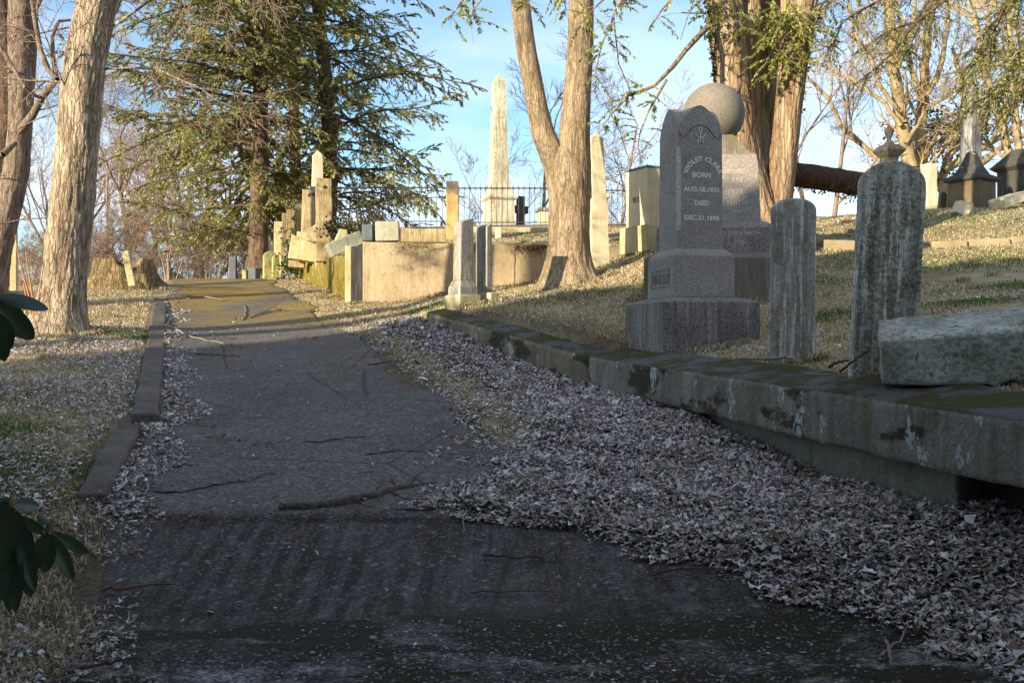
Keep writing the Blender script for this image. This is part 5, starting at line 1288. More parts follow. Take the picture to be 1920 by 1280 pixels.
# ------------------------------------------------------------------ hanging evergreen boughs at the upper right (tree standing just outside on the right)
t5 = empty('overhanging_evergreen', (8.6, 10.5, Tz(8.6, 10.5))); o5 = Vector(t5.location)
tag(t5, 'evergreen outside the right edge whose drooping boughs hang over the right hill', 'evergreen tree')
V, F = trunk_mesh([(Vector((0, 0, -0.3)), 0.42), (Vector((0, 0, 1)), 0.34), (Vector((-0.05, 0, 4)), 0.28), (Vector((0, 0.1, 9)), 0.14)], 20, 0.08, 4, 8, 0.2, 0.06, 0.2)
mesh_np('trunk', V, F, M_bark_hem, t5, True)
A = Limbs(); B = Limbs(); frond = []
for path, n, dens in [([(2060, -260, 11), (1900, -120, 11.5), (1800, -20, 12), (1720, 40, 12.2), (1660, 60, 12.4), (1620, 90, 12.5)], 30, 0.6), ([(2060, -220, 11), (1940, -60, 11.2), (1880, 20, 11.4), (1850, 90, 11.5), (1800, 140, 11.6)], 40, 1.0),
                      ([(2060, -100, 10.5), (1980, 20, 10.5), (1920, 90, 10.6), (1880, 150, 10.7), (1850, 190, 10.8)], 44, 1.0), ([(2060, -300, 11), (1850, -200, 12), (1700, -110, 12.8), (1600, -50, 13.2), (1540, 10, 13.5), (1520, 50, 13.6)], 30, 0.7),
                      ([(2060, -200, 12), (1900, -90, 13), (1780, -40, 13.5), (1650, 0, 13.5), (1580, 40, 13.6), (1560, 90, 13.8)], 34, 0.7), ([(2080, -60, 10), (2000, 60, 10.2), (1940, 120, 10.3), (1915, 190, 10.4)], 30, 1.0), ([(1960, -160, 12), (1780, -60, 12.5), (1690, 80, 12.8), (1640, 130, 13), (1600, 160, 13)], 22, 0.4),
                      ([(2060, -140, 11.5), (1930, -20, 12), (1850, 60, 12.5), (1810, 180, 12.8), (1790, 240, 13)], 20, 0.5), ([(2060, -260, 12), (1840, -110, 12.6), (1750, 0, 13), (1700, 100, 13)], 26, 0.6)]:
    pts = [P(*q) for q in path]; poly_limb(A, pts, 0.035, 0.006)
    for i in range(n):
        t = (0.25 + 0.75 * (i + rg.random()) / n) * (len(pts) - 1); k = min(len(pts) - 2, int(t)); q = pts[k].lerp(pts[k + 1], t - k)
        for _ in range(3):
            dd = Vector((rg.uniform(-0.9, 0.7), rg.uniform(-0.8, 0.8), rg.uniform(-1.0, 0.2))).normalized(); l = rg.uniform(0.2, 0.6)
            m = q + dd * l * 0.6; e2 = m + (dd + Vector((0, 0, -0.4))).normalized() * l * 0.6
            B.add(q, m, 0.0045, 0.003); B.add(m, e2, 0.003, 0.002)
            if rg.random() < dens: frond.append((q, m)); frond.append((m, e2))
off(A, o5); off(B, o5); A.build_split(['branch'], M_bark_hem, t5, 5); B.build('sprays', M_bark_hem, t5, 3)
V, F, c = spray([(a - o5, b - o5) for a, b in frond], nr, 12, (0.03, 0.07), 0.008, [(0.24, 0.27, 0.07), (0.36, 0.37, 0.11), (0.12, 0.15, 0.05), (0.38, 0.31, 0.15)], 0.3)
mesh_np('crown', V, F, M_needles, t5, False, c); print('t5', len(F))

# ------------------------------------------------------------------ bare trees beyond the crest: a few kinds, copied
def bare_proto(name, seed, H, r0, lev=4, forks=1, spread=(22, 50), mats=(M_bark_grey, M_twig_red), up=0.03, minr=0.010, droop=0.05, trunk_len=0.35):
    e = empty(name, (0, 0, 0)); rg = random.Random(seed); A = Limbs(); B = Limbs()
    p = Vector((0, 0, -0.3)); h = H * trunk_len
    for f in range(forks):
        d = Vector((rg.uniform(-0.25, 0.25), rg.uniform(-0.2, 0.2), 1)) if forks > 1 else Vector((rg.uniform(-0.08, 0.08), 0, 1))
        grow(A, B, p, d, H * rg.uniform(0.75, 0.95), r0 * (1 if forks == 1 else 0.75), lev, rg, droop=droop, up=up, wig=0.13, thr=0.022, spread=spread, minr=minr)
    A.build('trunk', mats[0], e, 6); B.build('crown', mats[1], e, 3)
    print(name, seed, len(A.a), len(B.a)); return e
def copy_tree(root, loc, rz, sc, label, group, ry=0.0):
    r = root.copy(); COL.objects.link(r); r.location = loc; r.rotation_euler = (0, ry, rz); r.scale = (sc, sc, sc)
    tag(r, label, r.get('category', 'bare tree'), group)
    for ch in root.children:
        c = ch.copy(); COL.objects.link(c); c.parent = r
    return r
# pale sunlit trees on the right hill
PB = bare_proto('bare_tree', 34, 8.0, 0.18, 3, 3, (22, 55), (M_bark_pale, M_twig_pale), up=0.03, minr=0.007)
PC = bare_proto('bare_tree', 47, 10.0, 0.16, 4, 1, (22, 50), (M_bark_grey, M_twig_red), up=0.05, minr=0.007)
PD = bare_proto('brush_shrub', 52, 4.2, 0.05, 4, 6, (20, 60), (M_twig_red, M_twig_red), up=0.02, minr=0.0055)
PE = bare_proto('bare_tree', 66, 8.0, 0.10, 4, 1, (22, 50), (M_twig_grey, M_twig_red), up=0.05, minr=0.006)
def place(proto, first, px, d, rz, sc, label, group, cat='bare tree', dz=-0.1, ry=0.0):
    x = (px - 960) / FPX * d; loc = (x, d, Tz(x, d) + dz)
    if first: 
        proto.location = loc; proto.rotation_euler = (0, ry, rz); proto.scale = (sc, sc, sc); tag(proto, label, cat, group); return proto
    r = copy_tree(proto, loc, rz, sc, label, group, ry); r['category'] = cat; return r
gr = 'bare trees on the right skyline'
place(PB, True, 1925, 25.5, 3.4, 0.9, 'pale spreading bare tree at the right edge of the skyline', gr, ry=R(8))
place(PE, True, 1512, 30, 0.7, 0.9, 'thin pale sapling just right of the red-barked tree', gr)
place(PE, False, 1556, 30, 2.2, 0.85, 'thin curved sapling between the red tree and the tallest slab', gr)
place(PC, False, 1790, 36, 0.7, 0.9, 'browner bare tree far behind the grey obelisk', gr)
def limb_tree(d, gx_, label, limbs, seed, twigs=1.0):
    b = G(gx_, d); e = empty('bare_tree', b); tag(e, label, 'bare tree', gr); o = Vector(b); rg = random.Random(seed); A = Limbs(); B = Limbs()
    for path, w0, w1 in limbs:
        pts = [P(x, y, d + (i * 0.12 if len(path) > 2 else 0)) for i, (x, y) in enumerate(path)]
        # resample softly
        q = []
        for i in range(len(pts) - 1):
            for k in range(3): q.append(pts[i].lerp(pts[i + 1], k / 3) + Vector((rg.uniform(-1, 1), rg.uniform(-1, 1), rg.uniform(-1, 1))) * 0.03)
        q.append(pts[-1]); r0 = w0 / 2 / FPX * d; r1 = w1 / 2 / FPX * d
        poly_limb(A, q, r0, r1)
        for i in range(2, len(q)):
            for _ in range(1 if rg.random() < 0.6 * twigs else 0):
                t = i / len(q); dd = (q[i] - q[i - 1]).normalized(); ax = dd.cross(Vector((rg.gauss(0, 1), rg.gauss(0, 1), rg.gauss(0, 1)))).normalized()
                grow(A, B, q[i], Matrix.Rotation(R(rg.uniform(25, 60)), 3, ax) @ dd, rg.uniform(0.7, 1.6), max(0.008, (r0 + (r1 - r0) * t) * 0.3), 2, rg, 0.04, 0.05, 0.2, 0.03, None, (25, 55), 0.0055)
    off(A, o); off(B, o); A.build_split(['trunk', 'branch'], M_bark_pale, e, 7); B.build('crown', M_twig_pale, e, 3); return e
limb_tree(27, 1712, 'pale bare tree with a leaning double trunk just right of the urn monument', [([(1712, 420), (1712, 340), (1700, 270), (1688, 220), (1678, 150), (1672, 80), (1664, 0), (1650, -120)], 30, 16), ([(1690, 235), (1660, 195), (1625, 165), (1590, 145), (1550, 128), (1510, 112)], 9, 4),
    ([(1686, 210), (1650, 160), (1630, 110), (1600, 60), (1590, 0)], 9, 5), ([(1700, 270), (1720, 235), (1735, 210), (1760, 190)], 8, 4), ([(1676, 140), (1700, 90), (1712, 40), (1720, -30)], 10, 6)], 3)
limb_tree(28, 1728, 'pale bare tree forking high beside the leaning double trunk', [([(1730, 420), (1728, 320), (1726, 250), (1730, 190), (1734, 120), (1740, 60), (1752, 0), (1765, -90)], 26, 12), ([(1730, 190), (1715, 150), (1704, 110), (1690, 60), (1680, 0)], 12, 7), ([(1732, 185), (1755, 150), (1768, 110), (1776, 60), (1780, 0)], 13, 7),
    ([(1735, 205), (1770, 185), (1810, 160), (1850, 135), (1890, 110)], 8, 4), ([(1728, 270), (1700, 300), (1712, 330)], 6, 6)], 5)
limb_tree(29, 1775, 'low pale tree with boughs sweeping right behind the grey obelisk', [([(1770, 400), (1765, 340), (1778, 300), (1800, 230), (1806, 190), (1800, 140), (1786, 90)], 20, 7), ([(1770, 320), (1820, 290), (1870, 262), (1930, 225), (1980, 200)], 15, 8), ([(1800, 335), (1850, 300), (1890, 265), (1940, 245)], 14, 8), ([(1775, 300), (1830, 240), (1880, 200), (1930, 165)], 8, 4),
    ([(1850, 280), (1880, 230), (1900, 180), (1930, 140)], 8, 4)], 8)
limb_tree(30, 1660, 'pale tree sending one long arching bough left above the fallen trunk', [([(1690, 410), (1668, 330), (1640, 290), (1600, 255), (1575, 235), (1560, 195), (1540, 170), (1510, 140), (1490, 115)], 13, 5), ([(1556, 190), (1560, 150), (1556, 110), (1548, 60)], 5, 3), ([(1600, 255), (1592, 200), (1586, 150)], 4, 2.5)], 12)
gl = 'bare trees beyond the crest'
for i, (px, d, rz, sc, pr, lab) in enumerate([(250, 38, 0.2, 1.0, PC, 'tallest thin bare tree in the gap right of the sunlit maple'), (330, 36, 1.4, 0.85, PE, 'thin bare tree in front of the left evergreen boughs'), (200, 34, 2.1, 0.8, PE, 'thin bare tree close right of the sunlit maple'), (75, 36, 2.8, 0.9, PC, 'bare tree seen between the two left trunks'),
                                         (20, 42, 4.0, 1.0, PC, 'bare tree far behind the left edge trunks'), (390, 44, 5.1, 1.0, PC, 'bare tree behind the left evergreen, above the road crest'), (940, 42, 0.9, 0.9, PE, 'slender dark bare tree behind the obelisk'), (1010, 36, 2.0, 0.95, PE, 'slender dark bare tree between the twin stems'),
                                         (1150, 34, 3.0, 0.8, PE, 'bare sapling right of the twin-stemmed tree'), (1190, 40, 4.2, 0.75, PE, 'bare tree above the massive squared monument'), (1135, 46, 5.5, 0.8, PE, 'bare tree far behind the marble shaft'), (285, 50, 3.3, 1.1, PC, 'far bare tree beyond the hollow stump'),
                                         (150, 52, 1.1, 1.1, PC, 'far bare tree behind the sunlit maple'), (440, 52, 0.4, 1.0, PC, 'far bare tree over the road crest')]):
    place(pr, i == 0, px, d, rz, sc, lab, gl)
PCs = 'brown brush beyond the crest'
bx = [(130, 30), (185, 33), (235, 31), (275, 34), (315, 30), (350, 33), (390, 31), (420, 35), (455, 33), (300, 40), (370, 42), (210, 42), (100, 42), (60, 31), (20, 36), (430, 44), (520, 36), (560, 38), (600, 40), (255, 47), (335, 49), (160, 47), (480, 40)]
where = {}
for i, (px, d) in enumerate(bx):
    o = place(PD, i == 0, px, d, i * 1.37, 0.55 + 0.22 * ((i * 37) % 10) / 10, 'tangled reddish-brown leafless brush beyond the road crest', PCs, 'shrub', dz=0.1)
    if px > 1100: o['label'] = 'bare reddish brush behind the iron fence near the marble shaft'; o['group'] = 'brush behind the fence'
# a few russet leaves still on the sapling behind the fence
ivy('russet_shrub', None, [], 0, 1) if False else None
nr2 = np.random.RandomState(4)
pc = P(1175, 330, 33); cs = [(P(1170 + nr2.randint(-40, 40), 340 + nr2.randint(-50, 60), 33), 0.35, 0.4, 0.3, 0.1) for _ in range(9)]
o = ivy('russet_shrub', 'thin cloud of russet leaves behind the massive squared monument', [(tuple(c), a, b, c2, k) for c, a, b, c2, k in cs], 700, 6, size=(0.05, 0.09), cols=((0.35, 0.16, 0.07), (0.45, 0.22, 0.10)))
o['category'] = 'shrub'
# green-brown juniper seen behind the grey obelisk
cs = [(tuple(P(1770 + nr2.randint(-60, 60), 265 + nr2.randint(-60, 60), 30)), 0.5, 0.5, 0.35, 0.08) for _ in range(14)]
o = ivy('juniper_bush', 'brown-green evergreen mass between the pale trees and the grey obelisk', cs, 2600, 7, size=(0.06, 0.13), cols=((0.10, 0.075, 0.03), (0.16, 0.10, 0.05), (0.06, 0.065, 0.025)))
o['category'] = 'bush'
# stems rising from the ground for the two leafy masses
for px, lab in ((1172, 0), (1776, 1)):
    pass
# ------------------------------------------------------------------ hollow stump
sb = G(232, 19.0); sb.z -= 0.05
st = empty('tree_stump', sb); tag(st, 'broad hollow moss-streaked tree stump at the end of the left kerb', 'tree stump')
def stump_shell():
    n = 72; V = []; F = []
    rings = [0, 0.08, 0.18, 0.3, 0.42, 0.52]
    for layer in (0, 1):
        for zi, z in enumerate(rings):
            for i in range(n):
                a = 2 * math.pi * i / n; ca, sa = math.cos(a), math.sin(a)
                fl = 1.0 + 0.75 * math.exp(-z * 5.5) * (0.6 + 0.8 * max(0, mnoise.noise(Vector((ca * 1.6, sa * 1.6, 2.0))) + 0.2))
                r = (0.44 + 0.05 * mnoise.noise(Vector((ca * 5, sa * 5, z * 2)))) * fl
                top = 0.55 + 0.05 * mnoise.noise(Vector((ca * 6, sa * 6, 9)))
                # the opening: camera-right side broken down
                da = abs((a - R(-62) + math.pi) % (2 * math.pi) - math.pi)
                cut = max(0.0, 1 - (da / 0.5) ** 4) * 0.17
                zz = z / 0.52 * (top - cut)
                if layer: r -= 0.10 + 0.12 * math.exp(-z * 4)
                V.append((ca * r * 1.15, sa * r, zz - (0.1 if z == 0 else 0)))
    R_ = len(rings)
    for layer in (0, 1):
        b = layer * R_ * n
        for k in range(R_ - 1):
            for i in range(n):
                j = (i + 1) % n
                q = (b + k * n + i, b + k * n + j, b + (k + 1) * n + j, b + (k + 1) * n + i)
                F.append(q if layer == 0 else q[::-1])
    for i in range(n):
        j = (i + 1) % n; F.append(((R_ - 1) * n + i, (R_ - 1) * n + j, (2 * R_ - 1) * n + j, (2 * R_ - 1) * n + i))
    return np.array(V), np.array(F)
V, F = stump_shell()
M_stump = bark('stump_bark', (0.34, 0.24, 0.13), (0.13, 0.085, 0.045), moss=0.7, fine=0.5, furrow=1.3, stretch=0.2)
mesh_np('shell', V, F, M_stump, st, True)
hb = lathe([(0.36, 0.0), (0.36, 0.05), (0.0, 0.06)], 24); bm_obj('rotten_heart', hb, NM('rotten_wood', 1).col((0.02, 0.014, 0.009)).m, st)
hb = rough_box(0.5, 0.25, 0.34, 0.06, 0.05, 3, 0.06, freq=6, taper=0.5); o = bm_obj('inner_buttress', hb, M_stump, st, True); o.location = (0.42, -0.30, -0.08)

# ------------------------------------------------------------------ fallen branch and twigs on the road
M_branch = bark('dead_branch_bark', (0.17, 0.14, 0.115), (0.07, 0.055, 0.045), fine=2.0, furrow=0.3, stretch=0.5)
M_stick = NM('dead_twig', 0.9).col((0.075, 0.055, 0.042)).m
M_stick_pale = NM('bleached_twig', 0.9).col((0.24, 0.20, 0.165)).m
M_stick_red = NM('rusty_twig', 0.9).col((0.16, 0.075, 0.045)).m
def on_road(px, py):
    """point on the ground seen in direction px,py"""
    lo, hi = 2.5, 26.0
    f = lambda d: (EYE + (640 - py) / FPX * d) - Tz((px - 960) / FPX * d, d)
    prev = f(lo); d = lo
    while d < hi:
        d2 = d + 0.1; g = f(d2)
        if prev > 0 >= g:
            for _ in range(20):
                m = (d + d2) / 2
                if f(m) > 0: d = m
                else: d2 = m
            break
        prev = g; d = d2
    x = (px - 960) / FPX * d; return Vector((x, d, Tz(x, d)))
def wiggle(pts, n, amp, rg):
    out = []
    for i in range(len(pts) - 1):
        for k in range(n):
            t = k / n; q = pts[i].lerp(pts[i + 1], t)
            if i or k: q = q + Vector((rg.uniform(-amp, amp), rg.uniform(-amp, amp), rg.uniform(0, amp)))
            out.append(q)
    out.append(pts[-1]); return out
br = empty('fallen_branch', on_road(700, 945)); ob_ = Vector(br.location); tag(br, 'thick dead branch lying on the road, its end buried in the leaves', 'branch')
rg = random.Random(2)
pts = [(524, 957), (580, 956), (640, 950), (675, 940), (705, 935), (735, 922), (770, 916), (818, 908)]
w = [0.022, 0.024, 0.025, 0.026, 0.022, 0.020, 0.018, 0.012]
base = []
for i, (px, py) in enumerate(pts):
    p = on_road(px, py + 6); p.z += w[i] * 0.9 + 0.018; base.append((p - ob_, w[i]))
V, F = trunk_mesh(base, 14, 0.25, 3, 6, 0.02, 0.12); mesh_np('bough', V, F, M_branch, br, True)
for a, b, c in [((700, 940), (716, 918), (722, 905)), ((730, 930), (760, 950), (800, 955)), ((770, 916), (790, 898), (800, 890)), ((660, 948), (690, 965), (706, 968)), ((740, 922), (735, 905), (722, 900))]:
    q = [on_road(*a), on_road(*b), on_road(*c)]; q[0].z += 0.03; q[1].z += 0.045; q[2].z += 0.05; L = Limbs()
    ww = wiggle(q, 4, 0.006, rg)
    for i in range(len(ww) - 1): L.add(ww[i] - ob_, ww[i + 1] - ob_, 0.005 * (1 - i / 12), 0.005 * (1 - (i + 1) / 12))
    L.build('side_twig', M_stick, br, 5)
twigs = [
    ([(570, 836), (600, 838), (650, 829), (700, 828)], 0.006, M_stick, 'straight dark twig lying mid road'),
    ([(685, 862), (720, 858), (745, 853), (800, 856), (812, 853)], 0.006, M_stick, 'forked dark twig near the edge of the leaf bank'),
    ([(718, 862), (760, 868), (830, 866), (885, 862)], 0.005, M_stick_pale, 'pale long twig just below the forked twig'),
    ([(650, 905), (660, 900), (685, 894), (705, 893)], 0.004, M_stick_red, 'short curved rusty twig above the fallen branch'),
    ([(286, 932), (340, 934), (400, 920), (440, 914), (470, 912), (490, 900), (520, 897)], 0.006, M_stick, 'long wandering twig on the left of the road'),
    ([(440, 914), (430, 918), (395, 925), (398, 955)], 0.003, M_stick, 'thin curled twig branching beside the long wandering twig'),
    ([(322, 884), (334, 886), (344, 877), (362, 884)], 0.006, M_stick, 'short kinked dark twig by the left kerb'),
    ([(385, 827), (415, 828), (420, 824), (412, 834), (395, 840)], 0.005, M_stick_red, 'hooked rusty twig at the left side of the road'),
    ([(430, 792), (500, 790), (540, 791)], 0.004, M_stick, 'faint straight twig left of the mid road'),
    ([(355, 668), (400, 672), (450, 674)], 0.010, M_stick_red, 'reddish twig pair lying in the shaded road, left'),
    ([(300, 612), (330, 625), (360, 640), (420, 650)], 0.012, M_stick_pale, 'bleached stick resting on the third kerb stone'),
    ([(222, 752), (250, 745), (290, 733), (312, 730), (335, 745)], 0.006, M_stick, 'dark twig lying over the long grey kerb stone'),
    ([(470, 600), (500, 590), (530, 585), (560, 584)], 0.012, M_stick_pale, 'pale branching stick on the far sunlit road'),
    ([(455, 605), (462, 590), (458, 575)], 0.010, M_stick_pale, 'upright fork of a pale stick on the far sunlit road'),
    ([(350, 560), (380, 562), (420, 568)], 0.014, M_stick_pale, 'straight bleached stick far up the sunlit road'),
    ([(905, 1052), (960, 1058), (1015, 1058), (1030, 1045), (1070, 1020)], 0.006, M_stick, 'kinked dark twig with a pale bud on the near slab'),
    ([(1225, 1090), (1250, 1082), (1300, 1077), (1345, 1080), (1395, 1074)], 0.005, M_stick, 'long dark twig on the near slab, toward the right'),
    ([(885, 1122), (960, 1120), (1035, 1121), (1042, 1128)], 0.004, M_stick_red, 'straight red twig on the near slab'),
    ([(1655, 1245), (1670, 1232), (1695, 1205), (1702, 1175)], 0.006, M_stick_pale, 'pale forked twig at the lower right, leaves still on it'),
    ([(1660, 1215), (1670, 1240), (1672, 1262)], 0.006, M_stick_pale, 'lower prong of the pale forked twig at the lower right'),
    ([(580, 1062), (600, 1058), (620, 1060)], 0.004, M_stick, 'small twig on the near slab, left of centre'),
    ([(130, 1278), (190, 1262), (230, 1255), (262, 1250)], 0.007, M_stick, 'dark twig at the bottom left corner'),
    ([(100, 1090), (108, 1105), (120, 1125)], 0.006, M_stick_pale, 'short pale peeled stick by the rhododendron'),
    ([(190, 1120), (240, 1118), (330, 1108)], 0.008, M_stick_red, 'crumbling rusty twig on the near slab, left'),
    ([(740, 965), (800, 968), (850, 960), (880, 972)], 0.006, M_stick, 'twig along the crack below the fallen branch'),
    ([(860, 955), (870, 985), (868, 1008)], 0.005, M_stick_pale, 'pale short twig crossing the crack in the road'),
    ([(690, 690), (740, 684), (760, 682)], 0.008, M_stick, 'dark twig where the far leaf bank meets the road'),
]
for i, (pp, r, m, lab) in enumerate(twigs):
    rg = random.Random(i); q = [on_road(*t) for t in pp]
    r *= 1.5
    for v in q: v.z += 0.018 + r + 0.004
    o0 = q[0].copy(); ww = wiggle(q, 4, r * 1.1, rg); L = Limbs()
    for k in range(len(ww) - 1):
        f = 1 - 0.6 * k / len(ww); L.add(ww[k] - o0, ww[k + 1] - o0, r * 0.75 * f, r * 0.75 * (f - 0.05))
    o = L.build('twig', m, None, 6); o.location = o0; tag(o, lab, 'twig', 'twigs scattered on the road')
# sticks on the kerb wall top by the tall slabs
def stick(pts, r, m, lab, grp='sticks on the plot edge'):
    o0 = pts[0].copy(); rg = random.Random(len(lab)); ww = wiggle(pts, 5, r * 0.7, rg); L = Limbs()
    for k in range(len(ww) - 1): L.add(ww[k] - o0, ww[k + 1] - o0, r * (1 - 0.5 * k / len(ww)), r * (1 - 0.5 * (k + 1) / len(ww)))
    o = L.build('stick', m, None, 7); o.location = o0; tag(o, lab, 'stick', grp)
stick([P(1385, 672, 7.1), P(1440, 674, 6.8), P(1475, 670, 6.7), P(1500, 682, 6.6)], 0.014, M_stick_pale, 'thick grey stick at the foot of the streaked headstone')
stick([P(1574, 697, 5.92), P(1600, 678, 5.9), P(1632, 655, 5.95)], 0.008, M_stick, 'dark stick leaning up against the tallest slab')
stick([P(1554, 690, 6.0), P(1570, 680, 6.0), P(1592, 676, 6.0)], 0.010, M_stick, 'short dark stick beside the leaning one, left of the tallest slab')
stick([P(1510, 701, 5.95), P(1560, 704, 5.8), P(1618, 706, 5.7)], 0.006, M_stick_pale, 'thin straw-coloured stick on the kerb wall top')

# ------------------------------------------------------------------ leaf litter
def leaf_mesh(name, X, Y, Z, size, cols, w, seed, mat, curl=0.38, lift=0.014):
    nr = np.random.RandomState(seed); n = len(X); K = 9
    ang = nr.uniform(0, 2 * math.pi, n)
    tilt = nr.normal(0, 0.19, (n, 2)); s = size
    rim = np.arange(K) * 2 * math.pi / K
    rad = nr.uniform(0.5, 1.0, (n, K)) * np.where(nr.rand(n, K) < 0.3, 0.55, 1.0) * np.where(np.arange(K)[None] % 2 == 0, 1.1, 0.72)
    el = nr.uniform(0.45, 0.85, (n, 1))
    lx = np.cos(rim)[None] * rad * s[:, None] * 0.65; ly = np.sin(rim)[None] * rad * s[:, None] * 0.65 * el
    cu = nr.normal(0, curl, (n, 1)); cv = nr.normal(0, curl * 0.7, (n, 1))
    lz = cu * lx ** 2 / (s[:, None] * 0.5) + cv * ly ** 2 / (s[:, None] * 0.5) + nr.normal(0, 0.09, (n, K)) * s[:, None]
    lx = np.concatenate([np.zeros((n, 1)), lx], 1); ly = np.concatenate([np.zeros((n, 1)), ly], 1); lz = np.concatenate([np.zeros((n, 1)), lz], 1)
    lz = lz + lx * tilt[:, :1] + ly * tilt[:, 1:]
    c, sn = np.cos(ang)[:, None], np.sin(ang)[:, None]
    wx = lx * c - ly * sn; wy = lx * sn + ly * c
    mn = lz.min(1, keepdims=True)
    V = np.stack([wx + X[:, None], wy + Y[:, None], lz - mn * 0.6 + (Z + nr.uniform(0.0, lift, n))[:, None]], -1).reshape(-1, 3)
    b = np.arange(n)[:, None] * (K + 1); i = np.arange(K)[None]
    F = np.stack([np.broadcast_to(b, (n, K)), b + 1 + i, b + 1 + (i + 1) % K], -1).reshape(-1, 3)
    cc = np.array(cols)[nr.choice(len(cols), n, p=w)] * nr.uniform(0.7, 1.25, (n, 1))
    t = np.repeat(cc, K + 1, axis=0)
    return mesh_np(name, V, F, mat, None, False, t)
M_leaf = toned('dry_leaf', 0.8, 0.15, noise_amt=0.5, transl=0.12)
LC = [(0.56, 0.525, 0.505), (0.45, 0.405, 0.38), (0.32, 0.26, 0.215), (0.32, 0.19, 0.12), (0.70, 0.685, 0.67), (0.19, 0.145, 0.11)]
LW = [0.33, 0.24, 0.16, 0.06, 0.11, 0.10]
nr = np.random.RandomState(77)
def rough_edge(y, k=1.0): return 0.10 * np.sin(y * 5.1 + 0.7) + 0.06 * np.sin(y * 11.3) + 0.04 * np.sin(y * 23.0)
# the bank between road and kerb wall: piled layers; leaves spill over the road around y 4.5-6.5
def litter_edge(y):   # left limit of the pile
    return np.interp(y, [1.5, 3.0, 3.4, 4.15, 4.6, 5.0, 5.35, 5.6, 6.3, 7.0, 8.0, 9.5, 11, 13, 14.5], [2.45, 1.95, 1.72, 1.36, 1.02, 0.45, 0.02, -0.60, -0.25, -0.02, -0.05, -0.40, -0.90, -1.75, -2.35])
X, Y, S = [], [], []
for (y0, y1, dens, smin, smax) in [(1.6, 4.2, 5200, 0.018, 0.052), (4.2, 6.2, 5400, 0.018, 0.052), (6.2, 9, 3800, 0.024, 0.056), (9, 14.2, 1900, 0.03, 0.06)]:
    n = int(dens * (y1 - y0) * 3.4); yy = nr.uniform(y0, y1, n); xx = litter_edge(yy) - 0.45 + nr.rand(n) * 3.5
    e = xx - litter_edge(yy) - rough_edge(yy)
    r_ = xkerb(yy) + 0.04 + 0.35 * (yy < 4.9) - xx
    thin = np.where((yy > 6.6) & (e < 0.32 + 0.12 * np.sin(yy * 3)), 0.40, 1.0)         # worn grassy verge beside the road
    thin = np.where(yy > 9.5, np.where(e < 0.4, 0.5, 1.0), thin)
    vg = (yy > 6.4) & (e < 0) & (e > -0.45) & (nr.rand(n) < 0.22)
    keep = (r_ > 0) & (vg | ((e > -0.05) & (nr.rand(n) < np.clip(0.35 + e * 8, 0, 1) * thin)))
    X.append(xx[keep]); Y.append(yy[keep]); S.append(nr.uniform(smin, smax, keep.sum()))
X = np.concatenate(X); Y = np.concatenate(Y); S = np.concatenate(S)
big = nr.rand(len(X)) < 0.035; S[big] *= 1.9
def heap(x, y): return 0.03 * _sm((x - litter_edge(y)) / 0.35) + 0.018 * np.sin(x * 9 + y * 4) * np.sin(y * 7 - x * 3) * _sm((x - litter_edge(y)) / 0.4)
Z = T(X, Y) + heap(X, Y) + 0.014
lit = leaf_mesh('leaf_litter', X, Y, Z, S, LC, LW, 5, M_leaf); print('litter', len(X))
tag(lit, 'deep drift of pale dry curled leaves between the road and the kerb wall', 'leaf litter', kind='stuff')
# dark leaf mould under the drift
nx, nyy = 60, 240
yy = np.linspace(1.0, 14.3, nyy)[:, None] * np.ones((1, nx)); tt = np.linspace(0, 1, nx)[None]
xx = litter_edge(yy) + rough_edge(yy) + 0.02 + (xkerb(yy) + 0.04 + 0.35 * (yy < 4.9) - litter_edge(yy)) * tt
zz_ = T(xx, yy) + heap(xx, yy) + 0.010 + 0.006 * np.sin(xx * 31) * np.sin(yy * 27); zz_[:, 0] -= 0.03
V = np.stack([xx, yy, zz_], -1).reshape(-1, 3); i = np.arange(nyy - 1)[:, None] * nx; j = np.arange(nx - 1)[None]
F = np.stack([i + j, i + j + 1, i + j + 1 + nx, i + j + nx], -1).reshape(-1, 4)
s = NM('leaf_mould', 1.0, 0.05).geo()
s.col(s.mix(s.ramp(s.noise(42, 6, 0.75), (0.4, 0.0), (0.62, 1.0)), (0.045, 0.032, 0.024), (0.19, 0.155, 0.125))); s.bump(s.noise(50, 6, 0.7), 1.0, 0.03)
mo = mesh_np('leaf_mould', V, F, s.m, None, True); tag(mo, kind='structure')
# lawn, gutter, plot and road scatter
def scatter(n, xf, yr, dens, smin, smax, lift=0.01, zadd=0.012, cluster=True, seed=1, cw=LW, surf=None):
    nr = np.random.RandomState(seed); y = nr.uniform(yr[0], yr[1], n); lo, hi = xf(y); x = lo + (hi - lo) * nr.rand(n)
    if cluster:
        f = np.sin(x * 2.3 + y) + np.sin(x * 5.1 - y * 3.7) * 0.7 + np.sin(y * 2.9 + x * 1.1) + nr.normal(0, 0.5, n)
        keep = f > dens
    else: keep = nr.rand(n) < dens
    x, y = x[keep], y[keep]; return x, y, nr.uniform(smin, smax, len(x))
xl = lambda y: np.interp(y, [-12, 3.0, 4.4, 5.68, 7.5, 7.84, 12.14, 14.48, 20.8, 24, 40, 60], [-0.8, -1.45, -1.95, -2.32, -2.79, -2.79, -4.25, -5.05, -7.2, -8.3, -14, -21])
sets = []
x, y, s_ = scatter(40000, lambda y: (xl(y) - 4.6, xl(y) - 0.22), (4.2, 12.0), -1.0, 0.020, 0.046, seed=2); sets.append((x, y, T(x, y) + 0.022, s_))
x, y, s_ = scatter(2500, lambda y: (xl(y) - 5, xl(y) - 0.25), (11.0, 14), 0.4, 0.03, 0.06, seed=3); sets.append((x, y, T(x, y) + 0.02, s_))
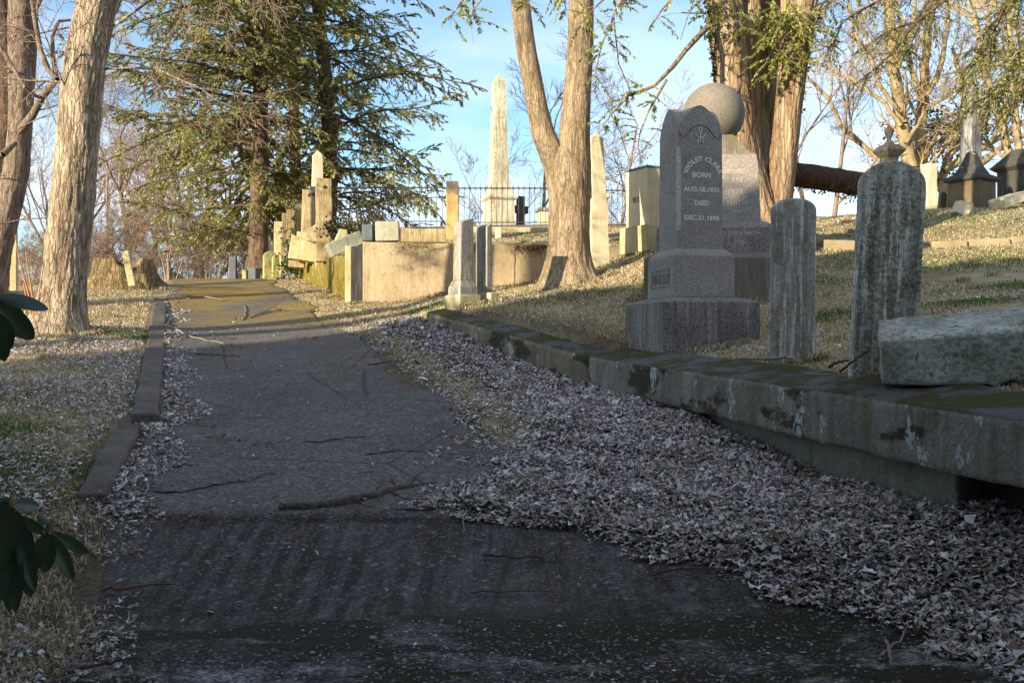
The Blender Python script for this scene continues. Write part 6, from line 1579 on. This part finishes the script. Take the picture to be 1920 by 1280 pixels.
x, y, s_ = scatter(6000, lambda y: (xl(y) - 0.02, xl(y) + 0.34 + 0.1 * np.sin(y * 4)), (5.4, 20.0), -0.4, 0.025, 0.06, seed=4); sets.append((x, y, T(x, y) + 0.022, s_))
x, y, s_ = scatter(5200, lambda y: (xl(y) - 1.9, xl(y) + 0.3), (2.9, 5.7), -0.3, 0.018, 0.042, seed=14); sets.append((x, y, T(x, y) + 0.022, s_))
x, y, s_ = scatter(420, lambda y: (xl(y) + 0.1, xl(y) + 2.6), (3.4, 15.0), 0.55, 0.015, 0.045, cluster=False, seed=5); sets.append((x, y, ZR(x, y) + 0.004, s_))
x, y, s_ = scatter(8000, lambda y: (xkerb(y) + 0.3, xkerb(y) + 4.5), (4.5, 14.0), 0.55, 0.02, 0.05, seed=6); sets.append((x, y, T(x, y) + 0.015, s_))
x, y, s_ = scatter(2500, lambda y: (xl(y) + 2.6, xl(y) + 4.8), (12.5, 16.5), 0.2, 0.03, 0.06, seed=7); sets.append((x, y, T(x, y) + 0.02, s_))
X = np.concatenate([a[0] for a in sets]); Y = np.concatenate([a[1] for a in sets]); Z = np.concatenate([a[2] for a in sets]); S = np.concatenate([a[3] for a in sets])
o = leaf_mesh('scattered_leaves', X, Y, Z, S, LC, LW, 9, M_leaf); tag(o, 'dry leaves strewn over the lawn, gutter, road and plot', 'fallen leaves', kind='stuff'); print('scatter', len(X))
# rust-coloured catkins/leaf clumps on the road
x, y, s_ = [], [], []
nr = np.random.RandomState(31)
for px, py, n in [(k_, 976 - (k_ - 300) * 0.012, 9) for k_ in range(290, 720, 22)] + [(420, 836, 26), (500, 842, 30), (385, 805, 30), (640, 770, 14), (650, 905, 8), (700, 640, 20), (350, 775, 24), (690, 672, 16), (440, 655, 30), (400, 660, 20), (330, 800, 16), (505, 1003, 8), (870, 1032, 6), (390, 1045, 8), (1075, 1033, 8), (560, 615, 40), (430, 640, 40), (480, 625, 30), (590, 640, 30)]:
    c = on_road(px, py); k = c.y / 8
    x.append(c.x + nr.normal(0, 0.07 * k + 0.01, n)); y.append(c.y + nr.normal(0, 0.05 * k + 0.01, n)); s_.append(nr.uniform(0.012, 0.03, n) * (0.7 + 0.4 * k))
x = np.concatenate(x); y = np.concatenate(y); s_ = np.concatenate(s_)
o = leaf_mesh('rusty_debris', x, y, ZR(x, y) + 0.003, s_, [(0.26, 0.09, 0.04), (0.18, 0.07, 0.035)], [0.5, 0.5], 3, M_leaf); tag(o, 'rust-coloured crumbs of leaf and bark gathered on the road', 'debris', kind='stuff')

# ------------------------------------------------------------------ grass
def grass(name, label, x, y, h, cols, w, seed, lean=1.25, zoff=0.0, width=0.0035):
    nr = np.random.RandomState(seed); n = len(x); z = T(x, y) + zoff - 0.004
    ang = nr.uniform(0, 2 * math.pi, n); le = nr.uniform(0.2, 1.0, n) * lean
    dx, dy = np.cos(ang), np.sin(ang); a2 = nr.uniform(0, 2 * math.pi, n); sx, sy = np.cos(a2), np.sin(a2)
    wd = width * nr.uniform(0.7, 1.4, n) * (1 + y * 0.05)
    b0 = np.stack([x - sx * wd, y - sy * wd, z], -1); b1 = np.stack([x + sx * wd, y + sy * wd, z], -1)
    mid = np.stack([x + dx * le * h * 0.35, y + dy * le * h * 0.35, z + h * 0.62], -1)
    m0 = mid - np.stack([sx * wd, sy * wd, 0 * wd], -1) * 0.7; m1 = mid + np.stack([sx * wd, sy * wd, 0 * wd], -1) * 0.7
    tip = np.stack([x + dx * le * h, y + dy * le * h, z + h * (1.0 - 0.55 * le)], -1)
    V = np.stack([b0, b1, m1, m0, tip], 1).reshape(-1, 3); b = np.arange(n)[:, None] * 5
    F = np.concatenate([b + np.array([[0, 1, 2]]), b + np.array([[0, 2, 3]]), b + np.array([[3, 2, 4]])], 0)
    cc = np.array(cols)[nr.choice(len(cols), n, p=w)] * nr.uniform(0.7, 1.25, (n, 1))
    o = mesh_np(name, V, F, M_grass, None, False, np.repeat(cc, 5, axis=0)); tag(o, label, 'grass', kind='stuff'); print(name, n); return o
M_grass = toned('dry_grass', 0.75, 0.2, noise_amt=0.2, transl=0.25)
STRAW = [(0.60, 0.50, 0.31), (0.48, 0.385, 0.225), (0.68, 0.58, 0.38), (0.20, 0.22, 0.075), (0.36, 0.24, 0.14)]
SW = [0.35, 0.28, 0.17, 0.06, 0.14]
GREEN = [(0.09, 0.15, 0.03), (0.14, 0.20, 0.045), (0.20, 0.22, 0.07)]
nr = np.random.RandomState(8)
def field(n, xf, yr, seed, p=1.0):
    nr = np.random.RandomState(seed); y = yr[0] + (yr[1] - yr[0]) * nr.rand(n) ** p; lo, hi = xf(y); return lo + (hi - lo) * nr.rand(n), y, nr
gx, gy, gh = [], [], []
def addg(n, xf, yr, seed, hmin, hmax, p=1.0, mask=None):
    x, y, nr = field(n, xf, yr, seed, p)
    if mask is not None: k = mask(x, y, nr); x, y = x[k], y[k]
    gx.append(x); gy.append(y); gh.append(nr.uniform(hmin, hmax, len(x)))
addg(62000, lambda y: (xl(y) - 1.0 - y * 0.32, xl(y) - 0.27), (4.0, 13.0), 1, 0.02, 0.05, 1.1)
addg(30000, lambda y: (xl(y) - 0.6 - y * 0.2, xl(y) - 0.27), (13.0, 21.0), 2, 0.03, 0.055)
addg(56000, lambda y: (xkerb(y) + np.where(y < 9.6, 0.44, 0.30), xkerb(y) + 0.5 + y * 0.40), (4.0, 13.0), 3, 0.02, 0.045)
addg(46000, lambda y: (xkerb(y) + 0.3 - 0.0 * y, 0.53 * y), (13.0, 21.5), 4, 0.03, 0.055, mask=lambda x, y, nr: ~((x > xlot(y)) & (y > ylot(x) - 0.1) & (x < 1.4) & (y < 18.9)))
addg(12000, lambda y: (np.full_like(y, -2.6), np.full_like(y, 3.0)), (18.6, 21.0), 5, 0.03, 0.06)
# verge tufts along the road edge on the bank side, gutter and kerb foot
def clumps(cx, cy, n, rad, seed):
    nr = np.random.RandomState(seed); k = len(cx); i = nr.randint(0, k, n); return cx[i] + nr.normal(0, rad, n), cy[i] + nr.normal(0, rad, n), nr
nr = np.random.RandomState(12)
cy = nr.uniform(6.6, 13.8, 420); cx = litter_edge(cy) + nr.uniform(-0.22, 0.42, 420)
x, y, r_ = clumps(cx, cy, 36000, 0.06, 5); gx.append(x); gy.append(y); gh.append(r_.uniform(0.02, 0.06, len(x)))
cy = nr.uniform(13.2, 17.2, 90); cx = xl(cy) + 2.45 + nr.uniform(0, 1.2, 90)
x, y, r_ = clumps(cx, cy, 12000, 0.10, 6); gx.append(x); gy.append(y); gh.append(r_.uniform(0.03, 0.07, len(x)))
cy = nr.uniform(16.5, 23.5, 60); cx = xl(cy) + 2.55 + nr.uniform(0, 0.5, 60)
x, y, r_ = clumps(cx, cy, 8000, 0.10, 16); gx.append(x); gy.append(y); gh.append(r_.uniform(0.03, 0.06, len(x)))
cy = np.concatenate([nr.uniform(6.0, 8.2, 14), nr.uniform(2.9, 6.0, 140)]); cx = np.concatenate([xl(cy[:14]) + nr.uniform(0.0, 0.22, 14), xl(cy[14:]) + nr.uniform(-1.3, 0.12, 140)])
x, y, r_ = clumps(cx, cy, 15000, 0.07, 7); gx.append(x); gy.append(y); gh.append(r_.uniform(0.02, 0.06, len(x)))
grass('dry_grass', 'short straw-coloured winter grass over the lawns and the plot', np.concatenate(gx), np.concatenate(gy), np.concatenate(gh), STRAW, SW, 3)
# longer tufts round the feet of stones and trees
gx2, gy2, gh2 = [], [], []
nr = np.random.RandomState(91)
for (tx, ty, rx_, ry_, nn) in [(1.7, 9.45, 0.5, 0.5, 1500), (2.05, 7.22, 0.2, 0.08, 500), (2.28, 6.1, 0.24, 0.1, 500), (2.9, 5.55, 0.6, 0.22, 900), (-0.55, 13.4, 0.35, 0.3, 1200), (0.86, 15.0, 0.6, 0.5, 1400), (2.3, 11.3, 0.85, 0.65, 1500), (-5.7, 12.4, 0.5, 0.45, 1600),
                               (-1.7, 17.0, 0.9, 0.1, 1500), (0.4, 17.2, 0.9, 0.1, 1500), (-3.4, 19.0, 0.2, 0.9, 900), (-7.2, 19.0, 0.7, 0.4, 900), (2.6, 17.0, 0.5, 0.4, 600), (1.4, 16.3, 0.2, 0.15, 300), (3.5, 14.0, 0.5, 0.4, 900)]:
    a = nr.uniform(0, 6.283, nn); k = nr.uniform(0.95, 1.2, nn); gx2.append(tx + np.cos(a) * rx_ * k); gy2.append(ty + np.sin(a) * ry_ * k); gh2.append(nr.uniform(0.04, 0.11, nn))
cx = nr.uniform(-9, 7, 260); cy = nr.uniform(5, 20, 260); kk = (np.abs(cx / cy) < 0.5) & ((cx < xl(cy) - 0.4) | (cx > xkerb(cy) + 0.6)); cx, cy = cx[kk], cy[kk]
x, y, r_ = clumps(cx, cy, 9000, 0.045, 8); gx2.append(x); gy2.append(y); gh2.append(r_.uniform(0.04, 0.11, len(x)))
grass('tufted_grass', 'longer tufts of dry grass round the feet of stones and trees', np.concatenate(gx2), np.concatenate(gy2), np.concatenate(gh2), STRAW, [0.25, 0.35, 0.1, 0.2, 0.1], 13)
# greener patches
gx, gy = [], []
pat = [(-3.4, 6.2, 0.40, 7000), (-2.9, 5.6, 0.25, 4500), (-3.9, 7.2, 0.35, 2800), (-4.4, 8.6, 0.5, 2500), (-3.0, 4.8, 0.3, 2500), (-4.6, 12.6, 0.28, 2200), (4.2, 9.0, 0.3, 1400), (3.2, 9.6, 0.35, 1500), (4.9, 13.3, 0.8, 1800), (7.2, 17.3, 1.3, 3500), (1.0, 12.5, 0.6, 1500), (0.2, 14.0, 0.5, 1000),
       (3.0, 12.0, 0.5, 2500), (6.6, 13.4, 1.0, 2500), (0.5, 20.0, 0.6, 2500), (-1.2, 15.5, 0.4, 1500), (5.4, 10.4, 0.4, 1200), (3.5, 16.5, 0.9, 3500), (-2.6, 6.9, 0.12, 500), (8.6, 15.2, 0.8, 1800)]
for cx_, cy_, rr, n in pat:
    gx.append(cx_ + nr.normal(0, rr, n)); gy.append(cy_ + nr.normal(0, rr * 0.55, n))
gx = np.concatenate(gx); gy = np.concatenate(gy)
grass('green_grass', 'patches of fresh green grass coming through the dry turf', gx, gy, nr.uniform(0.02, 0.06, len(gx)), GREEN, [0.4, 0.4, 0.2], 4)
# spill of dry grass hanging over the lot wall, ivy by the broken blocks
gh_ = []
o = ivy('ivy', 'green ivy tumbling between the broken yellow blocks and the far headstones', [((P(548, 470, 23.0)), 0.12, 0.1, 0.3, 0.6), (P(545, 500, 22.8), 0.16, 0.1, 0.12, 0.5)], 420, 11, size=(0.05, 0.10), cols=((0.04, 0.085, 0.02), (0.07, 0.12, 0.03)))
o['category'] = 'ivy'
o = ivy('ivy', 'green and brown ivy heaped behind the drilled post and pointed slabs', [(P(650, 425, 19.6), 0.25, 0.15, 0.1, 1.0), (P(690, 430, 19.8), 0.25, 0.15, 0.07, 0.6), (P(632, 430, 19.6), 0.1, 0.1, 0.12, 0.5)], 380, 12, size=(0.05, 0.09), cols=((0.05, 0.09, 0.02), (0.22, 0.13, 0.07), (0.16, 0.15, 0.05)))
nr = np.random.RandomState(44); n = 2600
hx = np.concatenate([nr.normal(-1.75, 0.22, 500), nr.uniform(-0.05, 1.2, 1900), nr.normal(-0.6, 0.1, 200)]); hy = ylot(hx) - 0.03
pos = np.stack([hx, hy, np.full(n, 2.94) + nr.uniform(-0.02, 0.02, n) - nr.exponential(0.05, n)], -1); dd = np.stack([nr.normal(0, 0.5, n), nr.uniform(-0.8, 0, n), nr.uniform(-1, 0.1, n)], -1)
V, F = diamonds(pos, dd, nr.uniform(0.05, 0.14, n), np.full(n, 0.012), nr)
o = mesh_np('trailing_roots', V, F, M_grass, None, False, np.repeat(np.array([(0.30, 0.21, 0.10), (0.16, 0.11, 0.05)])[nr.choice(2, n)], 4, axis=0)); tag(o, 'dry grass and roots hanging over the top of the ochre wall', 'grass', kind='stuff')

# ------------------------------------------------------------------ pebbles breaking out of the near paving
nr = np.random.RandomState(6); n = 15000
py_ = 2.7 + 1.6 * nr.rand(n); px2 = nr.uniform(-2.1, 2.1, n); s_ = nr.uniform(0.003, 0.009, n) * np.where(nr.rand(n) < 0.08, 1.7, 1.0)
kp = nr.rand(n) < 0.45 + 0.5 * np.sin(px2 * 2.3 + 1.1) * np.sin(py_ * 3.7 + px2); kp |= nr.rand(n) < 0.2; py_, px2, s_ = py_[kp], px2[kp], s_[kp]; n = len(px2)
bmi = bmesh.new(); bmesh.ops.create_icosphere(bmi, subdivisions=1, radius=1.0); bv = np.array([v.co[:] for v in bmi.verts]); bf = np.array([[v.index for v in f.verts] for f in bmi.faces]); bmi.free()
a = nr.uniform(0, 6.28, n); sc = np.stack([s_, s_ * nr.uniform(0.6, 1, n), s_ * nr.uniform(0.3, 0.55, n)], -1)
B = bv[None] * sc[:, None]; bx_ = B[..., 0] * np.cos(a)[:, None] - B[..., 1] * np.sin(a)[:, None]; by_ = B[..., 0] * np.sin(a)[:, None] + B[..., 1] * np.cos(a)[:, None]
V = np.stack([bx_ + px2[:, None], by_ + py_[:, None], B[..., 2] + (ZR(px2, py_) + 0.001)[:, None]], -1).reshape(-1, 3)
F = (bf[None] + (np.arange(n) * len(bv))[:, None, None]).reshape(-1, 3)
cc = np.array([(0.13, 0.125, 0.12), (0.22, 0.21, 0.20), (0.36, 0.35, 0.34), (0.17, 0.13, 0.09), (0.6, 0.58, 0.55)])[nr.choice(5, n, p=[0.42, 0.30, 0.12, 0.14, 0.02])]
o = mesh_np('pebbles', V, F, toned('pebble', 0.6, 0.4), None, True, np.repeat(cc, len(bv), axis=0)); tag(o, 'small rounded pebbles worn out of the near paving', 'pebbles', kind='stuff')

# ------------------------------------------------------------------ rhododendron at the left edge, close by
rh = empty('rhododendron', (-0.98, 1.45, Tz(-0.98, 1.45))); orh = Vector(rh.location)
tag(rh, 'rhododendron at the left edge with dark drooping leathery leaves, close to the camera', 'shrub')
M_rleaf = NM('rhododendron_leaf', 0.33, 0.5); M_rleaf.col(M_rleaf.mix(M_rleaf.ramp(M_rleaf.noise(9, 3), (0.4, 0.0), (0.6, 1.0)), (0.030, 0.050, 0.020), (0.043, 0.068, 0.026))); M_rleaf = M_rleaf.m
M_bud = NM('flower_bud', 0.6).col((0.20, 0.15, 0.04)).m
def big_leaf(a, tip, w, fold=0.25, bend=0.0, nrm=Vector((0.2, -1, 0.3))):
    bm = bmesh.new(); a = Vector(a); tip = Vector(tip); d = tip - a; L = d.length; dn = d.normalized()
    sd = dn.cross(nrm).normalized(); up = sd.cross(dn).normalized(); rows = []
    N = 12
    for i in range(N + 1):
        t = i / N; wd = w * (math.sin(math.pi * min(1, t * 0.93 + 0.04)) ** 0.75) * (1.0 if t < 0.93 else (1 - t) / 0.07 * 0.9 + 0.05) * 0.5
        c = a + dn * L * t + up * (bend * math.sin(math.pi * t) * L)
        rows.append([bm.verts.new(c + sd * wd * k + up * (abs(k) * wd * fold - (k * k) * wd * 0.1)) for k in (-1, -0.5, 0, 0.5, 1)])
    for i in range(N):
        for k in range(4): bm.faces.new((rows[i][k], rows[i][k + 1], rows[i + 1][k + 1], rows[i + 1][k]))
    return bm
def PR(px, py, d): return P(px, py, d) - orh
lv = [  # base px,py,d  tip px,py,d  width
    ((-12, 556, 1.25), (92, 580, 1.30), 0.022, 0.06), ((-5, 572, 1.24), (64, 636, 1.27), 0.034, 0.03), ((-5, 565, 1.26), (46, 592, 1.3), 0.018, 0.0), ((-6, 590, 1.24), (20, 655, 1.22), 0.03, 0.0), ((-10, 600, 1.23), (10, 678, 1.2), 0.03, 0.0),
    ((8, 940, 1.20), (12, 1070, 1.16), 0.028, 0.02), ((22, 950, 1.20), (4, 1060, 1.15), 0.026, 0.0), ((30, 958, 1.22), (66, 1110, 1.2), 0.026, 0.02), ((24, 945, 1.22), (75, 948, 1.26), 0.018, 0.03), ((26, 965, 1.22), (90, 1002, 1.25), 0.016, 0.0),
    ((88, 998, 1.25), (60, 1076, 1.22), 0.024, 0.02), ((92, 1000, 1.25), (84, 1074, 1.24), 0.028, 0.02), ((96, 1002, 1.25), (138, 1088, 1.25), 0.024, 0.03), ((96, 996, 1.25), (168, 1038, 1.28), 0.018, 0.04), ((90, 990, 1.26), (72, 968, 1.28), 0.014, 0.0),
    ((18, 985, 1.22), (30, 1150, 1.18), 0.03, 0.0), ((40, 1010, 1.24), (58, 1120, 1.22), 0.028, 0.0), ((-8, 985, 1.2), (-2, 1130, 1.16), 0.04, 0.0), ((10, 1000, 1.25), (18, 1148, 1.25), 0.025, 0.0), ((50, 985, 1.25), (46, 1080, 1.25), 0.026, 0.0),
    ((20, 935, 1.22), (-30, 960, 1.2), 0.02, 0.02), ((0, 610, 1.24), (-30, 700, 1.2), 0.03, 0.0)]
for a, b, w, bd in lv:
    bm_obj('leaf', big_leaf(PR(*a), PR(*b), w * 0.85, bend=bd), M_rleaf, rh, True)
for px, py, tx, ty in [(20, 955, 22, 925), (88, 995, 102, 972), (-8, 560, -14, 540)]:
    a = PR(px, py, 1.22); b = PR(tx, ty, 1.22)
    V, F = trunk_mesh([(a, 0.003), (a.lerp(b, 0.4), 0.0062), (a.lerp(b, 0.8), 0.004), (b, 0.0005)], 10, 0, 0, 1, 0.003, 0); mesh_np('bud', V, F, M_bud, rh, True)
L = Limbs()
for pts in ([(0.02, 0.05, 0.0), (0.0, 0.0, 0.35), (0.05, -0.05, 0.6), PR(-6, 985, 1.23), PR(20, 957, 1.22)], [PR(-6, 985, 1.23), PR(40, 985, 1.25), PR(88, 998, 1.25)], [(0.0, 0.0, 0.35), (-0.15, -0.1, 0.9), PR(-40, 620, 1.25), PR(-8, 568, 1.25)]):
    ps = wiggle([Vector(p) for p in pts], 3, 0.004, random.Random(3))
    for i in range(len(ps) - 1): L.add(ps[i], ps[i + 1], 0.006, 0.006)
L.build('stem', M_twig_grey, rh, 7)

# reddish suckers at the foot of the big maple
L = Limbs(); oo = P(64, 590, 12.2)
for pts in [[(64, 592), (52, 545), (38, 495), (28, 440)], [(68, 590), (60, 550), (52, 500), (48, 470)], [(60, 592), (50, 560), (44, 530)]]:
    q = [P(a, b, 12.2) - oo for a, b in pts]
    for i in range(len(q) - 1): L.add(q[i], q[i + 1], 0.014 - i * 0.003, 0.011 - i * 0.003)
o = L.build('sucker_shoots', NM('sucker_bark', 0.8).col((0.40, 0.19, 0.09)).m, None, 6); o.location = oo; tag(o, 'thin orange-brown suckers sprouting left of the big maple', 'shoots')

# ------------------------------------------------------------------ unseen evergreens added behind the camera, left, to shade the near ground
_u = Vector((-SUNV.x, -SUNV.y, 0)).normalized(); _v = Vector((-_u.y, _u.x, 0))
def shade_tree(s, t, H, rad, seed, label, n=5200, z0=-0.5):
    p = _u * s + _v * t; z = Tz(p.x, p.y); e = empty('added_shade_evergreen', (p.x, p.y, z)); tag(e, label, 'evergreen tree', 'unseen evergreens added to shade the near ground')
    V, F = trunk_mesh([(Vector((0, 0, -0.3)), 0.3), (Vector((0, 0, H * 0.4)), 0.2), (Vector((0, 0, H * 0.96)), 0.03)], 12, 0.05, seed, 5, 0.5, 0.03); mesh_np('trunk', V, F, M_bark_hem, e, True)
    nr = np.random.RandomState(seed); h = nr.uniform(0.03, 1, n); a = nr.uniform(0, 2 * math.pi, n)
    rr = rad * (1 - h ** 1.6 * 0.75) * nr.uniform(0.2, 1.0, n) ** 0.5
    pos = np.stack([np.cos(a) * rr, np.sin(a) * rr, h * H], -1); d = np.stack([np.cos(a), np.sin(a), nr.uniform(-0.9, 0.1, n)], -1) + nr.normal(0, 0.3, (n, 3))
    V, F = diamonds(pos, d, nr.uniform(0.5, 0.9, n), nr.uniform(0.18, 0.36, n), nr)
    mesh_np('crown', V, F, M_needles, e, False, np.repeat(needle_tone(n, nr, HEM), 4, axis=0)); return e
def _added_canopy():  # unseen crown overhead, added to block sky above the near road
    e = empty('added_overhead_evergreen', (3.4, -4.2, Tz(3.4, -4.2))); tag(e, 'unseen broad evergreen added overhead to darken the near road', 'evergreen tree'); o = Vector(e.location)
    V, F = trunk_mesh([(Vector((0, 0, -0.3)), 0.4), (Vector((0, 0, 4)), 0.3), (Vector((-0.3, 0.5, 9)), 0.1)], 14, 0.05, 3, 5, 0.4, 0.03); mesh_np('trunk', V, F, M_bark_hem, e, True)
    nr = np.random.RandomState(5); n = 17000; a = nr.uniform(0, 6.283, n); rr = np.sqrt(nr.rand(n))
    cx, cy = -1.5, -0.5
    x = cx + np.cos(a) * rr * 5.6; y = cy + np.sin(a) * rr * 4.8; z = 5.0 + nr.rand(n) ** 1.3 * 3.0 * (1.05 - rr)
    d = np.stack([np.cos(a), np.sin(a), nr.uniform(-0.5, 0.1, n)], -1) + nr.normal(0, 0.3, (n, 3))
    V, F = diamonds(np.stack([x, y, z], -1) - np.array(o)[None], d, nr.uniform(0.3, 0.6, n), nr.uniform(0.10, 0.2, n), nr)
    mesh_np('crown', V, F, M_needles, e, False, np.repeat(needle_tone(n, nr, HEM), 4, axis=0))
_added_canopy()
SHADE = [(-10.5, 9.9, 6.2, 1.0), (-11.0, 8.2, 7.0, 1.7), (-12.6, 6.4, 8.4, 2.0), (-11.2, 4.9, 8.2, 1.9), (-12.5, 3.0, 7.3, 2.0), (-11.2, 1.2, 7.2, 2.0), (-12.4, -0.8, 7.4, 2.0), (-11, -2.6, 7.6, 2.1), (-12.4, -4.8, 9.4, 2.2), (-11, -7.0, 9.0, 2.2), (-9, -9.6, 9.4, 2.3)]
for k, (s_, t_, H, rad) in enumerate(SHADE):
    shade_tree(s_, t_, H, rad, 60 + k, 'unseen dense evergreen added behind the viewer to cast shade', n=6500)

# unseen maple added at left to throw bars of shade on lawn and road
for k, (s_, t_, rz) in enumerate([(-7.5, 12.0, 0.4)]):
    p = _u * s_ + _v * t_; e = empty('unseen_maple', (p.x, p.y, Tz(p.x, p.y))); tag(e, 'tall bare maple added unseen at the left to cast bars of shade', 'tree')
    V, F = trunk_mesh([(Vector((0, 0, -0.3)), 0.34), (Vector((0, 0, 0.4)), 0.26), (Vector((0.1, 0, 3)), 0.2), (Vector((0.2, 0.1, 7)), 0.16), (Vector((0.2, 0.1, 12)), 0.06)], 24, 0.06, k, 5, 0.15, 0.04); mesh_np('trunk', V, F, M_bark_maple, e, True)
    rg = random.Random(70 + k); B = Limbs()
    for z in (9.0, 9.6, 10.4, 11.0, 11.6): grow(B, B, (0.2, 0.1, z), (rg.uniform(-1, 1), rg.uniform(-1, 1), 0.9), 2.6, 0.05, 3, rg)
    B.build('crown', M_twig_grey, e, 4)
